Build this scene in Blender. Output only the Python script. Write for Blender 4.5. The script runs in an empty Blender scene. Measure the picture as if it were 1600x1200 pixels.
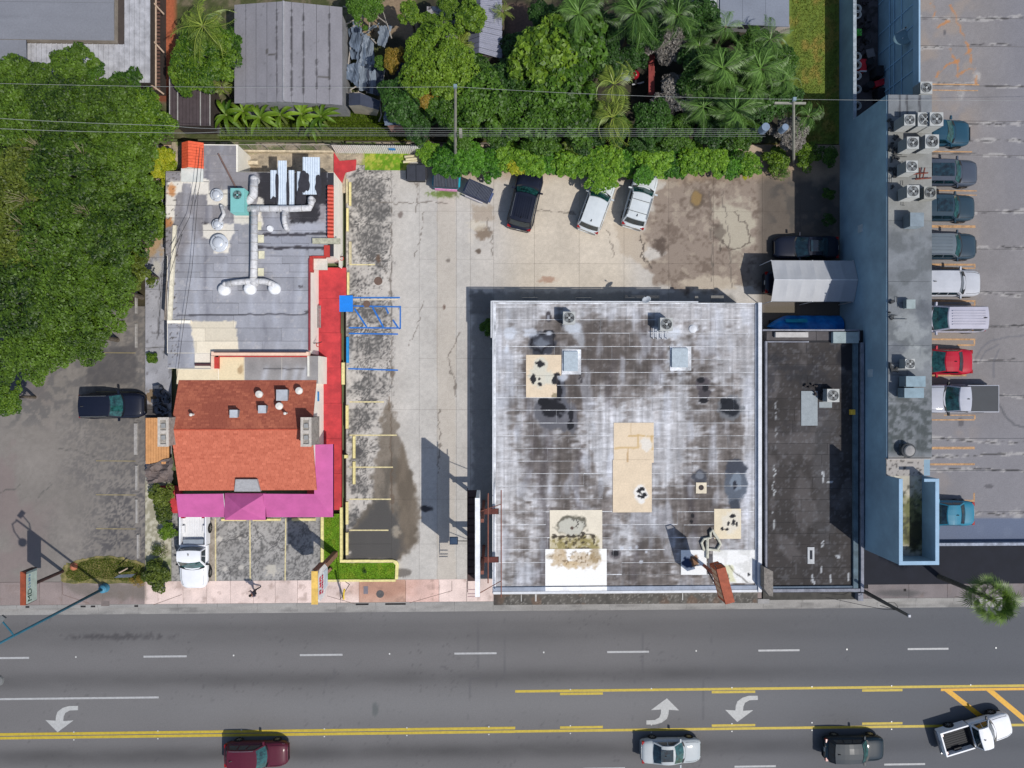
import bpy, math, random
import numpy as np
from mathutils import Vector, Matrix
rnd = random.Random(7)
R = math.radians
scene = bpy.context.scene
COL = scene.collection

# ------------------------------------------------------------------ camera, sky, sun
HC = 55.6
TH = R(1.5)
FPX = 1111.0
cam_d = bpy.data.cameras.new('camera')
cam_d.sensor_width = 36.0
cam_d.lens = 36.0 * FPX / 1600.0
cam_d.clip_end = 2000.0
cam = bpy.data.objects.new('camera', cam_d)
COL.objects.link(cam)
cam.location = (0, 0, HC)
cam.rotation_euler = (0, -TH, 0)
scene.camera = cam

SUN = Vector((0.54, -0.42, 1.0)).normalized()
world = bpy.data.worlds.new('World')
scene.world = world
world.use_nodes = True
wn = world.node_tree.nodes
sky = wn.new('ShaderNodeTexSky')
sky.sky_type = 'NISHITA'
sky.sun_disc = False
sky.sun_elevation = math.asin(SUN.z)
sky.sun_rotation = math.atan2(SUN.x, SUN.y)
bg = wn['Background']
bg.inputs[1].default_value = 0.13
world.node_tree.links.new(sky.outputs[0], bg.inputs[0])
sl = bpy.data.lights.new('sun', 'SUN')
sl.energy = 4.1
sl.angle = R(0.53)
sl.color = (1.0, 0.96, 0.9)
sun = bpy.data.objects.new('sun', sl)
COL.objects.link(sun)
sun.rotation_euler = SUN.to_track_quat('Z', 'Y').to_euler()
vs = scene.view_settings
vs.view_transform = 'Standard'
vs.look = 'None'
vs.exposure = 0.0
vs.gamma = 1.0
vs.use_curve_mapping = False

# ------------------------------------------------------------------ measuring: photo pixel + height -> metres
CT, ST = math.cos(TH), math.sin(TH)
def P(px, py, z=0.0):
    u = (px - 800) / FPX; v = (600 - py) / FPX
    dx, dy, dz = ST + u * CT, v, -CT + u * ST
    t = (z - HC) / dz
    return (dx * t, dy * t)
def P3(px, py, z=0.0):
    x, y = P(px, py, z)
    return (x, y, z)
def PX(x, y, z):
    zc = z - HC
    depth = x * ST - zc * CT
    r = x * CT + zc * ST
    return 800 + FPX * r / depth, 600 - FPX * y / depth

KA = 0.80
def lin(c):
    c = c / 255.0
    return c / 12.92 if c <= 0.04045 else ((c + 0.055) / 1.055) ** 2.4
def C(r, g, b, k=1.0):
    return (lin(r) * KA * k, lin(g) * KA * k, lin(b) * KA * k, 1.0)

# ------------------------------------------------------------------ numpy noise + painting masks
def _h(ix, iy, s):
    n = (ix.astype(np.int64) * 374761393 + iy.astype(np.int64) * 668265263 + s * 974634777) & 0x7fffffff
    n = ((n ^ (n >> 13)) * 1274126177) & 0x7fffffff
    return ((n ^ (n >> 16)) & 0xffff) / 65535.0
def vnoise(x, y, s=0):
    x = np.asarray(x, float); y = np.asarray(y, float)
    ix = np.floor(x); iy = np.floor(y); fx = x - ix; fy = y - iy
    fx = fx * fx * (3 - 2 * fx); fy = fy * fy * (3 - 2 * fy)
    a = _h(ix, iy, s); b = _h(ix + 1, iy, s); c = _h(ix, iy + 1, s); d = _h(ix + 1, iy + 1, s)
    return (a * (1 - fx) + b * fx) * (1 - fy) + (c * (1 - fx) + d * fx) * fy
def fbm(x, y, sc, s=0, o=4):
    t = 0; a = 0.5; n = 0
    x = x / sc; y = y / sc
    for k in range(o):
        t = t + a * vnoise(x, y, s + k * 17); n += a; a *= 0.5
        x = x * 2.03 + 11.3; y = y * 2.03 + 5.7
    return t / n
def sst(a, b, x):
    t = np.clip((x - a) / (b - a), 0, 1)
    return t * t * (3 - 2 * t)
def segd(x, y, pts, closed=False):
    d = np.full(x.shape, 1e9)
    n = len(pts)
    for i in range(n if closed else n - 1):
        x0, y0 = pts[i]; x1, y1 = pts[(i + 1) % n]
        dx, dy = x1 - x0, y1 - y0; l = dx * dx + dy * dy + 1e-9
        t = np.clip(((x - x0) * dx + (y - y0) * dy) / l, 0, 1)
        d = np.minimum(d, np.hypot(x - x0 - t * dx, y - y0 - t * dy))
    return d
def inside(x, y, pts):
    r = np.zeros(x.shape, bool); n = len(pts); j = n - 1
    for i in range(n):
        xi, yi = pts[i]; xj, yj = pts[j]
        if yi != yj:
            c = ((yi > y) != (yj > y)) & (x < (xj - xi) * (y - yi) / (yj - yi) + xi)
            r ^= c
        j = i
    return r
def area(x, y, pts, soft=3.0, wob=0.0, wsc=12.0, s=3):
    d = segd(x, y, pts, True)
    d = np.where(inside(x, y, pts), d, -d)
    if wob: d = d + (fbm(x, y, wsc, s, 3) - 0.5) * 2 * wob
    return sst(-soft, soft, d)
def blot(x, y, cx, cy, rx, ry, soft=0.3, wob=0.4, wsc=10.0, s=5):
    d = 1 - np.hypot((x - cx) / rx, (y - cy) / ry) + (fbm(x, y, wsc, s, 3) - 0.5) * 2 * wob
    return sst(-soft, soft, d)
def line(x, y, pts, w=1.0, wob=0.0, wsc=10, s=9):
    if wob:
        xx = x + (vnoise(x / wsc, y / wsc, s) - 0.5) * 2 * wob; yy = y + (vnoise(x / wsc, y / wsc, s + 5) - 0.5) * 2 * wob
    else: xx, yy = x, y
    return 1 - sst(w * 0.5, w * 0.5 + 0.9, segd(xx, yy, pts))
def mixc(c, col, m):
    m = np.clip(m, 0, 1)[:, None]
    return c * (1 - m) + np.array(col, float)[None, :] * m
def base(x, col):
    return np.tile(np.array(col, float), (x.size, 1))

# ------------------------------------------------------------------ materials
MATS = {}
def nodes(m):
    m.use_nodes = True
    nt = m.node_tree
    return nt, nt.nodes, nt.links, nt.nodes['Principled BSDF']
def mat(name, rgb=(120, 120, 120), rough=0.8, var=0.15, scale=1.5, bump=0.0, metal=0.0, fine=0.12, obj=False, spec=0.35, coat=0.0, k=1.0, tint2=None, bscale=30.0):
    if name in MATS: return MATS[name]
    m = bpy.data.materials.new(name); MATS[name] = m
    nt, N, L, b = nodes(m)
    if obj:
        tc = N.new('ShaderNodeTexCoord'); co = tc.outputs['Object']
    else:
        tc = N.new('ShaderNodeNewGeometry'); co = tc.outputs['Position']
    n1 = N.new('ShaderNodeTexNoise'); n1.inputs['Scale'].default_value = scale; n1.inputs['Detail'].default_value = 6; n1.inputs['Roughness'].default_value = 0.65
    L.new(co, n1.inputs['Vector'])
    n2 = N.new('ShaderNodeTexNoise'); n2.inputs['Scale'].default_value = bscale; n2.inputs['Detail'].default_value = 3
    L.new(co, n2.inputs['Vector'])
    c = C(*rgb, k=k)
    c2 = C(*tint2, k=k) if tint2 else c
    mx = N.new('ShaderNodeMix'); mx.data_type = 'RGBA'
    mx.inputs[6].default_value = tuple(v * (1 - var) for v in c[:3]) + (1,)
    mx.inputs[7].default_value = tuple(min(v * (1 + var), 1) for v in c2[:3]) + (1,)
    mr = N.new('ShaderNodeMapRange'); mr.inputs[1].default_value = 0.35; mr.inputs[2].default_value = 0.65
    L.new(n1.outputs[0], mr.inputs[0]); L.new(mr.outputs[0], mx.inputs[0])
    out = mx.outputs[2]
    if fine:
        mm = N.new('ShaderNodeMapRange'); mm.inputs[1].default_value = 0.3; mm.inputs[2].default_value = 0.7
        mm.inputs[3].default_value = 1 - fine; mm.inputs[4].default_value = 1 + fine
        L.new(n2.outputs[0], mm.inputs[0])
        mu = N.new('ShaderNodeVectorMath'); mu.operation = 'SCALE'
        L.new(out, mu.inputs[0]); L.new(mm.outputs[0], mu.inputs['Scale'])
        out = mu.outputs[0]
    L.new(out, b.inputs['Base Color'])
    b.inputs['Roughness'].default_value = rough
    b.inputs['Metallic'].default_value = metal
    b.inputs['Specular IOR Level'].default_value = spec
    b.inputs['Coat Weight'].default_value = coat
    b.inputs['Coat Roughness'].default_value = 0.05
    if bump:
        bp = N.new('ShaderNodeBump'); bp.inputs['Strength'].default_value = bump; bp.inputs['Distance'].default_value = 0.03
        L.new(n2.outputs[0], bp.inputs['Height']); L.new(bp.outputs[0], b.inputs['Normal'])
    return m
def painted(name, bump=0.3, fine=0.16, scale=9.0, spec=0.3):
    """surface whose colour and roughness are laid down per vertex (stains, wear, patches) with fine grain on top"""
    if name in MATS: return MATS[name]
    m = bpy.data.materials.new(name); MATS[name] = m
    nt, N, L, b = nodes(m)
    at = N.new('ShaderNodeAttribute'); at.attribute_name = 'col'
    g = N.new('ShaderNodeNewGeometry')
    n2 = N.new('ShaderNodeTexNoise'); n2.inputs['Scale'].default_value = scale; n2.inputs['Detail'].default_value = 8; n2.inputs['Roughness'].default_value = 0.75
    L.new(g.outputs['Position'], n2.inputs['Vector'])
    mm = N.new('ShaderNodeMapRange'); mm.inputs[1].default_value = 0.3; mm.inputs[2].default_value = 0.7
    mm.inputs[3].default_value = 1 - fine; mm.inputs[4].default_value = 1 + fine
    L.new(n2.outputs[0], mm.inputs[0])
    mu = N.new('ShaderNodeVectorMath'); mu.operation = 'SCALE'
    L.new(at.outputs['Color'], mu.inputs[0]); L.new(mm.outputs[0], mu.inputs['Scale'])
    L.new(mu.outputs[0], b.inputs['Base Color'])
    L.new(at.outputs['Alpha'], b.inputs['Roughness'])
    b.inputs['Specular IOR Level'].default_value = spec
    bp = N.new('ShaderNodeBump'); bp.inputs['Strength'].default_value = bump; bp.inputs['Distance'].default_value = 0.02
    L.new(n2.outputs[0], bp.inputs['Height']); L.new(bp.outputs[0], b.inputs['Normal'])
    return m
def leafmat(name, dark, light, trans=0.25, k=1.0, rough=0.5):
    if name in MATS: return MATS[name]
    m = bpy.data.materials.new(name); MATS[name] = m
    nt, N, L, b = nodes(m)
    at = N.new('ShaderNodeAttribute'); at.attribute_name = 'tint'
    oi = N.new('ShaderNodeObjectInfo')
    mx = N.new('ShaderNodeMix'); mx.data_type = 'RGBA'
    mx.inputs[6].default_value = C(*dark, k=k); mx.inputs[7].default_value = C(*light, k=k)
    ad = N.new('ShaderNodeMath'); ad.operation = 'MULTIPLY_ADD'; ad.inputs[1].default_value = 0.35; ad.inputs[2].default_value = -0.17
    L.new(oi.outputs['Random'], ad.inputs[0])
    a2 = N.new('ShaderNodeMath'); a2.operation = 'ADD'; a2.use_clamp = True
    L.new(ad.outputs[0], a2.inputs[0]); L.new(at.outputs['Fac'], a2.inputs[1])
    L.new(a2.outputs[0], mx.inputs[0])
    L.new(mx.outputs[2], b.inputs['Base Color'])
    b.inputs['Roughness'].default_value = rough
    b.inputs['Specular IOR Level'].default_value = 0.3
    tr = N.new('ShaderNodeBsdfTranslucent'); L.new(mx.outputs[2], tr.inputs['Color'])
    ms = N.new('ShaderNodeMixShader'); ms.inputs[0].default_value = trans
    L.new(b.outputs[0], ms.inputs[1]); L.new(tr.outputs[0], ms.inputs[2])
    L.new(ms.outputs[0], N['Material Output'].inputs[0])
    return m

# ------------------------------------------------------------------ objects
def tag(o, label=None, cat=None, group=None, kind=None):
    if label: o['label'] = label
    if cat: o['category'] = cat
    if group: o['group'] = group
    if kind: o['kind'] = kind
    return o
def thing(name, label, cat, loc=(0, 0, 0), group=None, rz=0.0, kind=None):
    o = bpy.data.objects.new(name, None); COL.objects.link(o)
    o.empty_display_size = 0.2
    o.location = loc; o.rotation_euler = (0, 0, rz)
    return tag(o, label, cat, group, kind)
def structure(name, loc=(0, 0, 0)):
    return thing(name, None, None, loc, kind='structure')

class MB:
    def __init__(s): s.v = []; s.f = []
    def add(s, vs, fs):
        n = len(s.v); s.v += [tuple(p) for p in vs]; s.f += [tuple(i + n for i in f) for f in fs]; return s
    def hexa(s, p):   # bottom 4 (ccw) then top 4
        return s.add(p, [(3, 2, 1, 0), (4, 5, 6, 7), (0, 1, 5, 4), (1, 2, 6, 5), (2, 3, 7, 6), (3, 0, 4, 7)])
    def box(s, x0, x1, y0, y1, z0, z1):
        if x0 > x1: x0, x1 = x1, x0
        if y0 > y1: y0, y1 = y1, y0
        return s.hexa([(x0, y0, z0), (x1, y0, z0), (x1, y1, z0), (x0, y1, z0), (x0, y0, z1), (x1, y0, z1), (x1, y1, z1), (x0, y1, z1)])
    def obox(s, c, size, rz=0, m=None):
        hx, hy, hz = size[0] / 2, size[1] / 2, size[2] / 2
        p = [(-hx, -hy, -hz), (hx, -hy, -hz), (hx, hy, -hz), (-hx, hy, -hz), (-hx, -hy, hz), (hx, -hy, hz), (hx, hy, hz), (-hx, hy, hz)]
        M = Matrix.Rotation(rz, 3, 'Z') if m is None else m
        return s.hexa([tuple(M @ Vector(q) + Vector(c)) for q in p])
    def prism(s, pts, z0, z1):
        a = sum(pts[i][0] * pts[(i + 1) % len(pts)][1] - pts[(i + 1) % len(pts)][0] * pts[i][1] for i in range(len(pts)))
        if a < 0: pts = pts[::-1]
        n = len(pts)
        return s.add([(x, y, z0) for x, y in pts] + [(x, y, z1) for x, y in pts],
                     [tuple(range(n))[::-1], tuple(range(n, 2 * n))] + [(i, (i + 1) % n, n + (i + 1) % n, n + i) for i in range(n)])
    def poly(s, pts): return s.add(pts, [tuple(range(len(pts)))])
    def cyl(s, x, y, z0, z1, r, n=16, r2=None, cap=True):
        r2 = r if r2 is None else r2
        a = [2 * math.pi * i / n for i in range(n)]
        fs = [(i, (i + 1) % n, n + (i + 1) % n, n + i) for i in range(n)]
        if cap: fs += [tuple(range(n))[::-1], tuple(range(n, 2 * n))]
        return s.add([(x + r * math.cos(t), y + r * math.sin(t), z0) for t in a] + [(x + r2 * math.cos(t), y + r2 * math.sin(t), z1) for t in a], fs)
    def lathe(s, x, y, prof, n=20):
        vs = []; fs = []
        for r, z in prof:
            for i in range(n):
                t = 2 * math.pi * i / n; vs.append((x + r * math.cos(t), y + r * math.sin(t), z))
        for k in range(len(prof) - 1):
            for i in range(n): fs.append((k * n + i, k * n + (i + 1) % n, (k + 1) * n + (i + 1) % n, (k + 1) * n + i))
        fs.append(tuple(range((len(prof) - 1) * n, len(prof) * n)))
        return s.add(vs, fs)
    def tube(s, pts, r, n=8, r2=None):
        pts = [Vector(p) for p in pts]; m = len(pts); vs = []; fs = []
        for k, p in enumerate(pts):
            d = (pts[min(k + 1, m - 1)] - pts[max(k - 1, 0)]).normalized()
            a = Vector((0, 0, 1)) if abs(d.z) < 0.9 else Vector((1, 0, 0))
            u = d.cross(a).normalized(); w = d.cross(u)
            rr = r if r2 is None else r + (r2 - r) * k / (m - 1)
            for i in range(n):
                t = 2 * math.pi * i / n; vs.append(tuple(p + u * rr * math.cos(t) + w * rr * math.sin(t)))
        for k in range(m - 1):
            for i in range(n): fs.append((k * n + i, k * n + (i + 1) % n, (k + 1) * n + (i + 1) % n, (k + 1) * n + i))
        fs += [tuple(range(n))[::-1], tuple(range((m - 1) * n, m * n))]
        return s.add(vs, fs)
    def build(s, name, m, parent=None, smooth=False, label=None, cat=None, group=None, kind=None, local=False):
        me = bpy.data.meshes.new(name)
        v = s.v
        if parent is not None and not local:
            l = parent_loc(parent); v = [(a - l[0], b - l[1], c - l[2]) for a, b, c in v]
        me.from_pydata(v, [], s.f)
        if smooth: me.shade_smooth()
        me.materials.append(m)
        o = bpy.data.objects.new(name, me); COL.objects.link(o)
        if parent is not None: o.parent = parent
        return tag(o, label, cat, group, kind)
def parent_loc(p):
    x, y, z = p.location
    q = p.parent
    while q is not None:
        x += q.location[0]; y += q.location[1]; z += q.location[2]; q = q.parent
    return (x, y, z)
def paint_grid(name, quad, res, func, m, parent=None, thick=0.0, label=None, kind=None, cat=None, rough=0.85):
    """quad: 4 world points (ccw seen from above). colour laid per vertex by func(px, py)->sRGB 0..255 (+ roughness)"""
    q = [np.array(p, float) for p in quad]
    nx = max(1, int(np.linalg.norm(q[1] - q[0]) / res)); ny = max(1, int(np.linalg.norm(q[3] - q[0]) / res))
    u, v = np.meshgrid(np.linspace(0, 1, nx + 1), np.linspace(0, 1, ny + 1))
    u = u.ravel()[:, None]; v = v.ravel()[:, None]
    pt = q[0] * (1 - u) * (1 - v) + q[1] * u * (1 - v) + q[2] * u * v + q[3] * (1 - u) * v
    px, py = PX(pt[:, 0], pt[:, 1], pt[:, 2])
    res_ = func(px, py)
    if isinstance(res_, tuple): c, ro = res_
    else: c, ro = res_, np.full(px.shape, rough)
    c = np.clip(c, 0, 255) / 255.0
    c = np.where(c <= 0.04045, c / 12.92, ((c + 0.055) / 1.055) ** 2.4) * KA
    idx = np.arange((nx + 1) * (ny + 1)).reshape(ny + 1, nx + 1)
    F = np.stack([idx[:-1, :-1], idx[:-1, 1:], idx[1:, 1:], idx[1:, :-1]], -1).reshape(-1, 4)
    n0 = len(pt); nf = len(F)
    ca = np.concatenate([c, ro[:, None]], 1)
    if thick:
        k = [0, nx, (ny + 1) * (nx + 1) - 1, ny * (nx + 1)]
        low = pt[k] - np.array([0, 0, thick]); top = pt[k]
        pt = np.concatenate([pt, top, low]); ca = np.concatenate([ca, ca[k], ca[k]])
        S = np.array([[n0 + 4 + i, n0 + 4 + (i + 1) % 4, n0 + (i + 1) % 4, n0 + i] for i in range(4)])
        F = np.concatenate([F, S])
    if parent is not None: pt = pt - np.array(parent_loc(parent))
    me = bpy.data.meshes.new(name)
    me.vertices.add(len(pt)); me.vertices.foreach_set('co', pt.ravel())
    me.loops.add(len(F) * 4); me.loops.foreach_set('vertex_index', F.ravel().astype(np.int32))
    me.polygons.add(len(F)); me.polygons.foreach_set('loop_start', np.arange(0, len(F) * 4, 4, dtype=np.int32))
    me.update(calc_edges=True)
    a = me.color_attributes.new('col', 'FLOAT_COLOR', 'POINT')
    a.data.foreach_set('color', ca.astype(np.float32).ravel())
    me.materials.append(m)
    o = bpy.data.objects.new(name, me); COL.objects.link(o)
    if parent is not None: o.parent = parent
    return tag(o, label, cat, None, kind)
def pquad(x0, y0, x1, y1, z):   # photo rectangle (left, top, right, bottom) at height z -> ccw world quad, snapped square to the axes
    a = P(x0, (y0 + y1) / 2, z)[0]; b = P(x1, (y0 + y1) / 2, z)[0]
    c = P((x0 + x1) / 2, y1, z)[1]; d = P((x0 + x1) / 2, y0, z)[1]
    return a, b, c, d
def rectq(x0, y0, x1, y1, z):
    a, b, c, d = pquad(x0, y0, x1, y1, z)
    return [(a, c, z), (b, c, z), (b, d, z), (a, d, z)]
def pbox(mb, x0, y0, x1, y1, z0, z1):   # box whose TOP fills the photo rectangle
    a, b, c, d = pquad(x0, y0, x1, y1, z1)
    return mb.box(a, b, c, d, z0, z1)
def copy_tree(o, parent=None):
    c = o.copy(); COL.objects.link(c); c.parent = parent
    for ch in list(o.children): copy_tree(ch, c)
    return c
def leafobj(name, V, F, tint, m, parent=None, smooth=False):
    """V (n,3), F (k,4) numpy; tint per face"""
    me = bpy.data.meshes.new(name)
    me.vertices.add(len(V)); me.vertices.foreach_set('co', V.astype(np.float32).ravel())
    me.loops.add(F.size); me.loops.foreach_set('vertex_index', F.ravel().astype(np.int32))
    me.polygons.add(len(F)); me.polygons.foreach_set('loop_start', np.arange(0, F.size, F.shape[1], dtype=np.int32))
    me.update(calc_edges=True)
    a = me.attributes.new('tint', 'FLOAT', 'FACE'); a.data.foreach_set('value', tint.astype(np.float32))
    me.materials.append(m)
    o = bpy.data.objects.new(name, me); COL.objects.link(o)
    if parent is not None: o.parent = parent
    return o
# ================================================================== GROUND, ROAD, LOTS
MB().prism([(-300, -300), (300, -300), (300, 300), (-300, 300)], -0.6, -0.45).build('ground', mat('earth', (96, 92, 76), var=0.3, scale=0.2, tint2=(88, 100, 62)), kind='structure')
asph = painted('asphalt_surface', bump=0.25, fine=0.14, scale=14.0)
conc = painted('concrete_surface', bump=0.3, fine=0.17, scale=11.0)
ZR = -0.13

def f_road(x, y):
    c = base(x, (109, 107, 107))
    n = fbm(x, y * 3, 120, 2); c = c * (0.95 + 0.10 * n)[:, None]
    ww = PX(0, 0, ZR)
    yy = y + (x - 800) * 0.0125 * (y - 600) / 500.0
    for yc, s, a in ((990, 14, 0.10), (1057, 13, 0.20), (1172, 13, 0.26), (975, 8, 0.07)):
        m = np.exp(-((yy - yc) / s) ** 2) * (0.45 + 0.8 * fbm(x, y * 4, 70, int(yc)))
        c = c * (1 - a * m)[:, None]
    n = fbm(x, y, 3.0, 31, 2); sp = sst(0.74, 0.84, n) * sst(0.45, 0.7, fbm(x, y, 60, 4))
    c = mixc(c, (70, 68, 70), sp * 0.35)
    c = mixc(c, (120, 119, 119), np.exp(-((yy - 1100) / 24.0) ** 2) * 0.7 * sst(-100, 500, x) )
    c = mixc(c, (86, 89, 95), sst(900, 1600, x) * 0.75)  # road dims eastwards; the dimming is put into its colour
    for lx in (787, 746, 1112, 1003, 520):
        c = mixc(c, (84, 83, 86), line(x, y, [(lx, 965), (lx + 2, 1060), (lx - 12, 1062), (lx - 13, 1125)], 0.8, 1.5) * 0.4)
    c = mixc(c, (88, 92, 92), blot(x, y, 586, 1109, 4.5, 11, 0.3, 0.2) * 0.7)
    c = mixc(c, (60, 58, 60), blot(x, y, 185, 995, 60, 4, 0.6, 1.3, 4) * 0.6)
    return c
road = paint_grid('road', [(-62, -46, ZR), (62, -46, ZR), (62, -17.78, ZR), (-62, -17.78, ZR)], 0.16, f_road, asph, thick=0.2, kind='structure')
white = mat('white_road_paint', (176, 176, 174), rough=0.6, var=0.1, scale=6, fine=0.1)
whiteo = mat('worn_white_road_paint', (172, 172, 172), rough=0.6, var=0.12, scale=6, fine=0.1)
yel = mat('yellow_road_paint', (186, 162, 52), rough=0.6, var=0.12, scale=5, fine=0.1)
yelb = mat('orange_yellow_road_paint', (214, 160, 30), rough=0.6, var=0.1, scale=5, fine=0.1)
def mark(name, mb, m, par=road, label=None): return mb.build(name, m, par, label=label)
def bar(xa, xb, yc, w, z=ZR + 0.004): return MB().box(xa, xb, yc - w / 2, yc + w / 2, z, z + 0.004)
for i in range(-4, 6):
    xa = -27.05 + 12.0 * i
    mark('lane_line', bar(xa, xa + 3.3, -21.09, 0.15), whiteo)
    mark('lane_line', bar(xa - 1.9, xa + 1.4, -30.25, 0.15), whiteo)
mark('lane_line', bar(-60, P(248, 1091, ZR)[0], -24.25, 0.15), whiteo)
xs = P(805, 1080, ZR)[0]
mark('centre_line', bar(-60, xs, -26.97, 0.21), yel); mark('centre_line', bar(-60, xs, -27.25, 0.21), yel)
mark('centre_line', bar(xs, 60, -27.24, 0.2), yel); mark('centre_line', bar(xs, 60, -24.1, 0.2), yel)
for a, b in ((875, 942), (1112, 1180), (1347, 1410)):
    mark('centre_dash', bar(P(a, 1083, ZR)[0], P(b, 1083, ZR)[0], -24.34, 0.19), yel)
    mark('centre_dash', bar(P(a, 1135, ZR)[0], P(b, 1135, ZR)[0], -26.98, 0.19), yel)
mark('centre_line', bar(P(1470, 1078, ZR)[0], 60, -24.36, 0.2), yelb)
for a, b in (((1475, 1079), (1533, 1122)), ((1541, 1079), (1606, 1131)), ((1608, 1079), (1673, 1131))):
    w = 12
    mark('hatch_stripe', MB().prism([P(*a, ZR), P(a[0] + w, a[1], ZR), P(b[0] + w - 3, b[1], ZR), P(b[0] - 3, b[1], ZR)], ZR + 0.002, ZR + 0.007), yelb)
ARW = [(122, 1103), (108, 1103), (98, 1106), (90, 1112), (87.5, 1119), (87, 1126), (71, 1125), (90, 1144), (115, 1125.5), (99, 1126.5), (99.5, 1120), (102, 1114), (109, 1110), (122, 1109.5)]
for fn in (lambda x, y: (x, y), lambda x, y: (x + 1062, y - 16), lambda x, y: (1132 - x, 2235 - y)):
    mark('turn_arrow', MB().prism([P(*fn(x, y), ZR) for x, y in ARW], ZR + 0.004, ZR + 0.008), white)
# raised reflectors beside the lines
refl = mat('road_stud_white', (200, 200, 196), rough=0.4)
rs = MB()
for i in range(-4, 6):
    x = -20.2 + 12.05 * i; rs.box(x, x + 0.1, -21.12, -21.0, ZR, ZR + 0.02)
for i in range(-9, 12):
    x = -26.0 + 6.4 * i
    for y in (-26.85, -27.45, -24.0): 
        if y > -26 and x < 0: continue
        rs.box(x, x + 0.09, y - 0.04, y + 0.05, ZR, ZR + 0.02)
o = rs.build('road_studs', refl, road); o['kind'] = 'stuff'

# kerb and gutter
f_k = lambda x, y: base(x, (158, 155, 151)) * (0.86 + 0.22 * fbm(x, y * 4, 25, 8))[:, None] * 0.98
kerb = structure('kerb', (0, -17.2, 0))
for i in range(-20, 20):
    x0 = i * 3.05
    o = paint_grid('kerb_stone', [(x0 + 0.01, -17.27, 0.01), (x0 + 3.04, -17.27, 0.01), (x0 + 3.04, -17.0, 0.01), (x0 + 0.01, -17.0, 0.01)], 0.13, f_k, conc, parent=kerb, thick=0.3)
    o = paint_grid('gutter_slab', [(x0 + 0.005, -17.79, ZR + 0.012), (x0 + 3.045, -17.79, ZR + 0.012), (x0 + 3.045, -17.28, ZR + 0.004), (x0 + 0.005, -17.28, ZR + 0.004)], 0.13,
                   lambda x, y: mixc(f_k(x, y), (100, 98, 96), sst(0.55, 0.75, fbm(x, y * 6, 30, 4)) * 0.5), conc, parent=kerb, thick=0.2)
dr = mat('drain_dark', (40, 38, 38), rough=0.9)
for a, b in ((602, 634), (556, 576), (40, 46), (126, 134), (142, 149), (210, 216)):
    x0 = P(a, 946)[0]; x1 = P(b, 946)[0]
    MB().box(x0, x1, -17.2, -17.06, 0.01, 0.016).build('kerb_stain', dr, kerb)

# pavement (sidewalk) slabs
def f_sw(k):
    rr = random.Random(k)
    def f(x, y):
        ins = ((x > 226) & (x < 770))
        c = base(x, (140, 127, 123))  # slabs outside the plot have a dimming put into their colour
        c[ins] = (221, 200, 191)
        m = (x > 533) & (x < 561); c[m] = (224, 202, 192)
        m = (x >= 561) & (x < 634); c[m] = (196, 158, 139)
        m = (x >= 634) & (x < 686); c[m] = (214, 180, 168)
        m = (x > 1190); c[m] = (124, 116, 116)
        c = c * (0.90 + 0.2 * fbm(x, y, 16, 40 + k % 7))[:, None] * (0.98 + 0.05 * rr.random())
        c = mixc(c, (120, 100, 90), sst(0.6, 0.8, fbm(x, y, 9, 3 + k)) * 0.35)
        c = mixc(c, (104, 98, 90), area(x, y, [(100, 912), (228, 912), (228, 935), (150, 938), (120, 925)], 4, 6) * 0.55)
        c = mixc(c, (150, 105, 85), blot(x, y, 598, 917, 45, 16, 0.5, 0.5) * 0.4)
        c = mixc(c, (86, 84, 84), blot(x, y, 1405, 927, 36, 5, 0.5, 0.3) * 0.8)
        return c
    return f
pav = structure('pavement', (0, -16.1, 0))
jx = [-260, -190, -120, -60, 0, 62, 97, 160, 228, 247, 286, 323, 360, 396, 430, 465, 494, 532, 561, 634, 686, 729, 772, 830, 890, 950, 1010, 1070, 1130, 1190, 1250, 1300, 1356, 1420, 1480, 1540, 1600, 1660, 1730, 1800, 1870]
for i in range(len(jx) - 1):
    a = P(jx[i], 928)[0] + 0.012; b = P(jx[i + 1], 928)[0] - 0.012
    yt = -15.24 if jx[i] < 1350 else -15.3
    if 772 <= jx[i] < 1350: yt = -16.2
    if jx[i] >= 1350: yt = -15.95 + 0.05
    paint_grid('paving_slab', [(a, -16.985, 0.014), (b, -16.985, 0.014), (b, yt, 0.014), (a, yt, 0.014)], 0.12, f_sw(i), conc, parent=pav, thick=0.2)
    mbj = MB().box(a, b, -16.98, yt, -0.3, -0.19)
MB().box(-60, 60, -16.99, -15.9, -0.4, -0.03).build('paving_bed', dr, pav)
grey = mat('iron_grey', (92, 90, 90), rough=0.6, metal=0.3, var=0.2, scale=4)
x, y = P(594, 928); MB().cyl(x, y, 0.012, 0.024, 0.30, 24).build('manhole_cover', grey, pav)
mc = MB()
for k in range(-2, 3): mc.box(x - 0.2, x + 0.2, y + k * 0.09 - 0.012, y + k * 0.09 + 0.012, 0.024, 0.03)
mc.build('manhole_ribs', grey, pav)
a, b, c, d = pquad(568, 916, 575, 928, 0.02); MB().box(a, b, c, d, 0.01, 0.022).build('meter_lid', mat('meter_lid', (120, 116, 124)), pav)
a, b, c, d = pquad(158, 939, 171, 947, 0.02); MB().box(a, b, c, d, 0.01, 0.020).build('meter_lid', mat('meter_lid_old', (118, 108, 104)), pav)
a, b, c, d = pquad(1412, 920, 1416, 924, 0.02); MB().box(a, b, c, d, 0.01, 0.022).build('meter_lid', dr, pav)
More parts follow.
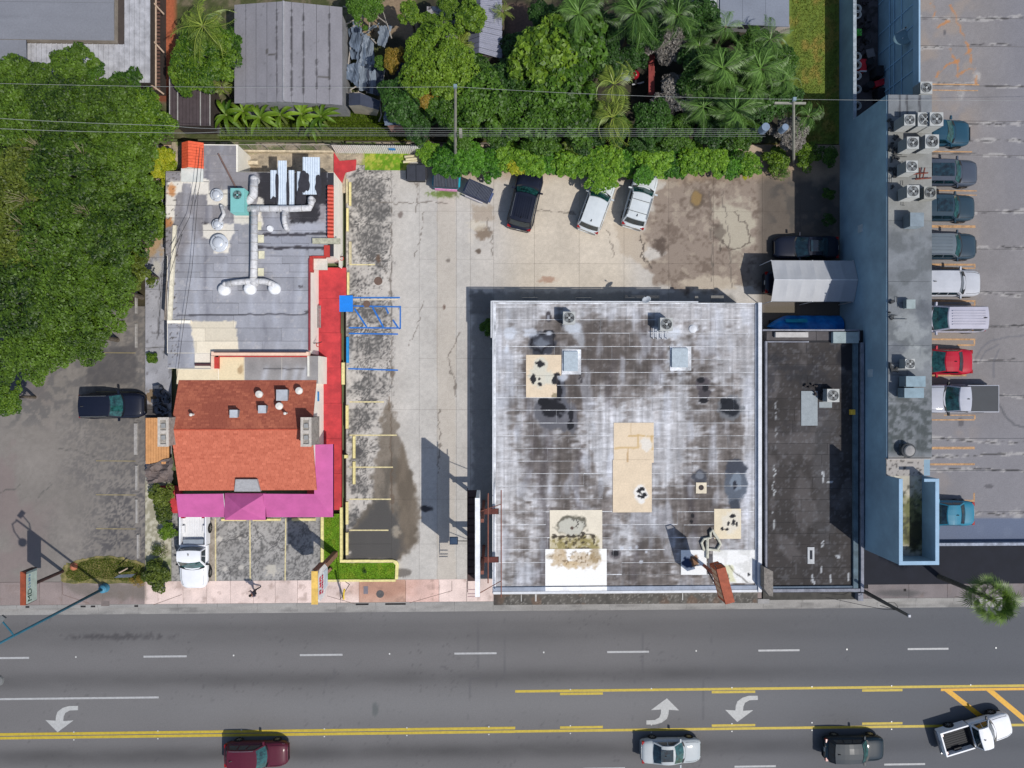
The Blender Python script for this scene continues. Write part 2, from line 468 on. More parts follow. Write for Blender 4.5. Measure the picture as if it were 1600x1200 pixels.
# angled score line of the driveway ramp
sc = MB()
for p0, p1 in (((640, 942), (706, 923)), ((706, 923), (706, 908)), ((511, 931), (556, 944)), ((240, 945), (284, 929)), ((98, 929), (140, 943)), ((98, 912), (98, 929))):
    a = P(*p0, 0.018); b = P(*p1, 0.018); dd = Vector((b[0] - a[0], b[1] - a[1])).normalized() * 0.018
    sc.prism([(a[0] - dd.y, a[1] + dd.x), (a[0] + dd.y, a[1] - dd.x), (b[0] + dd.y, b[1] - dd.x), (b[0] - dd.y, b[1] + dd.x)], 0.012, 0.017)
sc.build('score_line', mat('score_line', (120, 100, 92)), pav)

# ------------------------------------------------------------------ restaurant car park (concrete bays)
TEAR = [(606, 622), (616, 640), (626, 690), (640, 730), (650, 770), (654, 800), (650, 845), (630, 868), (600, 877), (545, 877), (545, 830), (565, 810), (580, 780), (584, 740), (590, 700), (596, 660)]
DEEP = [(545, 832), (560, 825), (575, 805), (583, 782), (604, 776), (616, 800), (628, 835), (634, 862), (612, 876), (545, 876)]
BROWN = [(1052, 262), (1340, 262), (1340, 480), (1190, 450), (1130, 448), (1075, 455), (1022, 440), (1010, 410), (1040, 395), (1000, 375), (1010, 340), (1030, 300)]
def f_lot(x, y):
    c = base(x, (190, 184, 176))
    c = mixc(c, (187, 183, 177), sst(600, 650, x) * (1 - sst(700, 760, x)) * 0.8)
    c = mixc(c, (202, 190, 172), sst(760, 830, x) * (1 - sst(960, 1010, x)) * 0.8)
    c = c * (0.93 + 0.13 * fbm(x, y, 40, 1))[:, None]
    c = c * (0.95 + 0.10 * fbm(x, y, 4, 51, 2))[:, None]
    # tan lane strips
    c = mixc(c, (186, 172, 154), area(x, y, [(683, 262), (712, 262), (712, 905), (683, 905)], 1, 3, 20) * 0.35)
    # black grime where cars stand, west column of stalls
    g = fbm(x, y, 22, 5); g2 = fbm(x, y, 5, 6, 3); g3 = vnoise(x / 1.8, y / 1.8, 7)
    st = (1 - sst(604, 622, x + (g - 0.5) * 10)) * sst(538, 545, x)
    m = st * sst(0.42, 0.62, g * 0.42 + g2 * 0.28 + g3 * .3) * (0.75 + 0.25 * np.sin(y / 9.0))
    c = mixc(c, (104, 101, 98), m * 0.85)
    m = st * sst(0.56, 0.70, g * 0.3 + g2 * 0.3 + g3 * .4)
    c = mixc(c, (70, 68, 68), m * 0.8)
    for bx, by, rx, ry in ((580, 380, 24, 34), (572, 300, 26, 30), (575, 538, 30, 17), (570, 605, 26, 16), (560, 655, 20, 18), (575, 485, 30, 16), (562, 710, 14, 18), (560, 755, 16, 18), (555, 810, 12, 14), (590, 330, 20, 18)):
        c = mixc(c, (92, 90, 88), blot(x, y, bx, by, rx, ry, 0.35, 0.9, 6, 7) * (.35 + .6 * sst(.3, .6, g3 * .6 + g2 * .4)) * (1 - area(x, y, TEAR, 3)))
    # wet tear-shaped stain running to the island
    t = area(x, y, TEAR, 4, 9, 9)
    c = mixc(c, (124, 114, 102), t * 0.9)
    c = mixc(c, (92, 86, 78), t * sst(640, 740, y) * sst(0.3, 0.6, fbm(x, y * 0.4, 14, 12)) * 0.8)
    c = mixc(c, (74, 72, 70), area(x, y, DEEP, 5, 7, 9) * 0.92)
    c = mixc(c, (104, 92, 78), area(x, y, [(628, 690), (652, 770), (656, 800), (652, 850), (625, 872), (622, 800), (618, 740)], 4, 6, 6) * 0.55)
    c = mixc(c, (170, 158, 140), blot(x, y, 619, 830, 7, 9, 0.4, 0.5, 4) * 0.7)
    c = mixc(c, (100, 84, 70), line(x, y, [(608, 620), (610, 650), (611, 700), (612, 760), (613, 800)], 1.6, 2.5, 5) * 0.6)
    # brown broken concrete, east side
    bm = area(x, y, BROWN, 4, 12, 16)
    c = mixc(c, (142, 128, 116), bm * 0.95)
    c = mixc(c, (104, 90, 80), bm * sst(0.47, 0.66, fbm(x, y, 30, 21) * .5 + fbm(x, y, 5, 23) * .5) * 0.7)
    c = mixc(c, (172, 160, 144), bm * sst(0.58, 0.68, fbm(x, y, 12, 27)) * 0.6)
    c = mixc(c, (178, 170, 152), blot(x, y, 1150, 355, 28, 44, 0.2, 0.7, 14) * 0.9)
    c = mixc(c, (190, 178, 160), area(x, y, [(1060, 440), (1100, 430), (1150, 434), (1148, 452), (1090, 455)], 3, 5, 5) * 0.8)
    c = mixc(c, (88, 76, 68), blot(x, y, 1032, 385, 12, 12, 0.3, 0.7, 5) * 0.9)
    c = mixc(c, (92, 80, 68), blot(x, y, 1088, 312, 11, 14, 0.2, 0.3, 5) * 0.8); c = mixc(c, (150, 124, 80), blot(x, y, 1088, 310, 8, 11, 0.2, 0.2, 5) * 0.8)
    c = mixc(c, (182, 168, 150), area(x, y, [(960, 350), (1000, 356), (1015, 380), (1004, 400), (1020, 410), (1005, 418), (985, 402), (970, 395)], 3, 4, 5) * 0.8)
    c = mixc(c, (74, 66, 60), line(x, y, [(1000, 370), (1006, 382), (1003, 400), (1014, 414), (1020, 422)], 1.6, 3, 4) * 0.8)
    c = mixc(c, (84, 74, 66), line(x, y, [(1124, 392), (1128, 375), (1140, 388), (1160, 388), (1172, 375), (1168, 350), (1155, 345), (1150, 330)], 1.0, 3, 4) * 0.8)
    c = mixc(c, (86, 76, 68), blot(x, y, 1122, 360, 10, 14, 0.3, 0.8, 4) * 0.6)
    # brown dirt east of the parking spots, with a general dimming put into the colour
    c = mixc(c, (94, 86, 78), sst(1178, 1196, x) * 0.85)
    c = mixc(c, (70, 68, 66), sst(1195, 1215, x) * (1 - sst(430, 460, y)) * sst(0.45, 0.6, fbm(x, y, 20, 33)) * 0.6)
    c = mixc(c, (104, 96, 84), area(x, y, [(1195, 478), (1245, 478), (1245, 492), (1195, 492)], 2, 2) * 0.9)
    # pits and patches
    for bx, by, rx, ry, cc in ((755, 364, 13, 10, (128, 112, 96)), (748, 393, 5, 4, (96, 84, 74)), (591, 404, 4, 6, (96, 78, 66)), (626, 336, 4, 5, (120, 110, 104)), (700, 407, 3, 3, (120, 112, 104)), (665, 795, 9, 5, (60, 58, 60)), (694, 480, 2, 4, (110, 90, 80)), (613, 582, 4, 9, (120, 108, 96)), (560, 705, 7, 8, (80, 78, 78)), (630, 895, 12, 7, (110, 104, 98)), (855, 437, 14, 5, (170, 140, 120))):
        c = mixc(c, cc, blot(x, y, bx, by, rx, ry, 0.3, 0.5, 4) * 0.9)
    c = mixc(c, (208, 198, 178), blot(x, y, 745, 352, 14, 8, 0.3, 0.6, 4) * 0.6)
    c = mixc(c, (208, 200, 188), blot(x, y, 736, 372, 6, 10, 0.3, 0.6, 4) * 0.6)
    c = mixc(c, (150, 132, 112), area(x, y, [(736, 320), (772, 322), (772, 345), (740, 348)], 3, 6, 5) * 0.5)
    c = mixc(c, (96, 108, 60), blot(x, y, 702, 300, 14, 8, 0.4, 1.0, 4) * 0.8); c = mixc(c, (96, 120, 50), blot(x, y, 690, 303, 18, 5, 0.4, 0.8, 3) * 0.8)
    # dirt ragged edge along the hedge
    c = mixc(c, (168, 146, 122), (1 - sst(268, 290, y + (fbm(x, y, 14, 18) - 0.5) * 24)) * sst(660, 700, x) * 0.7)
    c = mixc(c, (66, 66, 66), area(x, y, [(738, 455), (771, 455), (771, 930), (742, 930), (738, 760)], 3, 7, 8) * 0.35)  # darker strip along the west wall of the shop
    c = mixc(c, (60, 58, 56), area(x, y, [(735, 457), (1145, 457), (1160, 490), (735, 490)], 3, 6, 8) * 0.3)  # darker band along the rear wall of the shop
    # cracks
    for i, pts in enumerate(([(575, 312), (620, 318), (675, 316), (700, 318)], [(650, 400), (658, 370), (662, 330)], [(640, 540), (655, 500), (662, 470)], [(720, 520), (700, 560), (715, 620)], [(560, 400), (600, 416), (610, 440)], [(686, 640), (687, 700), (684, 740)], [(760, 340), (768, 370), (770, 400)], [(835, 330), (900, 332)], [(1128, 300), (1138, 360), (1144, 450)], [(1110, 300), (1114, 440)], [(950, 360), (960, 400)], [(612, 320), (610, 480), (613, 600)], [(640, 265), (655, 300), (648, 330)])):
        c = mixc(c, (104, 96, 88), line(x, y, pts, 0.7, 3, 6, 60 + i) * 0.7)
    ro = np.full(x.shape, 0.88); ro = ro - 0.35 * area(x, y, DEEP, 4, 4, 9) - 0.25 * blot(x, y, 1150, 355, 28, 44, 0.25, 0.7, 14)
    return c, ro
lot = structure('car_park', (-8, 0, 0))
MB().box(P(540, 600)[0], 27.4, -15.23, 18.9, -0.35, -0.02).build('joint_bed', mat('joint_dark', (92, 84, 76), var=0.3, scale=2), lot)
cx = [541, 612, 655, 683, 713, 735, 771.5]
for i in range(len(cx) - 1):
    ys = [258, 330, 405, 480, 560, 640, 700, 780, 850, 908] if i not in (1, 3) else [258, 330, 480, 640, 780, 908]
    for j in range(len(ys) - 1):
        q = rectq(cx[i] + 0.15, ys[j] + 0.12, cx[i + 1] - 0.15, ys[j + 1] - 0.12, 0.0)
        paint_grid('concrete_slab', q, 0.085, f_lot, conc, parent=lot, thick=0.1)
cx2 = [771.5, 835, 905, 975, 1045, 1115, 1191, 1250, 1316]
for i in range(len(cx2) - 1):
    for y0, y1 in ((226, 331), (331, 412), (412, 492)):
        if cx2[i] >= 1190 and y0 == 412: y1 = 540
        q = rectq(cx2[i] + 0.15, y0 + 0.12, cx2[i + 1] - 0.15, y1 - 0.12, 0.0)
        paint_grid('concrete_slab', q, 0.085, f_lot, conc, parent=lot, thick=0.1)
q = rectq(641, 226, 771.2, 257.8, 0.0)
paint_grid('concrete_slab', q, 0.12, f_lot, conc, parent=lot, thick=0.1)

# stall lines
ylp = mat('faded_yellow_paint', (214, 200, 152), rough=0.7, var=0.25, scale=3, fine=0.25)
blp = mat('blue_stall_paint', (30, 108, 190), rough=0.6, var=0.18, scale=4, fine=0.2)
blq = mat('bright_blue_paint', (20, 128, 226), rough=0.55, var=0.08, scale=3)
def pline(name, a, b, w, m, par, z=0.004, dz=0.004, label=None):
    a = P(*a); b = P(*b); d = Vector((b[0] - a[0], b[1] - a[1])).normalized() * (w * 0.05 / 2)
    return MB().prism([(a[0] - d.y, a[1] + d.x), (a[0] + d.y, a[1] - d.x), (b[0] + d.y, b[1] - d.x), (b[0] - d.y, b[1] + d.x)], z, z + dz).build(name, m, par, label=label)
for y, x1 in ((413.5, 586), (628, 600), (680, 620), (730, 614), (780, 611), (828.5, 607)):
    pline('stall_line', (546 if y > 420 else 546, y), (x1, y), 1.9, ylp, lot)
for a, b in (((548, 465), (625, 465)), ((552, 478), (626, 479.5)), ((545, 512), (622, 512.5)), ((625.5, 478), (625.5, 514)), ((545, 521), (622, 522)), ((544, 576), (608, 578)), ((608, 578), (622, 578.5)), ((622, 512), (625, 514))):
    pline('blue_stall_line', a, b, 2.2, blp, lot, z=0.004 + 0.0005 * (int(a[0]) % 3))
for a, b in (((554, 482), (573, 511)), ((582, 480), (599, 511)), ((603, 481), (607, 490)), ((614, 500), (622, 512))):
    pline('hatch_line', a, b, 2.6, blp, lot, z=0.0065)
pline('hatch_line', (552, 468.5), (622, 468), 1.6, mat('cream_line', (214, 200, 176)), lot)
MB().prism([P(531, 462), P(552, 462), P(552, 487.5), P(531, 487.5)], 0.155, 0.16).build('blue_ramp_panel', blq, lot)
pline('lane_seam', (563, 462), (563, 470), 1, dr, lot)
x, y = P(591, 439); MB().cyl(x, y, 0.0, 0.012, 0.33, 20).build('manhole_cover', mat('rusty_iron', (112, 92, 82), metal=0.2), lot)
x, y = P(573, 475); MB().cyl(x, y, 0.0, 0.010, 0.28, 20).build('manhole_cover', mat('rusty_iron', (112, 92, 82)), lot)

# ------------------------------------------------------------------ front stalls (cracked asphalt) by the pavement
def f_front(x, y):
    c = base(x, (160, 157, 153)) * (0.86 + 0.26 * fbm(x, y, 18, 3))[:, None]
    g = fbm(x, y, 8, 8) * .6 + vnoise(x / 1.7, y / 1.7, 4) * .4; c = mixc(c, (96, 94, 92), sst(0.46, 0.66, g) * 0.75)
    c = mixc(c, (70, 70, 70), sst(0.62, 0.7, fbm(x, y, 3, 9, 3)) * 0.5)
    c = mixc(c, (190, 184, 172), blot(x, y, 424, 892, 10, 8, 0.2, 0.9, 4) * 0.9)
    for bx, by in ((343, 843), (374, 840), (377, 887), (352, 889)): c = mixc(c, (206, 200, 190), blot(x, y, bx, by, 4, 4, 0.3, 0.8, 3) * 0.7)
    c = mixc(c, (176, 160, 140), area(x, y, [(325, 812), (338, 812), (338, 908), (325, 908)], 1.5, 2) * 0.5)
    for i, pts in enumerate(([(340, 850), (390, 835)], [(350, 900), (380, 870), (388, 830)], [(400, 880), (430, 850), (444, 830)], [(455, 900), (470, 860)], [(395, 820), (420, 845), (444, 862)])):
        c = mixc(c, (80, 78, 78), line(x, y, pts, 0.7, 4, 6, 90 + i) * 0.8)
    return c
front = paint_grid('front_stalls', rectq(268, 796, 502, 908, 0.0), 0.08, f_front, asph, thick=0.2, kind='structure')
for xx in (336.5, 390.5, 446.5):
    pline('stall_line', (xx, 810), (xx + (0.5 if xx < 440 else -1), 908), 1.8, ylp, front)

# ------------------------------------------------------------------ neighbour's car park on the west
def f_west(x, y):
    c = base(x, (128, 122, 116)) * (0.90 + 0.18 * fbm(x, y, 60, 3))[:, None] * (0.95 + 0.1 * fbm(x, y, 4, 5, 2))[:, None]
    w = sst(60, 200, x + (fbm(x, y, 60, 9) - 0.5) * 140) * (0.5 + 0.5 * sst(700, 800, y)) 
    g = fbm(x, y, 9, 21) * 0.4 + fbm(x, y, 2.6, 22, 3) * 0.6
    c = mixc(c, (78, 76, 78), w * sst(0.42, 0.60, g) * 0.85)
    c = mixc(c, (128, 112, 110), sst(0.5, 0.7, fbm(x, y, 50, 30)) * (1 - sst(30, 110, x)) * 0.5)
    c = mixc(c, (92, 90, 90), sst(0.5, 0.62, fbm(x, y, 10, 15)) * (1 - sst(650, 680, y)) * 0.6)
    c = mixc(c, (78, 78, 84), (1 - sst(585, 620, y + (x - 60) * 0.2)) * (1 - sst(40, 60, x)) * 0.8)
    c = mixc(c, (74, 72, 74), area(x, y, [(140, 548), (212, 540), (212, 600), (135, 600)], 3, 4, 6) * 0.6)
    for i, pts in enumerate(([(60, 780), (78, 756)], [(160, 640), (220, 660)], [(90, 700), (150, 710)], [(0, 770), (30, 760)])):
        c = mixc(c, (80, 78, 76), line(x, y, pts, 0.7, 4, 8, 190 + i) * 0.6)
    return c
wlot = paint_grid('neighbour_car_park', [(-62, -15.22, 0), (P(226.5, 700)[0], -15.22, 0), (P(226.5, 700)[0], 6.0, 0), (-62, 6.0, 0)], 0.12, f_west, asph, thick=0.2, kind='structure')
for yy in (551, 612, 720, 773, 826): pline('stall_line', (150, yy), (212, yy + 0.5), 1.4, mat('very_faded_yellow', (140, 128, 96), var=0.3), wlot)

# alley and yard west of the restaurant
def f_alley(x, y):
    c = base(x, (160, 160, 166)) * (0.86 + 0.24 * fbm(x, y, 16, 3))[:, None]
    c = mixc(c, (96, 94, 96), sst(0.62, 0.75, fbm(x, y, 5, 6)) * 0.6)
    c = mixc(c, (186, 150, 118), blot(x, y, 255, 255, 24, 40, 0.4, 0.8, 7) * 0.8)
    c = mixc(c, (176, 138, 90), blot(x, y, 240, 380, 14, 20, 0.4, 0.8, 7) * 0.7)
    c = mixc(c, (84, 82, 84), line(x, y, [(249, 430), (250, 480), (247, 530)], 0.8, 2) * 0.8)
    c = mixc(c, (90, 86, 82), line(x, y, [(228, 545), (262, 542)], 0.8, 2) * 0.6)
    c = mixc(c, (190, 186, 176), blot(x, y, 245, 418, 7, 10, 0.3, 0.5, 5) * 0.8)
    c = mixc(c, (120, 96, 66), blot(x, y, 238, 620, 12, 12, 0.2, 0.6, 3) * 0.8)
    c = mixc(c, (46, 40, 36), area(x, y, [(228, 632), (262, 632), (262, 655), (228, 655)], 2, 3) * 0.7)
    c = mixc(c, (150, 144, 120), sst(735, 760, y) * 0.9)
    c = mixc(c, (196, 190, 172), sst(740, 760, y) * sst(0.45, 0.6, fbm(x, y, 4, 77, 2)) * 0.8)
    c = mixc(c, (92, 108, 60), sst(865, 885, y) * sst(0.3, 0.5, fbm(x, y, 8, 7)) * 0.8)
    return c
ALLEY = structure('side_alley', (-25, 0, 0))
for y0, y1 in ((226, 328), (328, 402), (402, 452), (452, 543), (543, 640), (640, 735), (735, 908)):
    paint_grid('alley_slab', rectq(227, y0 + 0.2, 267.6, y1 - 0.2, -0.004), 0.09, f_alley, conc, parent=ALLEY, thick=0.1)

# ------------------------------------------------------------------ yards north of the property
def f_yard(x, y):
    c = base(x, (74, 78, 46))
    n = fbm(x, y, 26, 3); c = mixc(c, (112, 102, 84), sst(0.5, 0.62, n) * 0.8)
    c = mixc(c, (56, 66, 30), sst(0.5, 0.65, fbm(x, y, 6, 9)) * 0.5)
    # lawn on the east and the dark soil between the trees
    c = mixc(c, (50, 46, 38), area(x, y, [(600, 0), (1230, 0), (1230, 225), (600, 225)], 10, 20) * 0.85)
    l = area(x, y, [(1215, -200), (1330, -200), (1330, 235), (1240, 235), (1225, 120)], 3, 5)
    c = mixc(c, (104, 122, 44), l * 0.95); c = mixc(c, (146, 122, 60), l * sst(0.55, 0.7, fbm(x, y, 18, 44)) * 0.7)
    c = mixc(c, (70, 88, 28), l * sst(0.5, 0.7, fbm(x, y, 4, 45, 2)) * 0.6)
    # sandy court behind the gabled shed, brown soil heap
    c = mixc(c, (150, 128, 104), area(x, y, [(548, -20), (650, -20), (650, 60), (560, 60)], 5, 8) * 0.8)
    c = mixc(c, (128, 116, 102), area(x, y, [(520, 165), (556, 160), (556, 195), (525, 196)], 4, 4) * 0.9)
    c = mixc(c, (118, 92, 84), area(x, y, [(785, 10), (830, 10), (850, 60), (825, 90), (795, 60)], 6, 10) * 0.7)
    # red brick terrace between the houses
    c = mixc(c, (168, 92, 62), area(x, y, [(236, -60), (275, -60), (274, 120), (262, 150), (236, 140)], 2, 1) * 0.95)
    c = mixc(c, (120, 62, 44), area(x, y, [(66, 128), (262, 128), (262, 160), (66, 150)], 3, 3) * 0.8)
    c = mixc(c, (86, 100, 34), area(x, y, [(345, 162), (540, 162), (640, 190), (640, 222), (340, 222)], 6, 8) * 0.9)
    return c
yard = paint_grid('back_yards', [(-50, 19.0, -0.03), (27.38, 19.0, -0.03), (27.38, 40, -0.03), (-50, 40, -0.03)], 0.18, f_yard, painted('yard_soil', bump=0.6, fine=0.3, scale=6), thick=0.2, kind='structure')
def f_woodfloor(x, y): return base(x, (58, 52, 36)) * (0.8 + 0.4 * fbm(x, y, 10, 3))[:, None]
paint_grid('wood_floor', [(-62, 6.02, -0.03), (P(226.5, 400)[0], 6.02, -0.03), (P(226.5, 400)[0], 18.98, -0.03), (-62, 18.98, -0.03)], 0.3, f_woodfloor, painted('yard_soil'), thick=0.2, kind='structure')
def f_back(x, y):
    c = base(x, (176, 162, 140)) * (0.8 + 0.35 * fbm(x, y, 10, 3))[:, None]
    c = mixc(c, (90, 110, 50), sst(0.45, 0.6, fbm(x, y, 9, 8)) * (1 - sst(236, 242, y)) * 0.9)
    c = mixc(c, (150, 160, 80), area(x, y, [(568, 238), (640, 238), (636, 268), (560, 266)], 3, 3) * 0.9)
    c = mixc(c, (120, 112, 100), sst(0.55, 0.7, fbm(x, y, 5, 14)) * 0.5)
    return c
q = rectq(268, 222.5, 541, 300, -0.004); paint_grid('back_strip', q, 0.1, f_back, painted('yard_soil'), thick=0.2, kind='structure')
q = rectq(541.3, 222.5, 640.8, 257.7, -0.004); paint_grid('back_strip', q, 0.1, f_back, painted('yard_soil'), thick=0.2, kind='structure')

# grass
grass_m = painted('turf', bump=0.8, fine=0.35, scale=12)
def f_grass(x, y):
    c = base(x, (98, 138, 22)) * (0.8 + 0.4 * fbm(x, y, 5, 3))[:, None]
    c = mixc(c, (146, 150, 50), sst(0.55, 0.75, fbm(x, y, 9, 5)) * 0.5)
    return c
def f_verge(x, y):
    c = base(x, (84, 98, 36)) * (0.75 + 0.5 * fbm(x, y, 5, 3))[:, None]
    return mixc(c, (130, 118, 86), sst(0.55, 0.7, fbm(x, y, 12, 5)) * 0.5 + sst(902, 912, y) * 0.7)
paint_grid('grass_island', rectq(506.5, 803, 531, 905.5, 0.05), 0.08, f_grass, grass_m, thick=0.2, kind='structure')
paint_grid('grass_island', rectq(531.1, 880, 619, 905.5, 0.05), 0.08, f_grass, grass_m, thick=0.2, kind='structure')
paint_grid('grass_patch', rectq(570, 240, 637, 266, 0.012), 0.1, lambda x, y: mixc(f_grass(x, y), (190, 180, 90), sst(0.45, 0.6, fbm(x, y, 4, 3)) * 0.6), grass_m, thick=0.03, kind='structure')
vg = [(95, 893), (105, 880), (140, 871), (175, 868), (205, 874), (227, 880), (227, 911), (97, 911)]
def turf_poly(name, pts, n, z, m, h=0.07, seed=1, parent=None):
    rg = np.random.default_rng(seed)
    xs = [p[0] for p in pts]; ys = [p[1] for p in pts]
    px = rg.uniform(min(xs), max(xs), n * 2); py = rg.uniform(min(ys), max(ys), n * 2)
    k = inside(px, py, pts); px = px[k][:n]; py = py[k][:n]
    u = (px - 800) / FPX; v = (600 - py) / FPX
    t = (z - HC) / (-CT + u * ST); x = (ST + u * CT) * t; y = v * t
    m_ = len(x); a = rg.uniform(0, 6.28, m_); w = rg.uniform(0.02, 0.05, m_); hh = rg.uniform(0.4, 1.2, m_) * h
    lx = rg.uniform(-1, 1, m_) * h * 0.9; ly = rg.uniform(-1, 1, m_) * h * 0.9
    V = np.stack([np.stack([x - w * np.cos(a), y - w * np.sin(a), np.full(m_, z)], 1), np.stack([x + w * np.cos(a), y + w * np.sin(a), np.full(m_, z)], 1), np.stack([x + lx, y + ly, z + hh], 1)], 1).reshape(-1, 3)
    F = np.arange(m_ * 3).reshape(-1, 3)
    o = leafobj(name, V, F, rg.uniform(0, 1, m_), m, parent); o['kind'] = 'stuff'; return o
vj = []
for i in range(len(vg)):
    a, b = vg[i], vg[(i + 1) % len(vg)]
    for k in range(7): vj.append((a[0] + (b[0] - a[0]) * k / 7 + rnd.uniform(-1.6, 1.6), a[1] + (b[1] - a[1]) * k / 7 + rnd.uniform(-1.6, 1.6)))
MB().prism([P(*p) for p in vj], -0.1, 0.02).build('grass_verge', mat('verge_green', (88, 96, 40), var=0.35, scale=2.2, fine=0.3, bump=0.6, tint2=(128, 116, 74)), kind='structure')
gl = leafmat('grass_blades', (96, 142, 18), (176, 200, 64), 0.4)
gl2 = leafmat('verge_blades', (78, 98, 24), (150, 158, 70), 0.4)
turf_poly('grass_blades', [(508, 806), (530, 803), (530, 881), (618, 881), (618, 904), (508, 904)], 6500, 0.05, gl, 0.05, 3)
turf_poly('verge_grass_blades', [(103, 896), (110, 884), (142, 874), (175, 872), (203, 878), (224, 884), (224, 904), (200, 908), (150, 903), (125, 909), (106, 903)], 6500, 0.02, gl2, 0.07, 4)
turf_poly('lawn_grass_blades', [(1236, -10), (1308, -10), (1308, 222), (1245, 222)], 8000, -0.02, leafmat('lawn_blades', (76, 100, 20), (150, 150, 60), 0.4), 0.06, 5)
turf_poly('weed_blades', [(345, 168), (540, 168), (640, 196), (640, 218), (345, 218)], 16000, -0.02, leafmat('weed_leaves', (54, 80, 12), (122, 146, 40), 0.3), 0.22, 6)
# ================================================================== BUILDINGS
roofm = painted('roof_surface', bump=0.3, fine=0.12, scale=8.0)
def sheets(parent, rows, z, func, xr, wmin, wmax, m, seed=1, gap=0.35, res=0.085, thick=0.012, name='roof_sheet', xgap=0.3):
    """felt laid in rows: every sheet is its own thin piece with a recessed joint round it"""
    rr = random.Random(seed)
    for (y0, y1) in rows:
        x0, x1 = xr(y0, y1)
        x = x0 - rr.uniform(0, wmax - wmin) * 0.3; cuts = [x0]
        while True:
            x += rr.uniform(wmin, wmax)
            if x > x1 - wmin * 0.4: break
            if x > cuts[-1] + wmin * 0.3: cuts.append(x)
        cuts.append(x1)
        for a, b in zip(cuts[:-1], cuts[1:]):
            q = rectq(a + (xgap if a != x0 else 0), y0 + gap, b - (xgap if b != x1 else 0), y1 - gap, z + rr.uniform(0, 0.006))
            k = rr.uniform(0.95, 1.05)
            paint_grid(name, q, res, (lambda x, y, k=k: func(x, y) * k), m, parent=parent, thick=thick)
acgrey = mat('condenser_grey', (176, 178, 176), rough=0.5, var=0.06, scale=3, fine=0.05)
acdark = mat('condenser_side', (112, 116, 116), rough=0.6, var=0.1, scale=4)
fanblack = mat('fan_black', (26, 28, 32), rough=0.6)
fanblade = mat('fan_blade', (120, 124, 126), rough=0.5)
def ac(px, py, z, w, h, label, d=None, body=None, top=None, blades=4, rz=0.0, rfan=0.42, lid=False, group='condenser units on the roofs', cross=False):
    """px, py: where the centre of the unit's top shows"""
    d = d or w; body = body or acdark; top = top or acgrey
    x, y = P(px, py, z + h)
    t = thing('condenser_unit', label, 'air conditioner', (x, y, z), group, rz)
    MB().box(-w / 2 + .02, w / 2 - .02, -d / 2 + .02, d / 2 - .02, 0.04, h - 0.04).build('cabinet', body, t, local=True)
    m = MB()
    n = max(5, int(h / 0.09))
    for k in range(n):
        zz = 0.10 + k * (h - 0.2) / n; m.box(-w / 2 + .005, w / 2 - .005, -d / 2 + .005, d / 2 - .005, zz, zz + 0.02)
    m.build('louvre_slats', top, t, local=True)
    MB().box(-w / 2, w / 2, -d / 2, d / 2, h - 0.05, h).build('top_plate', top, t, local=True)
    if not lid:
        r = min(w, d) * rfan
        oy = 0 if d <= w * 1.2 else d * 0.22
        f = MB().cyl(0, oy, h, h + 0.006, r, 24).build('fan_well', fanblack, t, local=True)
        for k in range(blades):
            a = k * 2 * math.pi / blades + 0.4; b = a + 0.85
            MB().add([(0.04 * math.cos(a), oy + 0.04 * math.sin(a), h + .008), (r * .9 * math.cos(a), oy + r * .9 * math.sin(a), h + .010), (r * .92 * math.cos((a + b) / 2), oy + r * .92 * math.sin((a + b) / 2), h + .018), (r * .85 * math.cos(b), oy + r * .85 * math.sin(b), h + .026)], [(0, 1, 2, 3)]).build('fan_blade', fanblade, f, local=True)
        MB().cyl(0, oy, h + .008, h + .04, r * .22, 14).build('hub', top, f, local=True)
        g = MB()
        for rr_ in (0.55, 0.8, 1.0):
            pts = [(r * rr_ * math.cos(q * math.pi / 10), oy + r * rr_ * math.sin(q * math.pi / 10), h + .05) for q in range(21)]
            g.tube(pts, 0.007 if rr_ < 1 else 0.018, 5)
        if cross:
            for q in (0.785, 2.356): g.tube([(r * math.cos(q), oy + r * math.sin(q), h + .055), (-r * math.cos(q), oy - r * math.sin(q), h + .055)], 0.03, 5)
        g.build('guard', top, t, local=True)
    return t

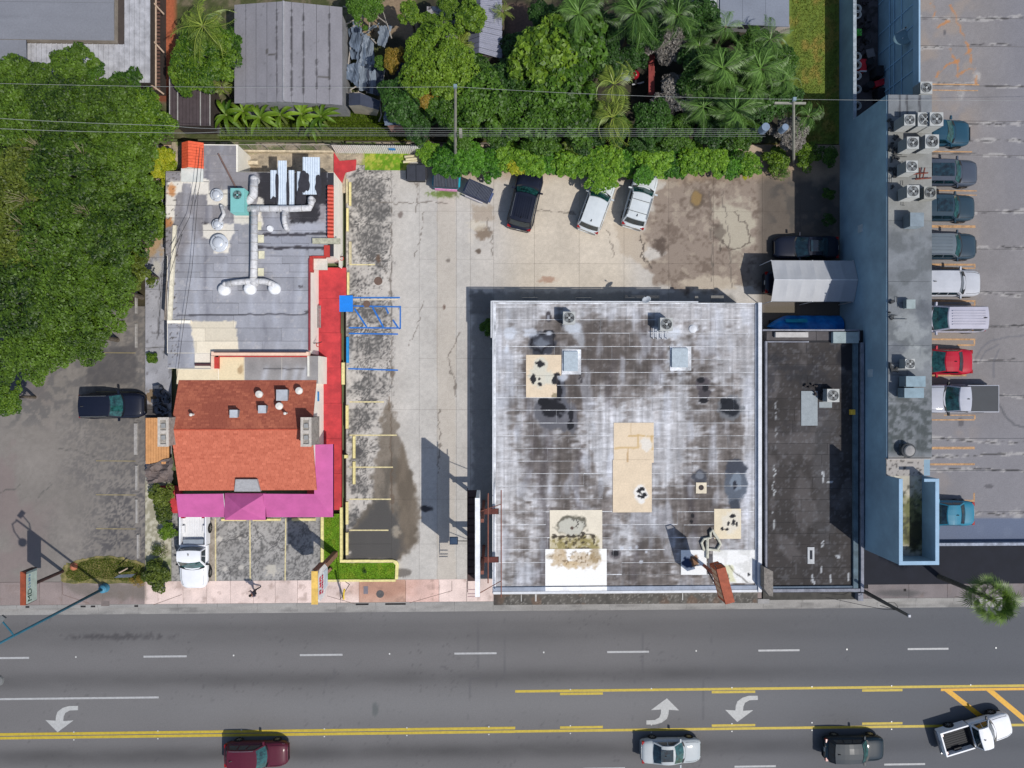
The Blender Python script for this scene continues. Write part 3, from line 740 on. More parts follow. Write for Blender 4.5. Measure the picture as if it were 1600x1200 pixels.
# ------------------------------------------------------------------ flat-roofed shop with the stained roof
ZM = 3.6
X0 = P(770.5, 700, ZM)[0]; X1 = P(1190.5, 700, ZM + .25)[0]; YN = P(900, 472.5, ZM)[1]; YS = P(900, 926, ZM)[1]
shop = thing('flat_roof_shop', 'wide single-storey building with large stained grey and white flat roof beside the drive', 'building', ((X0 + X1) / 2, (YN + YS) / 2, 0))
wallw = mat('painted_wall_white', (206, 204, 198), rough=0.85, var=0.08, scale=1)
MB().box(X0, X1, YS, YN, -0.3, ZM - 0.03).build('wall', wallw, shop)
seam = mat('roof_seam_white', (206, 208, 212), rough=0.8, var=0.45, scale=.9, fine=0.25)
MB().box(X0 + 0.02, X1 - 0.02, YS + 0.02, YN - 0.02, ZM - 0.03, ZM - 0.014).build('base_coat', seam, shop)
def f_shop(x, y):
    yj = np.floor((y - 478) / 20.05)
    n1 = fbm(x, y * 0.28, 20, 3); n2 = fbm(x, y, 50, 12); n3 = fbm(x * 0.4, y, 5, 15, 3); n4 = fbm(x, y, 9, 16)
    c = base(x, (168, 166, 167)); hb = fbm(x * 0.25, y, 3.2, 71, 2); vb = fbm(x, y * 0.15, 9, 72, 3); n4 = fbm(x, y * .5, 12, 16)
    c = mixc(c, (200, 201, 205), sst(0.42, 0.66, vb * .7 + hb * .3) * 0.6)
    dk = sst(0.44, 0.60, n1 * 0.45 + n2 * 0.35 + n3 * 0.2)
    # where the photo shows clean or dirty roofing
    w = np.zeros(x.shape)
    for bx, by, rx, ry, a in ((900, 560, 70, 60, .45), (850, 600, 60, 70, .35), (850, 700, 60, 90, .35), (1010, 550, 50, 60, .35), (1100, 600, 40, 90, .2), (1090, 790, 60, 110, .35), (900, 760, 60, 70, .1), (1040, 870, 60, 60, .3), (960, 900, 60, 30, .2), (850, 900, 70, 60, .1), (1150, 620, 22, 60, .15), (930, 560, 40, 70, .4), (1060, 520, 90, 40, -.1)):
        w = w + a * np.exp(-(((x - bx) / rx) ** 2 + ((y - by) / ry) ** 2))
    for bx, by, rx, ry, a in ((800, 640, 30, 200, .35), (1000, 680, 60, 60, .45), (920, 680, 60, 60, .25), (1060, 680, 50, 60, .3), (1175, 650, 14, 300, .9), (778, 700, 9, 300, .8), (960, 485, 250, 12, .5), (1040, 545, 30, 40, .4), (890, 560, 20, 25, .4), (800, 500, 40, 40, .3), (1050, 930, 120, 12, .4), (800, 740, 40, 40, .2), (900, 830, 40, 15, .2)):
        w = w - a * np.exp(-(((x - bx) / rx) ** 2 + ((y - by) / ry) ** 2))
    dk = np.clip(sst(0.40, 0.62, n1 * 0.42 + n2 * 0.25 + n3 * 0.33 + w * 0.45), 0, 1)
    c = mixc(c, (108, 101, 97), dk * 0.88)
    c = mixc(c, (80, 73, 69), sst(0.55, 0.76, n1 * 0.4 + n3 * 0.3 + n4 * 0.3 + w * 0.45) * 0.8)
    # vertical run streaks crossing the laps
    for sx, sw, y0, y1, a in ((851, 9, 640, 915, .7), (829, 7, 560, 760, .5), (905, 6, 700, 850, .6), (995, 6, 850, 915, .6), (1081, 6, 740, 860, .7), (956, 7, 560, 640, .5), (1027, 8, 500, 600, .5), (1142, 8, 780, 840, .4), (785, 5, 800, 900, .3), (1005, 8, 480, 560, .4)):
        m = np.exp(-((x - sx + 5 * np.sin(y / 23.0)) / sw) ** 2) * sst(y0 - 15, y0 + 15, y) * (1 - sst(y1 - 15, y1 + 15, y)) * (0.4 + 0.9 * fbm(x, y, 7, int(sx)))
        c = mixc(c, (78, 72, 74), m * a)
    c = mixc(c, (206, 208, 214), sst(0.70, 0.78, fbm(x, y, 7, 61, 3)) * 0.4 * (1 - dk * 0.5))
    c = mixc(c, (190, 194, 204), sst(0.52, 0.72, fbm(x, y * .4, 18, 66, 3)) * 0.45)
    c = c * (0.90 + 0.20 * hb)[:, None] * (0.89 + 0.22 * vnoise(x / 2.6, y / 50.0, 8))[:, None]
    c = c * (0.96 + 0.08 * vnoise(x / 2.0, y / 2.0, 5))[:, None]
    # black tar blots with pale rims
    for i, (bx, by, rx, ry) in enumerate(((848, 537, 22, 14), (840, 528, 12, 11), (858, 523, 9, 8), (842, 550, 10, 8), (856, 548, 8, 6))):
        c = mixc(c, (52, 54, 62), blot(x, y, bx, by, rx, ry, 0.15, 0.25, 9, 31) * 0.9)
    c = mixc(c, (112, 118, 128), blot(x, y, 846, 536, 12, 7, 0.3, 0.5, 6) * 0.8)
    c = mixc(c, (26, 26, 32), line(x, y, [(829, 536), (832, 528), (838, 523), (848, 522), (853, 517), (862, 517), (866, 523), (864, 540), (852, 543), (848, 552), (842, 548), (833, 544), (829, 536)], 2.5, 2, 5) * 0.9)
    c = mixc(c, (190, 196, 206), blot(x, y, 858, 521, 5, 3, 0.3, 0.3, 4) * 0.8)
    ring = blot(x, y, 866, 648, 32, 26, 0.12, 0.35, 14, 8)
    c = mixc(c, (92, 92, 98), np.maximum(ring, blot(x, y, 892, 655, 11, 24, 0.15, 0.3, 9)) * 0.9)
    for bx, by, rx, ry in ((862, 637, 20, 15), (850, 628, 10, 8), (892, 648, 4, 10), (891, 664, 5, 7), (876, 600, 6, 14), (874, 614, 5, 12)):
        c = mixc(c, (24, 25, 31), blot(x, y, bx, by, rx, ry, 0.12, 0.35, 7, 6) * 0.95)
    c = mixc(c, (96, 98, 106), line(x, y, [(878, 590), (881, 610), (880, 622), (889, 640)], 5, 2) * 0.8)
    for bx, by, rx, ry, cc in ((1141, 637, 20, 19, (110, 112, 116)), (1141, 636, 15, 14, (22, 26, 34)), (1131, 627, 6, 5, (22, 26, 34)), (1098, 600, 11, 12, (84, 78, 82)), (1100, 615, 11, 9, (70, 66, 70)), (1095, 594, 6, 5, (24, 24, 30)), (1102, 606, 5, 6, (28, 27, 32)), (1099, 626, 8, 4, (20, 20, 26)), (1093, 747, 12, 13, (66, 68, 76)), (1093, 743, 7, 6, (112, 116, 124)), (1150, 754, 17, 33, (84, 92, 104)), (1150, 730, 16, 12, (60, 64, 74)), (1150, 752, 9, 14, (118, 128, 140)), (1148, 758, 3, 7, (36, 40, 50)), (1148, 790, 8, 10, (60, 66, 76)), (1082, 806, 3, 4, (20, 20, 26)), (1080, 815, 2.5, 3, (20, 20, 26)), (961, 866, 10, 8, (104, 98, 100)), (961, 865, 6, 5, (24, 24, 30)), (857, 495, 4.5, 9, (66, 62, 66)), (857, 496, 1.8, 5, (150, 152, 160)), (879, 507, 3, 4, (40, 40, 46))):
        c = mixc(c, cc, blot(x, y, bx, by, rx, ry, 0.14, 0.3, 6, int(bx)) * 0.92)
    c = mixc(c, (46, 44, 48), line(x, y, [(902, 545), (907, 560), (904, 580), (908, 594)], 3, 4, 4) * 0.7)
    # white spills
    for bx, by, rx, ry in ((830, 520, 12, 7), (797, 520, 9, 10), (792, 545, 3, 6), (895, 512, 14, 9), (1040, 520, 24, 10), (1083, 513, 7, 6), (985, 857, 3, 3), (995, 855, 2, 3), (1010, 862, 2, 2), (972, 857, 3, 3), (1002, 878, 3, 3), (880, 588, 8, 8), (1060, 560, 18, 22)):
        c = mixc(c, (206, 212, 222), blot(x, y, bx, by, rx, ry, 0.3, 0.4, 5) * 0.75)
    c = mixc(c, (196, 204, 214), area(x, y, [(892, 500), (880, 508), (900, 530), (905, 540), (878, 545), (915, 545), (912, 520), (900, 505)], 3, 4) * 0.5)
    return c
rows = []
yy = [474.5, 480, 499.5, 520.5, 541.5, 561.5, 582, 602, 621.5, 641, 661, 681, 700.5, 720.5, 740, 759.5, 779.5, 799.5, 820, 840, 859, 879, 898, 916]
rows = list(zip(yy[:-1], yy[1:]))
sheets(shop, rows, ZM, f_shop, lambda a, b: (772, 1184), 80, 230, roofm, seed=5, gap=0.42, xgap=0.2)
cap = mat('parapet_white', (214, 216, 220), rough=0.7, var=0.1, scale=2)
capb = mat('parapet_bluegrey', (150, 158, 172), rough=0.8, var=0.15, scale=2)
xe0 = P(1185, 700, ZM + .25)[0]
MB().box(xe0, X1, YS, YN, ZM - 0.2, ZM + 0.25).build('parapet_cap', cap, shop)
MB().box(xe0 - 0.16, xe0 - 0.004, YS + 0.3, YN - 0.1, ZM - 0.02, ZM + 0.07).build('cant_strip', capb, shop)
MB().box(X0, xe0 - 0.004, YS + 0.16, YS + 0.46, ZM - 0.02, ZM + 0.12).build('cant_strip', capb, shop)
MB().box(X0, xe0 - 0.004, YS - 0.02, YS + 0.15, ZM - 0.2, ZM + 0.16).build('parapet_cap', cap, shop)
MB().box(X0 - 0.05, X0 + 0.03, YS, YN, ZM - 0.2, ZM + 0.05).build('drip_edge', cap, shop)
MB().box(X0 + 0.04, X0 + 0.2, YS + 0.5, YN - 0.1, ZM - 0.01, ZM + 0.03).build('edge_felt', seam, shop)
gt = MB(); gt.tube([(X0 - 0.1, YN + 0.07, ZM - .02), (P(1091, 472, ZM)[0], YN + 0.07, ZM - .02)], 0.05, 8)
gt.build('gutter', cap, shop)
MB().tube([(X0 - 0.14, YN + .1, ZM - .05), (X0 - 0.14, YN - 2.6, ZM - .05)], 0.05, 8).build('gutter', cap, shop)
def f_canopy(x, y):
    c = base(x, (92, 88, 82)) * (0.7 + 0.5 * fbm(x, y, 8, 3))[:, None]
    c = mixc(c, (150, 146, 140), sst(0.62, 0.72, fbm(x, y, 2.2, 4, 2)) * 0.6)
    c = mixc(c, (112, 84, 66), sst(0.55, 0.7, fbm(x, y, 20, 8)) * 0.5)
    c = mixc(c, (40, 38, 38), (1 - sst(766, 792, x)) * 0.6)
    return c
zc = 3.0
q0 = P(773, 945.5, zc); q1 = P(1191, 945.5, zc)
paint_grid('street_canopy', [(X0 + .05, q0[1], zc), (X1, q0[1], zc), (X1, YS - .03, zc), (X0 + .05, YS - .03, zc)], 0.085, f_canopy, roofm, parent=shop, thick=0.25)
MB().box(X0 + .05, X1, YS - 0.26, YS - 0.03, zc + .002, zc + .06).build('canopy_flashing', mat('old_flashing', (150, 146, 142), var=0.25, scale=3, fine=0.3), shop)
dk_ = mat('canopy_mark', (190, 188, 184))
for px_, w_ in ((814, 0.05), (836, 0.12), (1066, 0.06)):
    a = P(px_, 934, zc)[0]; MB().box(a, a + w_, YS - 0.8, YS - 0.27, zc + .003, zc + .008).build('bird_stain', dk_, shop)
for a, b, y0_ in ((816, 840, 463), (900, 924, 463), (977, 1030, 462), (1086, 1091, 462), (1111, 1131, 461)):
    xa = P(a, 465, 2.4)[0]; xb = P(b, 465, 2.4)[0]
    MB().box(xa, xb, YN + 0.003, P(900, y0_, 2.4)[1], 2.28, 2.4).build('door_canopy', mat('canopy_concrete', (118, 116, 112), var=0.2, scale=3), shop)
    MB().box(xa + .15, xb - .15, YN + 0.004, YN + .05, -0.0, 2.1).build('door', mat('grey_door', (90, 92, 96)), shop)
# repair patches lying on the felt
def patch(x0, y0, x1, y1, z, f, par, name='roof_patch', label=None, poly=None):
    return paint_grid(name, rectq(x0, y0, x1, y1, z), 0.07, f, roofm, parent=par, thick=0.02, label=label)
CRM = (226, 206, 178)
def f_p1(x, y):
    c = base(x, CRM) * (0.95 + 0.08 * fbm(x, y, 8, 3))[:, None]
    c = mixc(c, (206, 204, 190), blot(x, y, 843, 588, 17, 17, 0.2, 0.5, 7) * 0.8)
    c = mixc(c, (206, 204, 190), blot(x, y, 845, 568, 10, 10, 0.2, 0.4, 5) * 0.8)
    c = mixc(c, (206, 204, 190), blot(x, y, 862, 592, 11, 9, 0.2, 0.4, 5) * 0.8)
    for bx, by, rx, ry in ((844, 569, 6, 6), (833, 592, 4, 7), (843, 592, 2.5, 2.5), (843, 600, 4, 3), (869, 593, 6, 8), (872, 586, 5, 4), (876, 600, 4, 6)):
        c = mixc(c, (30, 31, 36), blot(x, y, bx, by, rx, ry, 0.12, 0.6, 3.5, 9) * 0.95)
    return mixc(c, (120, 110, 86), blot(x, y, 870, 619, 12, 4, 0.3, 0.9, 4) * 0.7)
patch(822, 554.5, 877, 587, ZM + .026, f_p1, shop, label='cream square roof patch with black tar spots')
patch(822, 587.3, 870, 621, ZM + .026, f_p1, shop)
def f_p2(x, y):
    c = base(x, CRM) * (0.95 + 0.07 * fbm(x, y, 10, 3))[:, None]
    c = mixc(c, (196, 164, 112), line(x, y, [(982, 681), (1020, 681)], 2, 1) * 0.7); c = mixc(c, (196, 164, 112), line(x, y, [(998, 681), (999, 700), (960, 701)], 2.4, 1.5) * 0.6)
    c = mixc(c, (196, 164, 112), line(x, y, [(1018, 681), (1019, 702)], 2.4, 1) * 0.7); c = mixc(c, (176, 140, 96), line(x, y, [(981, 702), (981, 721)], 1.4, 1) * 0.6)
    c = mixc(c, (190, 164, 130), line(x, y, [(986, 662), (986, 680)], 1, 1) * 0.5)
    c = mixc(c, (224, 218, 208), blot(x, y, 1010, 694, 9, 11, 0.2, 0.5, 5) * 0.9)
    c = mixc(c, (232, 230, 226), blot(x, y, 1002, 772, 11, 13, 0.2, 0.4, 5) * 0.9)
    for bx, by, rx, ry in ((999, 767, 4, 5), (1006, 765, 3, 3), (1004, 776, 4, 4), (998, 775, 3, 2), (1008, 773, 2, 4)):
        c = mixc(c, (26, 27, 32), blot(x, y, bx, by, rx, ry, 0.12, 0.8, 3, 9) * 0.95)
    return c
patch(959, 660.5, 1021.5, 723, ZM + .026, f_p2, shop, label='upper half of the long cream roof patch')
patch(957.5, 718.5, 1018.5, 800.5, ZM + .049, f_p2, shop)
def f_p3(x, y):
    c = base(x, (228, 218, 198)) * (0.95 + 0.07 * fbm(x, y, 9, 3))[:, None]
    c = mixc(c, (186, 184, 172), blot(x, y, 892, 822, 24, 15, 0.1, 0.35, 8, 3) * 0.9)
    c = mixc(c, (86, 82, 70), blot(x, y, 892, 822, 25, 16, 0.1, 0.35, 8, 3) * (1 - blot(x, y, 892, 824, 22, 13, 0.1, 0.35, 8, 3)) * 0.8)
    c = mixc(c, (150, 138, 92), area(x, y, [(862, 838), (934, 838), (936, 880), (862, 880)], 3, 6, 6) * (0.4 + 0.6 * sst(0.35, 0.6, fbm(x, y, 5, 5))))
    c = mixc(c, (54, 48, 40), line(x, y, [(866, 838), (900, 839), (912, 834), (930, 840)], 3, 4, 4) * 0.9)
    c = mixc(c, (60, 52, 40), sst(0.58, 0.7, fbm(x, y, 4, 12, 3)) * area(x, y, [(862, 836), (936, 836), (934, 862), (862, 862)], 2, 3) * 0.8)
    c = mixc(c, (60, 40, 34), blot(x, y, 894, 825, 2.5, 2.5, 0.1, 0.1) * 0.9)
    c = mixc(c, (50, 48, 44), sst(0.66, 0.72, fbm(x, y, 3, 14, 2)) * blot(x, y, 902, 818, 14, 8, 0.3, 0.3) * 0.9)
    return c
def f_p4(x, y):
    c = base(x, (244, 243, 240))
    for bx, by, rx, ry, cc in ((875, 871, 14, 14, (178, 150, 110)), (914, 876, 24, 12, (186, 162, 128)), (930, 868, 9, 12, (150, 128, 92)), (892, 882, 12, 6, (196, 170, 130)), (858, 870, 5, 5, (190, 178, 160))):
        c = mixc(c, cc, blot(x, y, bx, by, rx, ry, 0.25, 0.6, 6) * (0.4 + 0.5 * fbm(x, y, 4, 9)))
    return mixc(c, (110, 88, 60), sst(0.6, 0.72, fbm(x, y, 3, 4, 2)) * blot(x, y, 900, 874, 38, 12, 0.3, 0.4) * 0.7)
patch(859, 797, 941, 857.5, ZM + .026, f_p3, shop, label='square cream roof patch with mossy brown stain')
patch(852, 857.7, 948, 915, ZM + .028, f_p4, shop, label='bright white roof patch at the street edge with brown stain')
MB().box(P(852, 918, ZM)[0], P(948, 918, ZM)[0], YS + 0.157, YS + 0.463, ZM + .10, ZM + .124).build('roof_patch', mat('bright_white', (244, 244, 244)), shop)
def f_p5(x, y):
    c = base(x, (226, 212, 184)) * (0.95 + 0.08 * fbm(x, y, 8, 3))[:, None]
    c = mixc(c, (220, 214, 200), blot(x, y, 1143, 815, 15, 18, 0.2, 0.4, 6) * 0.8)
    for bx, by, rx, ry in ((1145, 806, 5, 3), (1146, 816, 3, 5), (1138, 818, 2, 4), (1129, 826, 2.5, 2.5), (1136, 827, 4, 2), (1151, 818, 1.8, 4)):
        c = mixc(c, (26, 27, 32), blot(x, y, bx, by, rx, ry, 0.12, 0.7, 3, 9) * 0.95)
    return c
patch(1116, 795, 1158, 842, ZM + .026, f_p5, shop, label='small cream roof patch with black spots by the east parapet')
def f_p6(x, y):
    c = base(x, (236, 236, 234))
    c = mixc(c, (196, 196, 192), sst(0.5, 0.7, fbm(x, y, 9, 2)) * 0.5 * sst(1110, 1116, x))
    c = mixc(c, (36, 52, 84), blot(x, y, 1074, 880, 9, 9, 0.15, 0.6, 5, 3) * (1 - sst(1082, 1084, x)))
    c = mixc(c, (110, 70, 40), blot(x, y, 1085, 877, 6, 9, 0.2, 0.5, 4, 3) * 0.85)
    c = mixc(c, (206, 204, 160), area(x, y, [(1128, 884), (1144, 884), (1150, 910), (1134, 908)], 2, 3) * 0.7)
    c = mixc(c, (80, 78, 72), line(x, y, [(1140, 884), (1150, 895), (1168, 911)], 0.8, 1.5) * 0.8)
    for bx, by in ((1136, 899), (1137, 903), (1170, 898)): c = mixc(c, (40, 42, 48), blot(x, y, bx, by, 2, 3, 0.2, 0.6, 3) * 0.9)
    return c
patch(1064, 859.5, 1104, 898, ZM + .026, f_p6, shop, label='white roof patch with blue and brown blots near the sign')
patch(1114, 859.5, 1182, 911, ZM + .026, f_p6, shop, label='whitish roof patch behind the rusty sign')
pt = MB(); pbox(pt, 1087.5, 754, 1104, 771, ZM, ZM + .05); pt.build('vent_flashing', mat('cream_flash', (222, 210, 186)), shop)
x, y = P(1096, 762, ZM + .1); MB().lathe(x, y, [(0.2, ZM + .05), (0.17, ZM + .09), (0.1, ZM + .1), (0.08, ZM + .08)], 16).build('vent_pipe', mat('dark_vent', (70, 62, 60)), shop)
# rising pipe loops and hatches
hatch = mat('hatch_cover', (170, 182, 190), rough=0.55, var=0.12, scale=4)
for a, b, c_, d_ in ((881, 549, 903, 580), (1050, 544, 1075, 574)):
    h = MB(); pbox(h, a - 3, b - 3, c_ + 5, d_ + 5, ZM + .01, ZM + .05); h.build('hatch_kerb', seam, shop)
    h = MB(); pbox(h, a, b, c_, d_, ZM + .05, ZM + .22); h.build('roof_hatch', hatch, shop)
x, y = P(1083, 514, ZM + .1); MB().lathe(x, y, [(0.3, ZM), (0.28, ZM + .08), (0.1, ZM + .14), (0.02, ZM + .15)], 18).build('roof_vent', cap, shop)
pp = MB(); R_ = [P3(1100, 860, ZM + .12), P3(1096, 848, ZM + .14), P3(1100, 842, ZM + .16), P3(1110, 840, ZM + .16), P3(1110, 832, ZM + .2), P3(1113, 828, ZM + .2), P3(1116, 834, ZM + .2), P3(1122, 842, ZM + .16), P3(1126, 850, ZM + .14), P3(1120, 860, ZM + .12)]
pp.tube(R_, 0.10, 8); pp.tube([P3(1105, 841, ZM + .14), P3(1105, 872, ZM + .14)], 0.12, 8); pp.tube([P3(1105, 858, ZM + .14), P3(1125, 860, ZM + .14)], 0.1, 8)
pp.build('roof_conduit', mat('caked_conduit', (196, 194, 178), var=0.25, scale=5, fine=0.2), shop)
MB().box(*[P(1106, 880, ZM)[0], P(1113, 880, ZM)[0]], P(1110, 897, ZM)[1], P(1110, 866, ZM)[1], ZM + .012, ZM + .025).build('roof_patch', mat('dark_felt', (86, 84, 88), var=0.3, scale=4), shop)
ac(889.5, 496.5, ZM + .25, 0.88, 0.8, 'left of the two square condenser units by the rear edge of the stained roof', group='condenser units on the shop roof')
ac(1041.5, 506.5, ZM + .35, 0.92, 0.85, 'condenser unit beside a metal pipe stand at the rear edge of the stained roof', group='condenser units on the shop roof', blades=3)
st_ = thing('equipment_stand', 'low metal pipe stand on the roof just south of the right rear condenser unit', 'stand', P3(1033, 522, ZM))
for k, xx in enumerate((1021, 1027, 1035, 1043)):
    m = MB(); m.tube([P3(xx, 512, ZM + .3), P3(xx, 529, ZM + .3)], 0.035, 6); m.tube([P3(xx, 529, ZM), P3(xx, 529, ZM + .3)], 0.03, 6); m.tube([P3(xx, 513, ZM), P3(xx, 513, ZM + .3)], 0.03, 6); m.build('rail', cap, st_)
MB().tube([P3(1019, 520, ZM + .34), P3(1046, 520, ZM + .34)], 0.03, 6).build('crossbar', cap, st_)
def dish(px, py, z, r, label, tilt=(0.5, -0.4), m_=None):
    x, y = P(px, py, z)
    t = thing('satellite_dish', label, 'satellite dish', (x, y, z - 0.5))
    m = MB(); n = 24
    M = Vector((tilt[0], tilt[1], 1)).to_track_quat('Z', 'Y').to_matrix()
    prof = [(0.02, -0.10), (0.4, -0.085), (0.75, -0.05), (1.0, 0.0), (1.02, -0.01), (0.75, -0.06), (0.4, -0.1), (0.02, -0.115)]
    vs_ = []; fs = []
    for a, b in prof:
        for i in range(n):
            tt = 2 * math.pi * i / n; p = M @ Vector((a * r * math.cos(tt), a * r * 0.85 * math.sin(tt), b * r * 2)); vs_.append((p.x, p.y, p.z + .5))
    for k in range(len(prof) - 1):
        for i in range(n): fs.append((k * n + i, k * n + (i + 1) % n, (k + 1) * n + (i + 1) % n, (k + 1) * n + i))
    m.add(vs_, fs); m.build('reflector', m_ or mat('dish_grey', (196, 200, 204), rough=0.5), t, smooth=True, local=True)
    e = M @ Vector((0, -0.1 * r, 1.1 * r))
    MB().tube([(0, 0, 0.42), (0, -0.2 * r, 0.0), (0.0, -0.2 * r, -0.25)], 0.03, 6).build('mast', cap, t, local=True)
    p0 = M @ Vector((0, -r * .85, 0)); MB().tube([(p0.x, p0.y, p0.z + .5), (e.x, e.y, e.z + .5)], 0.015, 6).build('arm', cap, t, local=True)
    MB().obox((e.x, e.y, e.z + .5), (0.08, 0.08, 0.12)).build('receiver', fanblack, t, local=True)
    return t
dish(1010, 468, 3.9, 0.33, 'small grey satellite dish on the rear edge of the stained roof', (-0.3, 0.5))

# ------------------------------------------------------------------ neighbour shop with dark roof, east of it
ZB = 3.6
BX0 = P(1197, 700, ZB)[0]; BX1 = 27.40; BYN = P(1270, 533, ZB)[1]; BYS = P(1270, 926, ZB)[1]; BYN2 = P(1270, 516, ZB)[1]
dshop = thing('dark_roof_shop', 'single-storey building with dark grimy flat roof against the blue wall', 'building', ((BX0 + BX1) / 2, (BYN + BYS) / 2, 0))
darkwall = mat('dull_grey_wall', (112, 110, 116), var=0.15, scale=1)
MB().box(BX0, BX1, BYS, BYN2, -0.3, ZB - 0.03).build('wall', darkwall, dshop)
MB().box(BX0 + .01, BX1 - .01, BYS + .01, BYN2 - .01, ZB - 0.03, ZB - 0.014).build('base_coat', mat('dark_joint', (34, 34, 38)), dshop)
def f_dsh(x, y):
    c = base(x, (60, 56, 55)) * (0.82 + 0.3 * fbm(x, y * 0.6, 20, 3))[:, None]
    c = mixc(c, (96, 92, 92), sst(0.52, 0.66, fbm(x, y * 0.7, 30, 4)) * 0.6)
    c = mixc(c, (44, 44, 50), sst(0.5, 0.65, fbm(x, y, 14, 6)) * 0.5 * (1 - sst(640, 700, y)))
    c = mixc(c, (120, 122, 128), sst(0.62, 0.72, fbm(x, y, 4, 8, 3)) * 0.35)
    c = mixc(c, (104, 106, 112), blot(x, y, 1290, 740, 18, 110, 0.5, 0.8, 12) * 0.3)
    c = mixc(c, (102, 98, 100), area(x, y, [(1192, 517), (1345, 517), (1345, 533), (1192, 533)], 1, 2) * 0.6)
    c = mixc(c, (30, 30, 36), blot(x, y, 1325, 560, 16, 22, 0.3, 0.7, 8) * 0.85)
    for bx, by, rx, ry in ((1256, 592, 18, 8), (1210, 560, 14, 8), (1230, 575, 20, 6)): c = mixc(c, (40, 40, 44), blot(x, y, bx, by, rx, ry, 0.4, 0.9, 5) * 0.7)
    c = mixc(c, (200, 204, 206), line(x, y, [(1209, 712), (1211, 735), (1208, 780), (1209, 830)], 1.0, 3, 6) * sst(0.4, 0.55, fbm(x, y, 8, 3)) * 0.8)
    c = mixc(c, (190, 194, 198), line(x, y, [(1213, 628), (1212, 700)], 1.0, 2, 6) * sst(0.4, 0.5, fbm(x, y, 8, 13)) * 0.7)
    for pts in ([(1286, 738), (1285, 748), (1288, 753)], [(1294, 753), (1300, 753)], [(1286, 845), (1285, 855)], [(1283, 886), (1284, 895)], [(1306, 868), (1310, 870)], [(1269, 898), (1270, 908), (1273, 912)], [(1298, 898), (1297, 910)], [(1325, 898), (1324, 908)]):
        c = mixc(c, (196, 200, 204), line(x, y, pts, 1.6, 1.5, 4) * 0.85)
    return c
ys_ = [535] + [round(552 + 17.6 * k, 1) for k in range(21)] + [917]
sheets(dshop, list(zip(ys_[:-1], ys_[1:])), ZB, f_dsh, lambda a, b: (1200, 1335), 45, 110, roofm, seed=9, gap=0.2, xgap=0.15, res=0.11)
sheets(dshop, [(518, 532)], ZB, f_dsh, lambda a, b: (1198, 1337), 60, 90, roofm, seed=19, gap=0.2, res=0.11)
capd = mat('grimy_parapet', (132, 134, 144), rough=0.8, var=0.25, scale=2, fine=0.15)
capt = mat('teal_stained_parapet', (84, 102, 112), rough=0.8, var=0.3, scale=1.5, fine=0.2)
def wcap(x0, y0, x1, y1, z0, z1, m, par, name='parapet_cap'):
    mb = MB(); pbox(mb, x0, y0, x1, y1, z0, z1); return mb.build(name, m, par)
wcap(1196, 533, 1199, 925, ZB - .1, ZB + .25, capd, dshop)
wcap(1333.5, 535, 1341, 925, ZB - .1, ZB + .2, capt, dshop)
wcap(1345.5, 535, 1350, 925, ZB - .3, ZB + .3, capd, dshop)
wcap(1341.2, 535, 1345.2, 925, ZB - .3, ZB + .02, mat('dark_gap', (40, 42, 52)), dshop)
wcap(1199.3, 916, 1333, 920, ZB - .1, ZB + .14, mat('blue_slate_strip', (92, 106, 122), var=0.2, scale=2), dshop)
wcap(1199.3, 920.4, 1348, 925, ZB - .1, ZB + .25, capd, dshop)
wcap(1192, 514.6, 1343, 517, ZB - .1, ZB + .25, capd, dshop)
wcap(1341, 517.5, 1343.5, 532, ZB - .1, ZB + .25, capd, dshop)
wcap(1199.3, 533, 1264, 535, ZB - .1, ZB + .12, capd, dshop)
wcap(1212, 519, 1263, 527, ZB + .02, ZB + .3, mat('pale_duct', (186, 182, 178)), dshop, 'roof_duct')
wcap(1302, 518.5, 1342, 536, ZB + .02, ZB + .35, mat('pale_hatch', (150, 164, 166)), dshop, 'roof_hatch')
wcap(1252, 611, 1277.5, 665, ZB + .012, ZB + .05, mat('pale_roof_patch', (150, 158, 162), var=0.08, scale=3), dshop, 'roof_patch')
wcap(1280, 628, 1300, 637, ZB + .012, ZB + .04, mat('pale_roof_patch'  , (150, 158, 162)), dshop, 'roof_patch')
wcap(1262, 855, 1272.5, 881, ZB + .02, ZB + .06, mat('pale_skylight', (190, 192, 194)), dshop, 'skylight_frame')
wcap(1265.5, 860, 1269.5, 874, ZB + .06, ZB + .075, mat('dark_skylight', (40, 44, 52)), dshop, 'skylight')
wcap(1329.5, 640, 1336.5, 648, ZB + .2, ZB + .45, mat('yellow_box', (214, 176, 60)), dshop, 'yellow_box')
zc2 = 3.0
paint_grid('street_canopy', [(BX0, P(1270, 937, zc2)[1], zc2), (P(1340, 930, zc2)[0], P(1270, 937, zc2)[1], zc2), (P(1340, 930, zc2)[0], BYS - .02, zc2), (BX0, BYS - .02, zc2)], 0.12, lambda x, y: base(x, (70, 68, 64)) * (0.75 + 0.5 * fbm(x, y, 8, 3))[:, None], roofm, parent=dshop, thick=0.25)
wcap(1341, 927, 1349, 939, ZB - .6, ZB - .1, capd, dshop, 'end_pier')
ac(1302, 618, ZB + .1, 0.9, 0.8, 'condenser unit on the dark roof beside a pale patch', group=None, d=0.95)
mj = MB()
for k in range(14):
    a = rnd.uniform(1258, 1288); b = rnd.uniform(600, 622); mj.obox(P3(a, b, ZB + .12), (rnd.uniform(.1, .35), rnd.uniform(.08, .2), rnd.uniform(.1, .25)), rnd.uniform(0, 3))
tag(mj.build('pipe_clutter', mat('rust_dark', (52, 46, 46), var=0.4, scale=6)), 'heap of dark pipes and fittings next to the condenser on the dark roof', 'roof clutter')

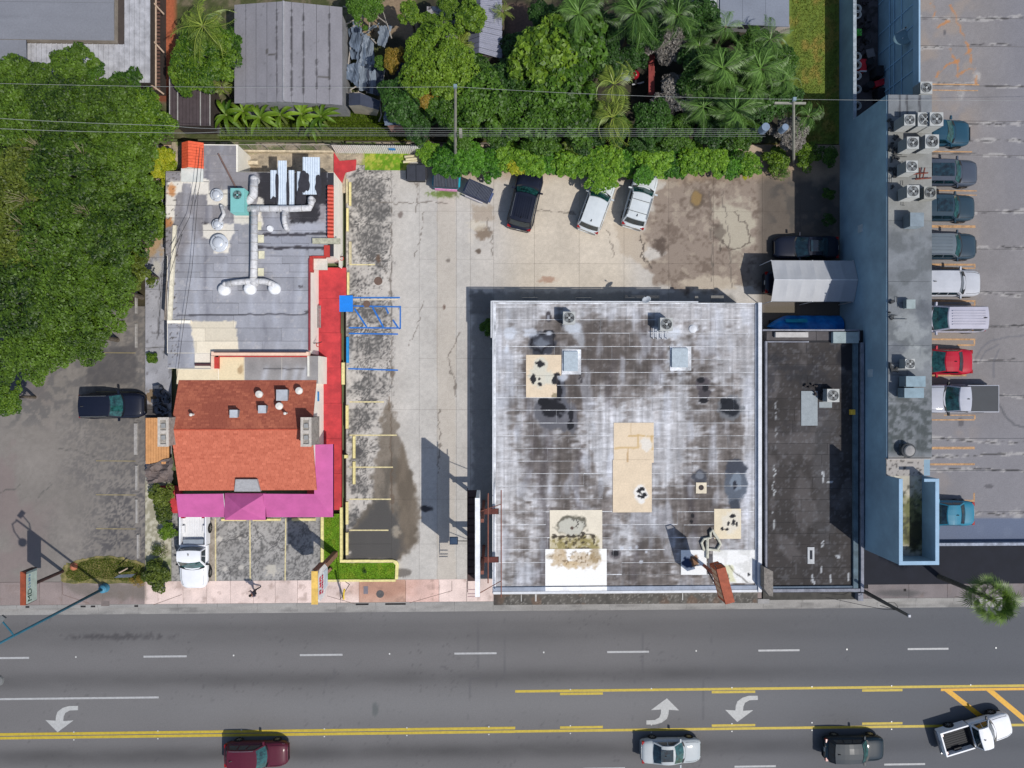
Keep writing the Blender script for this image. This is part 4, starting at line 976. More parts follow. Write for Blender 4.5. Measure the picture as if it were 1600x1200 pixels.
# ------------------------------------------------------------------ big blue-walled building with parking deck
blue = mat('blue_wall_paint', (134, 160, 178), rough=0.85, var=0.10, scale=0.35, fine=0.04, tint2=(142, 172, 190))
bluel = mat('pale_blue_trim', (150, 180, 204), rough=0.8, var=0.08, scale=1)
ZT = 6.8; ZP = 8.2
SX1 = P(1456, 400, ZT)[0]; SYN = P(1420, 148, ZT)[1]; SYS = P(1420, 716, ZT)[1]
TX1 = P(1466, 800, ZP)[0]; TYN = P(1430, 748, ZP)[1]; TYS = P(1430, 882, ZP)[1]; TX0 = 27.415
deck = thing('parking_deck', 'blue building carrying a rooftop parking deck and a tall concrete-roofed strip', 'building', (40, 5, 0))
DX0 = SX1 + 0.004; ZD = 5.0; DYS = P(1530, 852, 5.3)[1]
MB().box(DX0, 62, DYS + .004, 45, -0.3, ZD - 0.12).build('wall', blue, deck)
MB().box(TX0, SX1, SYS, SYN, -0.3, ZT - 0.1).build('wall', blue, deck)
MB().box(TX0, SX1 - 0.01, TYN + .003, SYS - .003, -0.3, ZT - 0.2).build('wall', blue, deck)
# tower shell with sunken roof
MB().box(TX0, TX1, TYS, TYS + 0.2, -0.3, ZP).build('wall', blue, deck)
MB().box(TX0, TX0 + 0.2, TYS + .203, TYN, -0.3, ZP).build('wall', blue, deck)
MB().box(TX1 - 0.2, TX1, TYS + .203, TYN, -0.3, ZP).build('wall', blue, deck)
tw = 0.235
for b_ in ((TX0 - .02, TX1 + .02, TYS - .02, TYS + tw), (TX0 - .02, TX0 + tw, TYS + tw + .003, TYN), (TX1 - tw, TX1 + .02, TYS + tw + .003, TYN), (TX1 - 1.0, TX1 - tw - .003, TYN - .2, TYN + .003)):
    MB().box(*b_, ZP + .002, ZP + .07).build('parapet_cap', bluel, deck)
def f_tow(x, y):
    c = base(x, (190, 184, 168)) * (0.8 + 0.3 * fbm(x, y, 10, 3))[:, None]
    c = mixc(c, (96, 98, 56), blot(x, y, 1425, 815, 24, 42, 0.4, 0.7, 9) * 0.8)
    c = mixc(c, (58, 56, 38), blot(x, y, 1432, 830, 14, 30, 0.4, 0.8, 7) * 0.85)
    c = mixc(c, (50, 50, 44), sst(0.6, 0.7, fbm(x, y, 5, 7)) * 0.6)
    c = mixc(c, (120, 130, 140), sst(862, 872, y) * 0.8)
    return c
TF = ZP - 1.5
paint_grid('sunken_roof', [(TX0 + .2, TYS + .2, TF), (TX1 - .2, TYS + .2, TF), (TX1 - .2, TYN, TF), (TX0 + .2, TYN, TF)], 0.1, f_tow, roofm, parent=deck, thick=0.3)
def f_strip(x, y):
    c = base(x, (122, 126, 130)) * (0.86 + 0.24 * fbm(x, y, 16, 3))[:, None]
    c = mixc(c, (90, 94, 96), sst(0.5, 0.66, fbm(x, y, 24, 5)) * 0.6)
    c = mixc(c, (64, 70, 70), sst(590, 640, y) * (1 - sst(702, 712, y)) * sst(0.35, 0.6, fbm(x, y, 6, 8)) * 0.75)
    c = mixc(c, (160, 158, 150), (1 - sst(330, 370, y)) * sst(185, 200, y) * 0.55)
    c = mixc(c, (156, 160, 160), (blot(x, y, 1425, 515, 28, 20, 0.3, 0.7, 8) + blot(x, y, 1432, 560, 24, 16, 0.3, 0.7, 8)) * 0.6)
    c = mixc(c, (84, 88, 96), (blot(x, y, 1445, 490, 12, 20, 0.3, 0.8, 8) + blot(x, y, 1400, 545, 14, 10, 0.3, 0.8, 8)) * 0.5)
    for lx in (1405.5, 1417, 1437): c = mixc(c, (64, 64, 68), line(x, y, [(lx, 148), (lx, 182)], 2.0, 0.8) * 0.8)
    c = mixc(c, (170, 164, 158), sst(713, 716, y) * 0.9); c = mixc(c, (70, 66, 64), sst(0.66, 0.72, fbm(x, y, 3, 14, 2)) * sst(713, 716, y) * 0.8)
    c = mixc(c, (70, 84, 88), (1 - sst(1388, 1398, x + (fbm(x, y, 10, 4) - .5) * 12)) * sst(675, 690, y) * (1 - sst(700, 712, y)) * 0.7)
    c = mixc(c, (110, 116, 120), line(x, y, [(1437, 330), (1437, 712)], 0.8, 0.6) * 0.6); c = mixc(c, (80, 84, 88), line(x, y, [(1418, 560), (1418, 712)], 1.2, 0.8) * 0.5)
    return c
for y0, y1 in ((148, 182), (182, 262), (262, 345), (345, 440), (440, 540), (540, 628), (628, 715.8)):
    q = rectq(1388, y0 + .2, 1456, y1 - .2, ZT); paint_grid('roof_slab', q, 0.1, f_strip, roofm, parent=deck, thick=0.1)
q = rectq(1388, 716, 1443, 756, ZT - .1); paint_grid('roof_slab', [(TX0, TYN - 0.0, ZT - .1), (SX1 - 0.5, TYN, ZT - .1), (SX1 - .5, SYS - .01, ZT - .1), (TX0, SYS - .01, ZT - .1)], 0.1, f_strip, roofm, parent=deck, thick=0.1)
MB().box(TX0 - .01, SX1, SYS - .08, SYS - .005, ZT - .3, ZT + .12).build('kerb_upstand', mat('pale_upstand', (170, 166, 162)), deck)
# parking deck surface
def f_deck(x, y):
    c = base(x, (131, 127, 127)) * (0.93 + 0.14 * fbm(x, y, 50, 3))[:, None] * (0.96 + 0.08 * fbm(x, y, 4, 4, 2))[:, None]
    c = mixc(c, (152, 138, 126), (1 - sst(1500, 1545, x)) * sst(0.4, 0.6, fbm(x, y, 40, 8)) * 0.6)
    c = mixc(c, (120, 122, 134), sst(1530, 1600, x) * 0.4 * (1 - sst(200, 500, y)) + sst(560, 700, y) * 0.3)
    for i, yy in enumerate((28, 72, 133, 189, 222, 242, 330, 389, 455, 508, 565, 618, 685, 711, 735, 800)):
        w = 1.2 if i % 3 else 2.4
        yl = [(1440 + 40 * k, yy + (k * 1.2 if i in (3, 8, 12) else 0) + 3 * math.sin(i * 2 + k)) for k in range(6)]
        c = mixc(c, (178, 174, 170), line(x, y, yl, w + 3, 2.5, 9, 200 + i) * sst(0.42, 0.6, fbm(x, y, 10, 60 + i)) * 0.65)
        c = mixc(c, (60, 58, 58), line(x, y, yl, 0.9, 1.5, 8, 230 + i) * sst(0.35, 0.6, fbm(x, y, 12, 90 + i)) * 0.9)
    c = mixc(c, (84, 84, 88), line(x, y, [(1600, 668), (1585, 664), (1570, 650), (1560, 630), (1556, 620)], 2.2, 1) * 0.7)
    for pts in ([(1524, 560), (1532, 545), (1548, 532), (1570, 527), (1600, 525)], [(1530, 566), (1540, 548), (1560, 538)], [(1552, 590), (1554, 562), (1562, 545)]): c = mixc(c, (100, 100, 106), line(x, y, pts, 2.0, 1) * 0.5)
    for bx, by, rx, ry in ((1476, 50, 2.5, 4), (1500, 145, 4, 4), (1501, 660, 4, 8), (1546, 760, 8, 3)): c = mixc(c, (84, 82, 86), blot(x, y, bx, by, rx, ry, 0.2, 0.4, 3) * 0.7)
    for bx, by in ((1526, 118), (1501, 145), (1574, 832), (1532, 825), (1590, 805)): c = mixc(c, (190, 186, 180), blot(x, y, bx, by, 6, 8, 0.5, 0.8, 3) * 0.5)
    # faded orange stripes of the old no-parking box
    for pts in ([(1486, 8), (1496, 34), (1506, 60), (1515, 80), (1521, 105), (1526, 130)], [(1462, 118), (1480, 103), (1500, 92), (1518, 78)], [(1466, 44), (1484, 30)], [(1456, 30), (1464, 16), (1456, 6)], [(1486, 78), (1490, 92), (1498, 104), (1496, 120)], [(1500, 116), (1512, 108), (1520, 106)]):
        c = mixc(c, (186, 124, 74), line(x, y, pts, 2.6, 2.5, 7) * sst(0.35, 0.6, fbm(x, y, 8, 97)) * 0.75)
    c = mixc(c, (92, 104, 128), sst(808, 811, y) * 0.85)
    return c
dk1 = [-260, 28, 72, 134, 189, 242, 330, 389, 455, 508, 565, 618, 685, 735, 800, 849]
for i in range(len(dk1) - 1):
    ya = P(1500, dk1[i], ZD)[1]; yb = P(1500, dk1[i + 1], ZD)[1]
    ya = min(ya, 45)
    for xa, xb in ((DX0 + .12, 46), (46.02, 62)):
        paint_grid('deck_slab', [(xa, yb + .012, ZD), (xb, yb + .012, ZD), (xb, ya - .012, ZD), (xa, ya - .012, ZD)], 0.1 if xb < 45.9 or xa < 40 else 0.4, f_deck, conc, parent=deck, thick=0.11)
MB().box(DX0, 62, DYS, DYS + 0.2, ZD - .2, ZD + .45).build('parapet_cap', mat('chipped_parapet', (150, 156, 170), var=0.3, scale=3, fine=0.2), deck)
MB().box(DX0 - .02, DX0 + 0.1, SYN + .01, 45, ZD - .4, ZD + .3).build('parapet_cap', bluel, deck)
# ribs and bands on the courtyard face
for yy in (-20, 30, 62, 96, 130):
    y_ = P(1420, yy, 2.5)[1]; MB().box(DX0 - .06, DX0 - .002, y_ - .04, y_ + .04, 0, ZD - .42).build('wall_rib', mat('blue_rib', (150, 186, 212)), deck)
for zz in (1.6, 2.2, 3.2): MB().box(DX0 - .10, DX0 - .062, SYN + .2, 44, zz, zz + .06).build('wall_band', mat('blue_rib', (150, 186, 212)), deck)
orl = mat('faded_orange_paint', (178, 140, 100), rough=0.75, var=0.3, scale=3, fine=0.3)
for y0, y1, xa, xb in ((131, 133, 1456, 1530), (140.5, 142, 1456, 1528), (236, 238, 1456, 1519), (297, 299, 1456, 1526), (304, 305.5, 1462, 1526), (352, 356, 1456, 1524), (412, 415, 1456, 1524), (418, 420, 1470, 1524), (469, 471.5, 1456, 1524), (476, 477.5, 1475, 1524), (529, 531.5, 1456, 1524), (538, 540.5, 1496, 1523), (585, 588, 1456, 1510), (648, 649.5, 1475, 1524), (655, 657, 1456, 1523), (698, 702, 1456, 1523), (724, 727, 1449, 1523), (781, 784, 1468, 1523)):
    a, b, c_, d_ = pquad(xa, y0, xb, y1, ZD); MB().box(max(a, DX0 + .13), b, c_, d_, ZD + .003, ZD + .006).build('stall_line', orl, deck)
for xx, y0, y1 in ((1523, 415.2, 417.8), (1523, 471.7, 475.8), (1522.5, 531.7, 537.8), (1523, 649.7, 654.8), (1522, 770, 781)):
    a, b, c_, d_ = pquad(xx - 1.2, y0, xx + 1.2, y1, ZD); MB().box(a, b, c_, d_, ZD + .003, ZD + .006).build('stall_line', orl, deck)
# black-topped ramp south of it
MB().box(27.42, 62, -15.22 - .7, DYS - .003, -0.3, 0.004).build('dark_forecourt', mat('black_asphalt', (28, 30, 40), rough=0.9, var=0.15, scale=0.8), kind='structure')
# courtyard, low blue wall
lw = thing('boundary_wall', 'low blue wall between the lawn and the narrow courtyard', 'wall', (27.6, 30, 0))
WX1 = 27.415 + 0.22
MB().box(27.415, WX1, SYN + .004, 45, -0.3, 2.1).build('wall_body', blue, lw)
MB().box(27.40, WX1 + .02, SYN + .004, 45, 2.1, 2.14).build('coping', mat('worn_coping', (150, 160, 168), var=0.3, scale=4), lw)
def f_court(x, y):
    c = base(x, (84, 78, 80)) * (0.75 + 0.5 * fbm(x, y, 8, 3))[:, None]
    c = mixc(c, (48, 44, 44), sst(0.5, 0.65, fbm(x, y, 6, 5)) * (1 - sst(70, 100, y)) * 0.7)
    return mixc(c, (56, 74, 40), sst(1379, 1382, x) * (1 - sst(100, 115, y)) * 0.9)
paint_grid('courtyard', [(WX1, SYN + .01, 0), (DX0 - .1, SYN + .01, 0), (DX0 - .1, 45, 0), (WX1, 45, 0)], 0.1, f_court, conc, thick=0.2, kind='structure')
for a, b, z_ in ((1331, 357, 3.2), (1364, 583, 4.6)):
    q_ = P(a, b, z_)[1]; MB().box(27.38, 27.412, q_ - .28, q_ + .28, z_ - .35, z_ + .35).build('wall_notice', mat('wall_notice', (176, 190, 200)), deck)
# roof plant on the tall strip
G = 'condenser units on the tall strip roof'
ac(1421.5, 187.5, ZT + .15, 0.75, 1.35, 'tall condenser unit, westmost of the row of three on the concrete strip roof', group=G)
ac(1445, 186.5, ZT + .15, 0.95, 1.3, 'condenser unit with a white cross over its fan, middle of the row of three', group=G, cross=True)
ac(1463.5, 186, ZT + .15, 0.92, 1.5, 'condenser unit jutting over the deck edge, eastmost of three in a row', group=G)
ac(1426.5, 223, ZT + .15, 0.82, 1.2, 'condenser unit with black fan, left one of the second row of two', group=G, blades=3)
ac(1456.5, 221, ZT + .15, 0.95, 1.2, 'black-fanned condenser unit at the deck edge, right one of the second row', group=G, blades=3)
ac(1425, 260, ZT + .15, 0.8, 1.2, 'lone condenser unit north of the rusty pipes on the concrete strip roof', group=G)
ac(1427, 299, ZT + .15, 0.85, 1.2, 'condenser unit with grey fan next to the dark-cased one', group=G)
ac(1453.5, 301, ZT + .15, 0.85, 0.8, 'condenser unit with dark teal casing at the deck edge', group=G, body=mat('dark_teal_case', (34, 54, 60)), top=mat('tan_rim', (150, 150, 144)), blades=3)
ac(1447.5, 137, ZD - .2 + .3, 0.85, 1.0, 'condenser unit standing alone north of the concrete strip roof', group=G, blades=3)
ac(1433, 343, ZT + .1, 0.95, 0.9, 'pale lidded unit just south of the condensers on the strip roof', group=G, lid=True, top=mat('pale_lid', (126, 138, 146)))
ac(1423.5, 475, ZT + .1, 0.62, 0.5, 'small pale box unit amid loose pipes midway along the strip roof', group=G, lid=True, top=mat('pale_lid2', (150, 162, 162)))
ac(1422, 568.5, ZT + .05, 0.68, 0.8, 'round-fanned small unit above the two flat-topped units', group=G, rfan=0.46)
ac(1431, 596, ZT + .1, 1.35, 0.9, 'wide flat-topped unit with blue-grey lid, northern one of a touching pair', group=G, d=0.72, lid=True, top=mat('bluegrey_lid', (134, 154, 164)))
ac(1428.5, 614, ZT + .1, 1.35, 0.9, 'wide flat-topped unit with blue-grey lid, southern one of a touching pair', group=G, d=0.68, lid=True, top=mat('bluegrey_lid'  , (134, 154, 164)))
x, y = P(1421, 704, ZT + .6)
t = thing('exhaust_fan', 'round mushroom exhaust fan at the south end of the concrete strip roof', 'roof fan', (x, y, ZT))
MB().box(-.4, .4, -.4, .4, 0, .25).build('kerb', mat('dark_kerb', (70, 72, 74)), t, local=True)
MB().lathe(0, 0, [(0.42, .25), (0.5, .4), (0.5, .5), (0.42, .55)], 24).build('skirt', mat('dark_kerb' , (70, 72, 74)), t, local=True)
MB().lathe(0, 0, [(0.37, .55), (0.37, .62), (0.32, .68), (0.1, .72), (0.01, .72)], 24).build('dome', mat('fan_dome', (150, 148, 146)), t, local=True)
cl = MB()
for k in range(34):
    a = rnd.uniform(1389, 1403); b = rnd.choice([rnd.uniform(185, 215), rnd.uniform(222, 250), rnd.uniform(262, 285), rnd.uniform(290, 312), rnd.uniform(470, 505), rnd.uniform(562, 580)])
    cl.obox(P3(a, b, ZT + .1), (rnd.uniform(.08, .4), rnd.uniform(.05, .25), rnd.uniform(.05, .3)), rnd.uniform(0, 3))
for k in range(22):
    a = rnd.uniform(1390, 1415); b = rnd.choice([rnd.uniform(190, 310), rnd.uniform(468, 510), rnd.uniform(560, 590), rnd.uniform(240, 280)])
    a2 = a + rnd.uniform(-10, 25); b2 = b + rnd.uniform(-14, 14); cl.tube([P3(a, b, ZT + .1), P3(a, b2, ZT + .15), P3(a2, b2, ZT + .1)], 0.02, 5)
tag(cl.build('pipe_runs', mat('pipe_dark', (58, 60, 62), var=0.4, scale=5), kind='stuff'), 'dark refrigerant pipes and fittings along the west edge of the strip roof', 'pipes')
cl = MB()
for a, b in (((1425, 272), (1450, 270)), ((1437, 262), (1437, 280)), ((1445, 262), (1442, 278)), ((1430, 280), (1455, 278))): cl.tube([P3(*a, ZT + .2), P3(*b, ZT + .2)], 0.05, 6)
tag(cl.build('rusty_pipework', mat('rusty_red', (120, 62, 50), var=0.3, scale=5)), 'rusty red pipe frame between the condensers on the strip roof', 'pipe frame')
# ------------------------------------------------------------------ restaurant
rest = thing('restaurant', 'restaurant with grey flat roof, orange shingle gable and magenta awning', 'building', (-19.5, 0, 0))
ZF = 2.8
cream = mat('cream_stucco', (250, 244, 230), rough=0.85, var=0.06, scale=0.8, fine=0.05)
redp = mat('red_trim_paint', (186, 60, 52), rough=0.6, var=0.12, scale=3)
felt_gap = mat('felt_gap', (52, 52, 58), rough=0.9)
redwalk = mat('red_walkway_paint', (184, 54, 60), rough=0.7, var=0.18, scale=1.3, fine=0.12, tint2=(192, 58, 62))
def wx(px, z): return P(px, 500, z)[0]
def wy(py, z): return P(400, py, z)[1]
E1 = wx(484, ZF); E2 = wx(520.5, ZF + .3); W1 = wx(262, ZF); W2 = wx(259, ZF)
wl = MB()
wl.box(W1 - .05, E1, wy(552, ZF), wy(400, ZF), -.3, ZF - .03)
wl.box(W2, E2, wy(400, ZF) + .003, wy(268.5, ZF), -.3, ZF - .03)
wl.box(W1, wx(331, ZF), wy(575.5, ZF), wy(552, ZF) - .003, -.3, ZF - .03)
wl.build('wall', cream, rest)
wl = MB().box(wx(318, ZF), wx(371, ZF), wy(268.5, ZF) + .003, wy(226, ZF), -.3, ZF - .03).build('wall', cream, rest)
MB().box(W1, E1 - .01, wy(551, ZF), wy(400, ZF), ZF - .03, ZF - .012).build('base_coat', felt_gap, rest)
MB().box(W2 + .01, E2 - .02, wy(400, ZF) + .003, wy(269, ZF), ZF - .03, ZF - .012).build('base_coat', felt_gap, rest)
TAR = [(403, 268), (512, 268), (512, 322), (505, 345), (455, 348), (450, 322), (404, 322)]
def f_rest(x, y):
    c = base(x, (154, 155, 162)) * (0.92 + 0.15 * fbm(x, y * 0.5, 14, 3))[:, None]
    c = mixc(c, (132, 128, 130), (1 - sst(395, 420, y + (x - 270) * 0.6 + (fbm(x, y, 30, 5) - .5) * 60)) * 0.75)
    for sx, a in ((300, .5), (310, .4), (350, .35), (395, .3), (430, .35), (470, .4), (290, .3), (330, .25)):
        c = mixc(c, (184, 188, 200), np.exp(-((x - sx - 3 * np.sin(y / 20.0)) / 4.5) ** 2) * sst(0.35, 0.65, fbm(x * 2, y * 0.5, 20, int(sx))) * a)
    for sx, a in ((322, .5), (365, .4), (413, .4), (455, .3), (283, .3)):
        c = mixc(c, (104, 104, 114), np.exp(-((x - sx) / 5) ** 2) * sst(0.4, 0.65, fbm(x * 2, y * 0.5, 22, int(sx))) * a)
    c = mixc(c, (196, 190, 186), sst(0.68, 0.76, fbm(x, y, 5, 17, 3)) * 0.3)
    # tar over the north-east corner
    t = area(x, y, TAR, 1.2, 4, 6, 4)
    c = mixc(c, (48, 47, 52), t * (0.97 - 0.2 * sst(0.55, 0.7, fbm(x, y, 16, 12))))
    c = mixc(c, (60, 58, 64), line(x, y, [(412, 366), (445, 367), (470, 366), (510, 366)], 4, 1.5, 6) * 0.9)
    c = mixc(c, (54, 52, 58), line(x, y, [(402, 386), (430, 388), (460, 386), (508, 388)], 3.5, 1.5, 6) * 0.9)
    c = mixc(c, (172, 174, 184), area(x, y, [(450, 352), (510, 350), (508, 362), (452, 364)], 1.2, 4, 5) * 0.8)
    c = mixc(c, (150, 152, 162), area(x, y, [(406, 370), (480, 370), (508, 384), (404, 384)], 1.5, 3, 5) * 0.8)
    c = mixc(c, (170, 166, 170), area(x, y, [(500, 320), (512, 318), (512, 350), (496, 346)], 1.2, 4, 4) * 0.8)
    c = mixc(c, (150, 152, 162), area(x, y, [(414, 340), (440, 340), (440, 360), (414, 360)], 1.5, 2, 5) * 0.7)
    # cream and white coating
    W = (226, 220, 208)
    for pl in ([(268, 283), (327, 280), (327, 304), (300, 304), (298, 286), (285, 286), (284, 300), (274, 305), (272, 350), (262, 350), (258, 320), (262, 285)], [(283, 262), (318, 262), (316, 285), (283, 280)], [(322, 297), (358, 297), (358, 321), (324, 320)], [(317, 350), (366, 350), (366, 365), (360, 372), (358, 395), (335, 395), (332, 375), (317, 370)], [(365, 335), (390, 334), (390, 350), (366, 350)],
               [(393, 325), (406, 330), (412, 350), (400, 365), (393, 380)], [(297, 502), (368, 501.5), (373, 545), (374, 553), (304, 553), (300, 520)], [(262, 500), (300, 500), (300, 505), (262, 505)], [(404, 308), (412, 310), (412, 322), (400, 322)]):
        c = mixc(c, W if pl[0][1] < 500 else (228, 216, 192), area(x, y, pl, 0.8, 2.0, 4, 3) * 0.92)
    c = mixc(c, (186, 120, 66), (blot(x, y, 268, 296, 6, 8, .3, .8, 4) + blot(x, y, 264, 348, 6, 8, .3, .8, 4)) * 0.8)
    c = mixc(c, (70, 64, 60), sst(0.7, 0.76, fbm(x, y, 2.5, 19, 2)) * (1 - sst(275, 283, x)) * 0.8)
    for pts in ([(380, 491.8), (330, 492), (276, 493.5)], [(296, 491.5), (480, 491)]): c = mixc(c, (60, 58, 64), line(x, y, pts, 1.0, .8) * 0.8)
    for bx, by in ((455, 341), (467, 385), (480, 487), (470, 448), (320, 349)): c = mixc(c, (60, 56, 58), blot(x, y, bx, by, 4, 2, .3, .9, 2) * .7)
    return c
sheets(rest, [(552, 575)], ZF, f_rest, lambda a, b: (262, 304), 60, 90, roofm, seed=33, gap=0.12)
paint_grid('roof_sheet', rectq(304.4, 552.3, 330.5, 575, ZF), .1, lambda x, y: mixc(base(x, (232, 222, 206)), (60, 56, 58), line(x, y, [(304, 569), (331, 569)], 3, .3)), roofm, parent=rest, thick=.02)
ra = [(400, 412), (412, 425), (425, 433.5), (433.5, 454), (454, 473.5), (473.5, 492), (492, 512.5), (512.5, 533), (533, 551.5)]
sheets(rest, ra, ZF, f_rest, lambda a, b: (262, 483.5), 60, 130, roofm, seed=3, gap=0.2, xgap=0.12, thick=0.012)
rb = [(269, 284), (284, 303), (303, 321), (321, 340.5), (340.5, 360), (360, 380), (380, 400)]
sheets(rest, rb, ZF, f_rest, lambda a, b: (259, 512), 55, 120, roofm, seed=4, gap=0.2, xgap=0.12, thick=0.012)
sheets(rest, [(227, 243), (243, 263), (263, 269)], ZF, f_rest, lambda a, b: (318, 369), 40, 60, roofm, seed=6, gap=0.12, xgap=0.12)
def rcap(x0, y0, x1, y1, z0, z1, m, name='parapet_cap', par=None):
    mb = MB(); pbox(mb, x0, y0, x1, y1, z0, z1); return mb.build(name, m, par or rest)
MB().prism([P(261.5, 500, ZF + .2), P(267.5, 500, ZF + .2), P(275, 352, ZF + .2), P(270, 352, ZF + .2)], ZF - .1, ZF + .2).build('parapet_cap', mat('peeling_cream', (226, 218, 196), var=0.2, scale=3, fine=0.15), rest)
MB().prism([P(256.5, 500, ZF - .1), P(260.5, 500, ZF - .1), P(268, 352, ZF - .1), P(264.5, 352, ZF - .1)], ZF - .5, ZF - .1).build('gutter', mat('dirty_gutter', (150, 140, 130), var=0.3, scale=4), rest)
rcap(261, 500.5, 297, 505, ZF, ZF + .16, cream)
rcap(482, 404, 484.6, 548, ZF, ZF + .14, mat('maroon_line', (142, 60, 66), var=0.2), 'red_edge')
# awning box at the service door and red ridge tiles
MB().box(wx(487, 2.5), wx(511, 2.5), wy(421, 2.5), wy(403, 2.5), 2.3, 2.5).build('door_hood', mat('hood_cream', (218, 214, 200), var=0.12, scale=3), rest)
MB().box(wx(484, 2.9), wx(488, 2.9), wy(424, 2.9), wy(400, 2.9), 2.4, 2.95).build('red_edge', redp, rest)
MB().box(wx(487.5, 2.9), wx(508, 2.9), wy(402.4, 2.9), wy(399.5, 2.9), 2.52, 2.95).build('red_edge', redp, rest)
tilem = mat('red_roof_tile', (206, 84, 64), rough=0.6, var=0.18, scale=6, obj=True)
for k, yy in enumerate(np.arange(289, 369, 5.8)):
    a = wx(511.5, ZF + .45); b = wx(520.5, ZF + .45); c = wy(yy + 5.3, ZF + .45); d = wy(yy, ZF + .45)
    m = MB(); n = 6; 
    vs_ = []
    for q in range(n + 1):
        t_ = math.pi * q / n; yc = (c + d) / 2 + math.cos(t_) * (d - c) / 2 * 1.02; zz = ZF + .2 + .13 * math.sin(t_)
        vs_ += [(a, yc, zz + .10), (b, yc, zz)]
    m.add(vs_, [(2 * q, 2 * q + 1, 2 * q + 3, 2 * q + 2) for q in range(n)] + [tuple(range(1, 2 * n + 2, 2))])
    m.build('roof_tile', tilem, rest)
MB().box(wx(512, ZF + .2), wx(520, ZF + .2), wy(372, ZF + .2), wy(288, ZF + .2), ZF - .2, ZF + .16).build('tile_bed', redp, rest)
MB().box(wx(506, ZF + .1), wx(515, ZF + .1), wy(401, ZF), wy(383, ZF), ZF - .2, ZF + .08).build('red_edge', redp, rest)
MB().box(wx(488, 3.05), wx(531, 3.05), wy(380, 3.05), wy(371.5, 3.05), 2.85, 3.05).build('concrete_beam', mat('mossy_beam', (176, 174, 152), var=0.25, scale=4, fine=0.2), rest)
MB().box(E2 + .003, wx(529.5, 1.2), wy(416, 1.2), wy(283, 1.2), -.2, 1.2).build('lower_wall', cream, rest)
# corrugated metal sheets patched with tar
tin = mat('pale_blue_tin', (206, 218, 230), rough=0.5, var=0.08, scale=3)
def tinsheet(x0, y0, x1, y1, z):
    a, b, c, d = pquad(x0, y0, x1, y1, z); n = max(4, int((b - a) / 0.08)); vs_ = []
    for k in range(n + 1):
        xx = a + (b - a) * k / n; zz = z + (0.025 if k % 2 else 0)
        vs_ += [(xx, c, zz), (xx, d, zz)]
    return MB().add(vs_, [(2 * k, 2 * k + 2, 2 * k + 3, 2 * k + 1) for k in range(n)])
for s in ((422.5, 266, 432.5, 314, ZF + .10), (434, 251, 448, 321, ZF + .16), (451, 266, 460, 322, ZF + .10), (464, 268, 469.5, 324, ZF + .08), (473, 245.5, 500, 304, ZF + .18)): tinsheet(*s).build('metal_sheet', tin, rest)
rg2 = random.Random(12)
tarb = mat('tar_blob', (52, 51, 58), rough=0.8, var=0.2, scale=4)
def blobpoly(cx_, cy_, rx, ry, z, m, par, name='tar_patch', seed=0, n=26, rough_=0.35):
    r_ = random.Random(seed); k = [1 + r_.uniform(-rough_, rough_) for _ in range(n)]
    k = [(k[i - 1] + 2 * k[i] + k[(i + 1) % n]) / 4 for i in range(n)]
    pts = [P(cx_ + rx * k[i] * math.cos(2 * math.pi * i / n), cy_ + ry * k[i] * math.sin(2 * math.pi * i / n), z) for i in range(n)]
    return MB().prism(pts, z - .012, z).build(name, m, par)
for i, (a, b, c, d, z) in enumerate(((476, 285, 9, 17, .222), (433, 300, 2.6, 28, .2), (449.5, 296, 2.4, 24, .21), (470, 310, 7, 20, .13), (498, 292, 6, 18, .225), (428, 312, 6, 5, .14))): blobpoly(a, b, c, d, ZF + z, tarb, rest, seed=i + 3)
# ducts
duct = mat('white_coated_duct', (204, 203, 204), rough=0.65, var=0.2, scale=4, fine=0.1)
zd = ZF + .42
dt = thing('roof_ducts', 'white-coated pipework branching across the grey restaurant roof', 'ducts', P3(398, 380, ZF))
for nm, pts, r in (('duct', [(397, 330), (397, 400), (396, 441)], .26), ('duct', [(352, 444), (372, 441), (396, 439), (415, 440), (426, 444)], .22), ('duct', [(384, 326), (430, 326), (460, 326), (484, 325), (486, 318), (486, 311)], .24), ('duct', [(444, 328), (444, 345), (447, 356)], .18), ('duct', [(380, 316), (390, 313), (396, 305), (397, 280)], .3), ('duct', [(346, 322), (350, 335), (344, 345)], .13)):
    z_ = zd + (0.02 if r < .2 else 0); MB().tube([P3(a, b, z_) for a, b in pts], r, 12).build(nm, duct, dt, smooth=True)
    bd = MB()
    for (a0, b0), (a1, b1) in zip(pts[:-1], pts[1:]):
        n_ = max(1, int(math.hypot(a1 - a0, b1 - b0) / 13))
        for k in range(n_):
            u = (k + .5) / n_; v = u + .6 / max(8, math.hypot(a1 - a0, b1 - b0)); bd.tube([P3(a0 + (a1 - a0) * u, b0 + (b1 - b0) * u, z_), P3(a0 + (a1 - a0) * v, b0 + (b1 - b0) * v, z_)], r * 1.06, 12)
    o_ = bd.build('duct_joints', mat('duct_joint', (150, 146, 140), var=.3, scale=5), dt); o_['kind'] = 'stuff'
    for k in range(2): 
        a = pts[k * (len(pts) - 1)]; MB().lathe(*P(a[0], a[1], z_), [(r, ZF), (r, z_), (r * .75, z_ + r * .7), (r * .3, z_ + r)], 14).build('elbow', duct, dt, smooth=True)
wh = mat('bright_duct_end', (240, 241, 243), rough=0.6)
for a, b in ((348, 452), (388.5, 450.5), (427, 450)): MB().lathe(*P(a, b, ZF + .5), [(.42, ZF), (.44, ZF + .35), (.3, ZF + .5), (.05, ZF + .52)], 18).build('duct_outlet', wh, dt, smooth=True)
for a, b in ((400, 353), (404, 373), (405, 398), (404, 425)):
    m = MB(); pbox(m, a - 1, b - 6, a + 8, b + 6, ZF + .02, ZF + .09); m.build('support_pad', mat('pad_cream', (222, 218, 190)), dt)
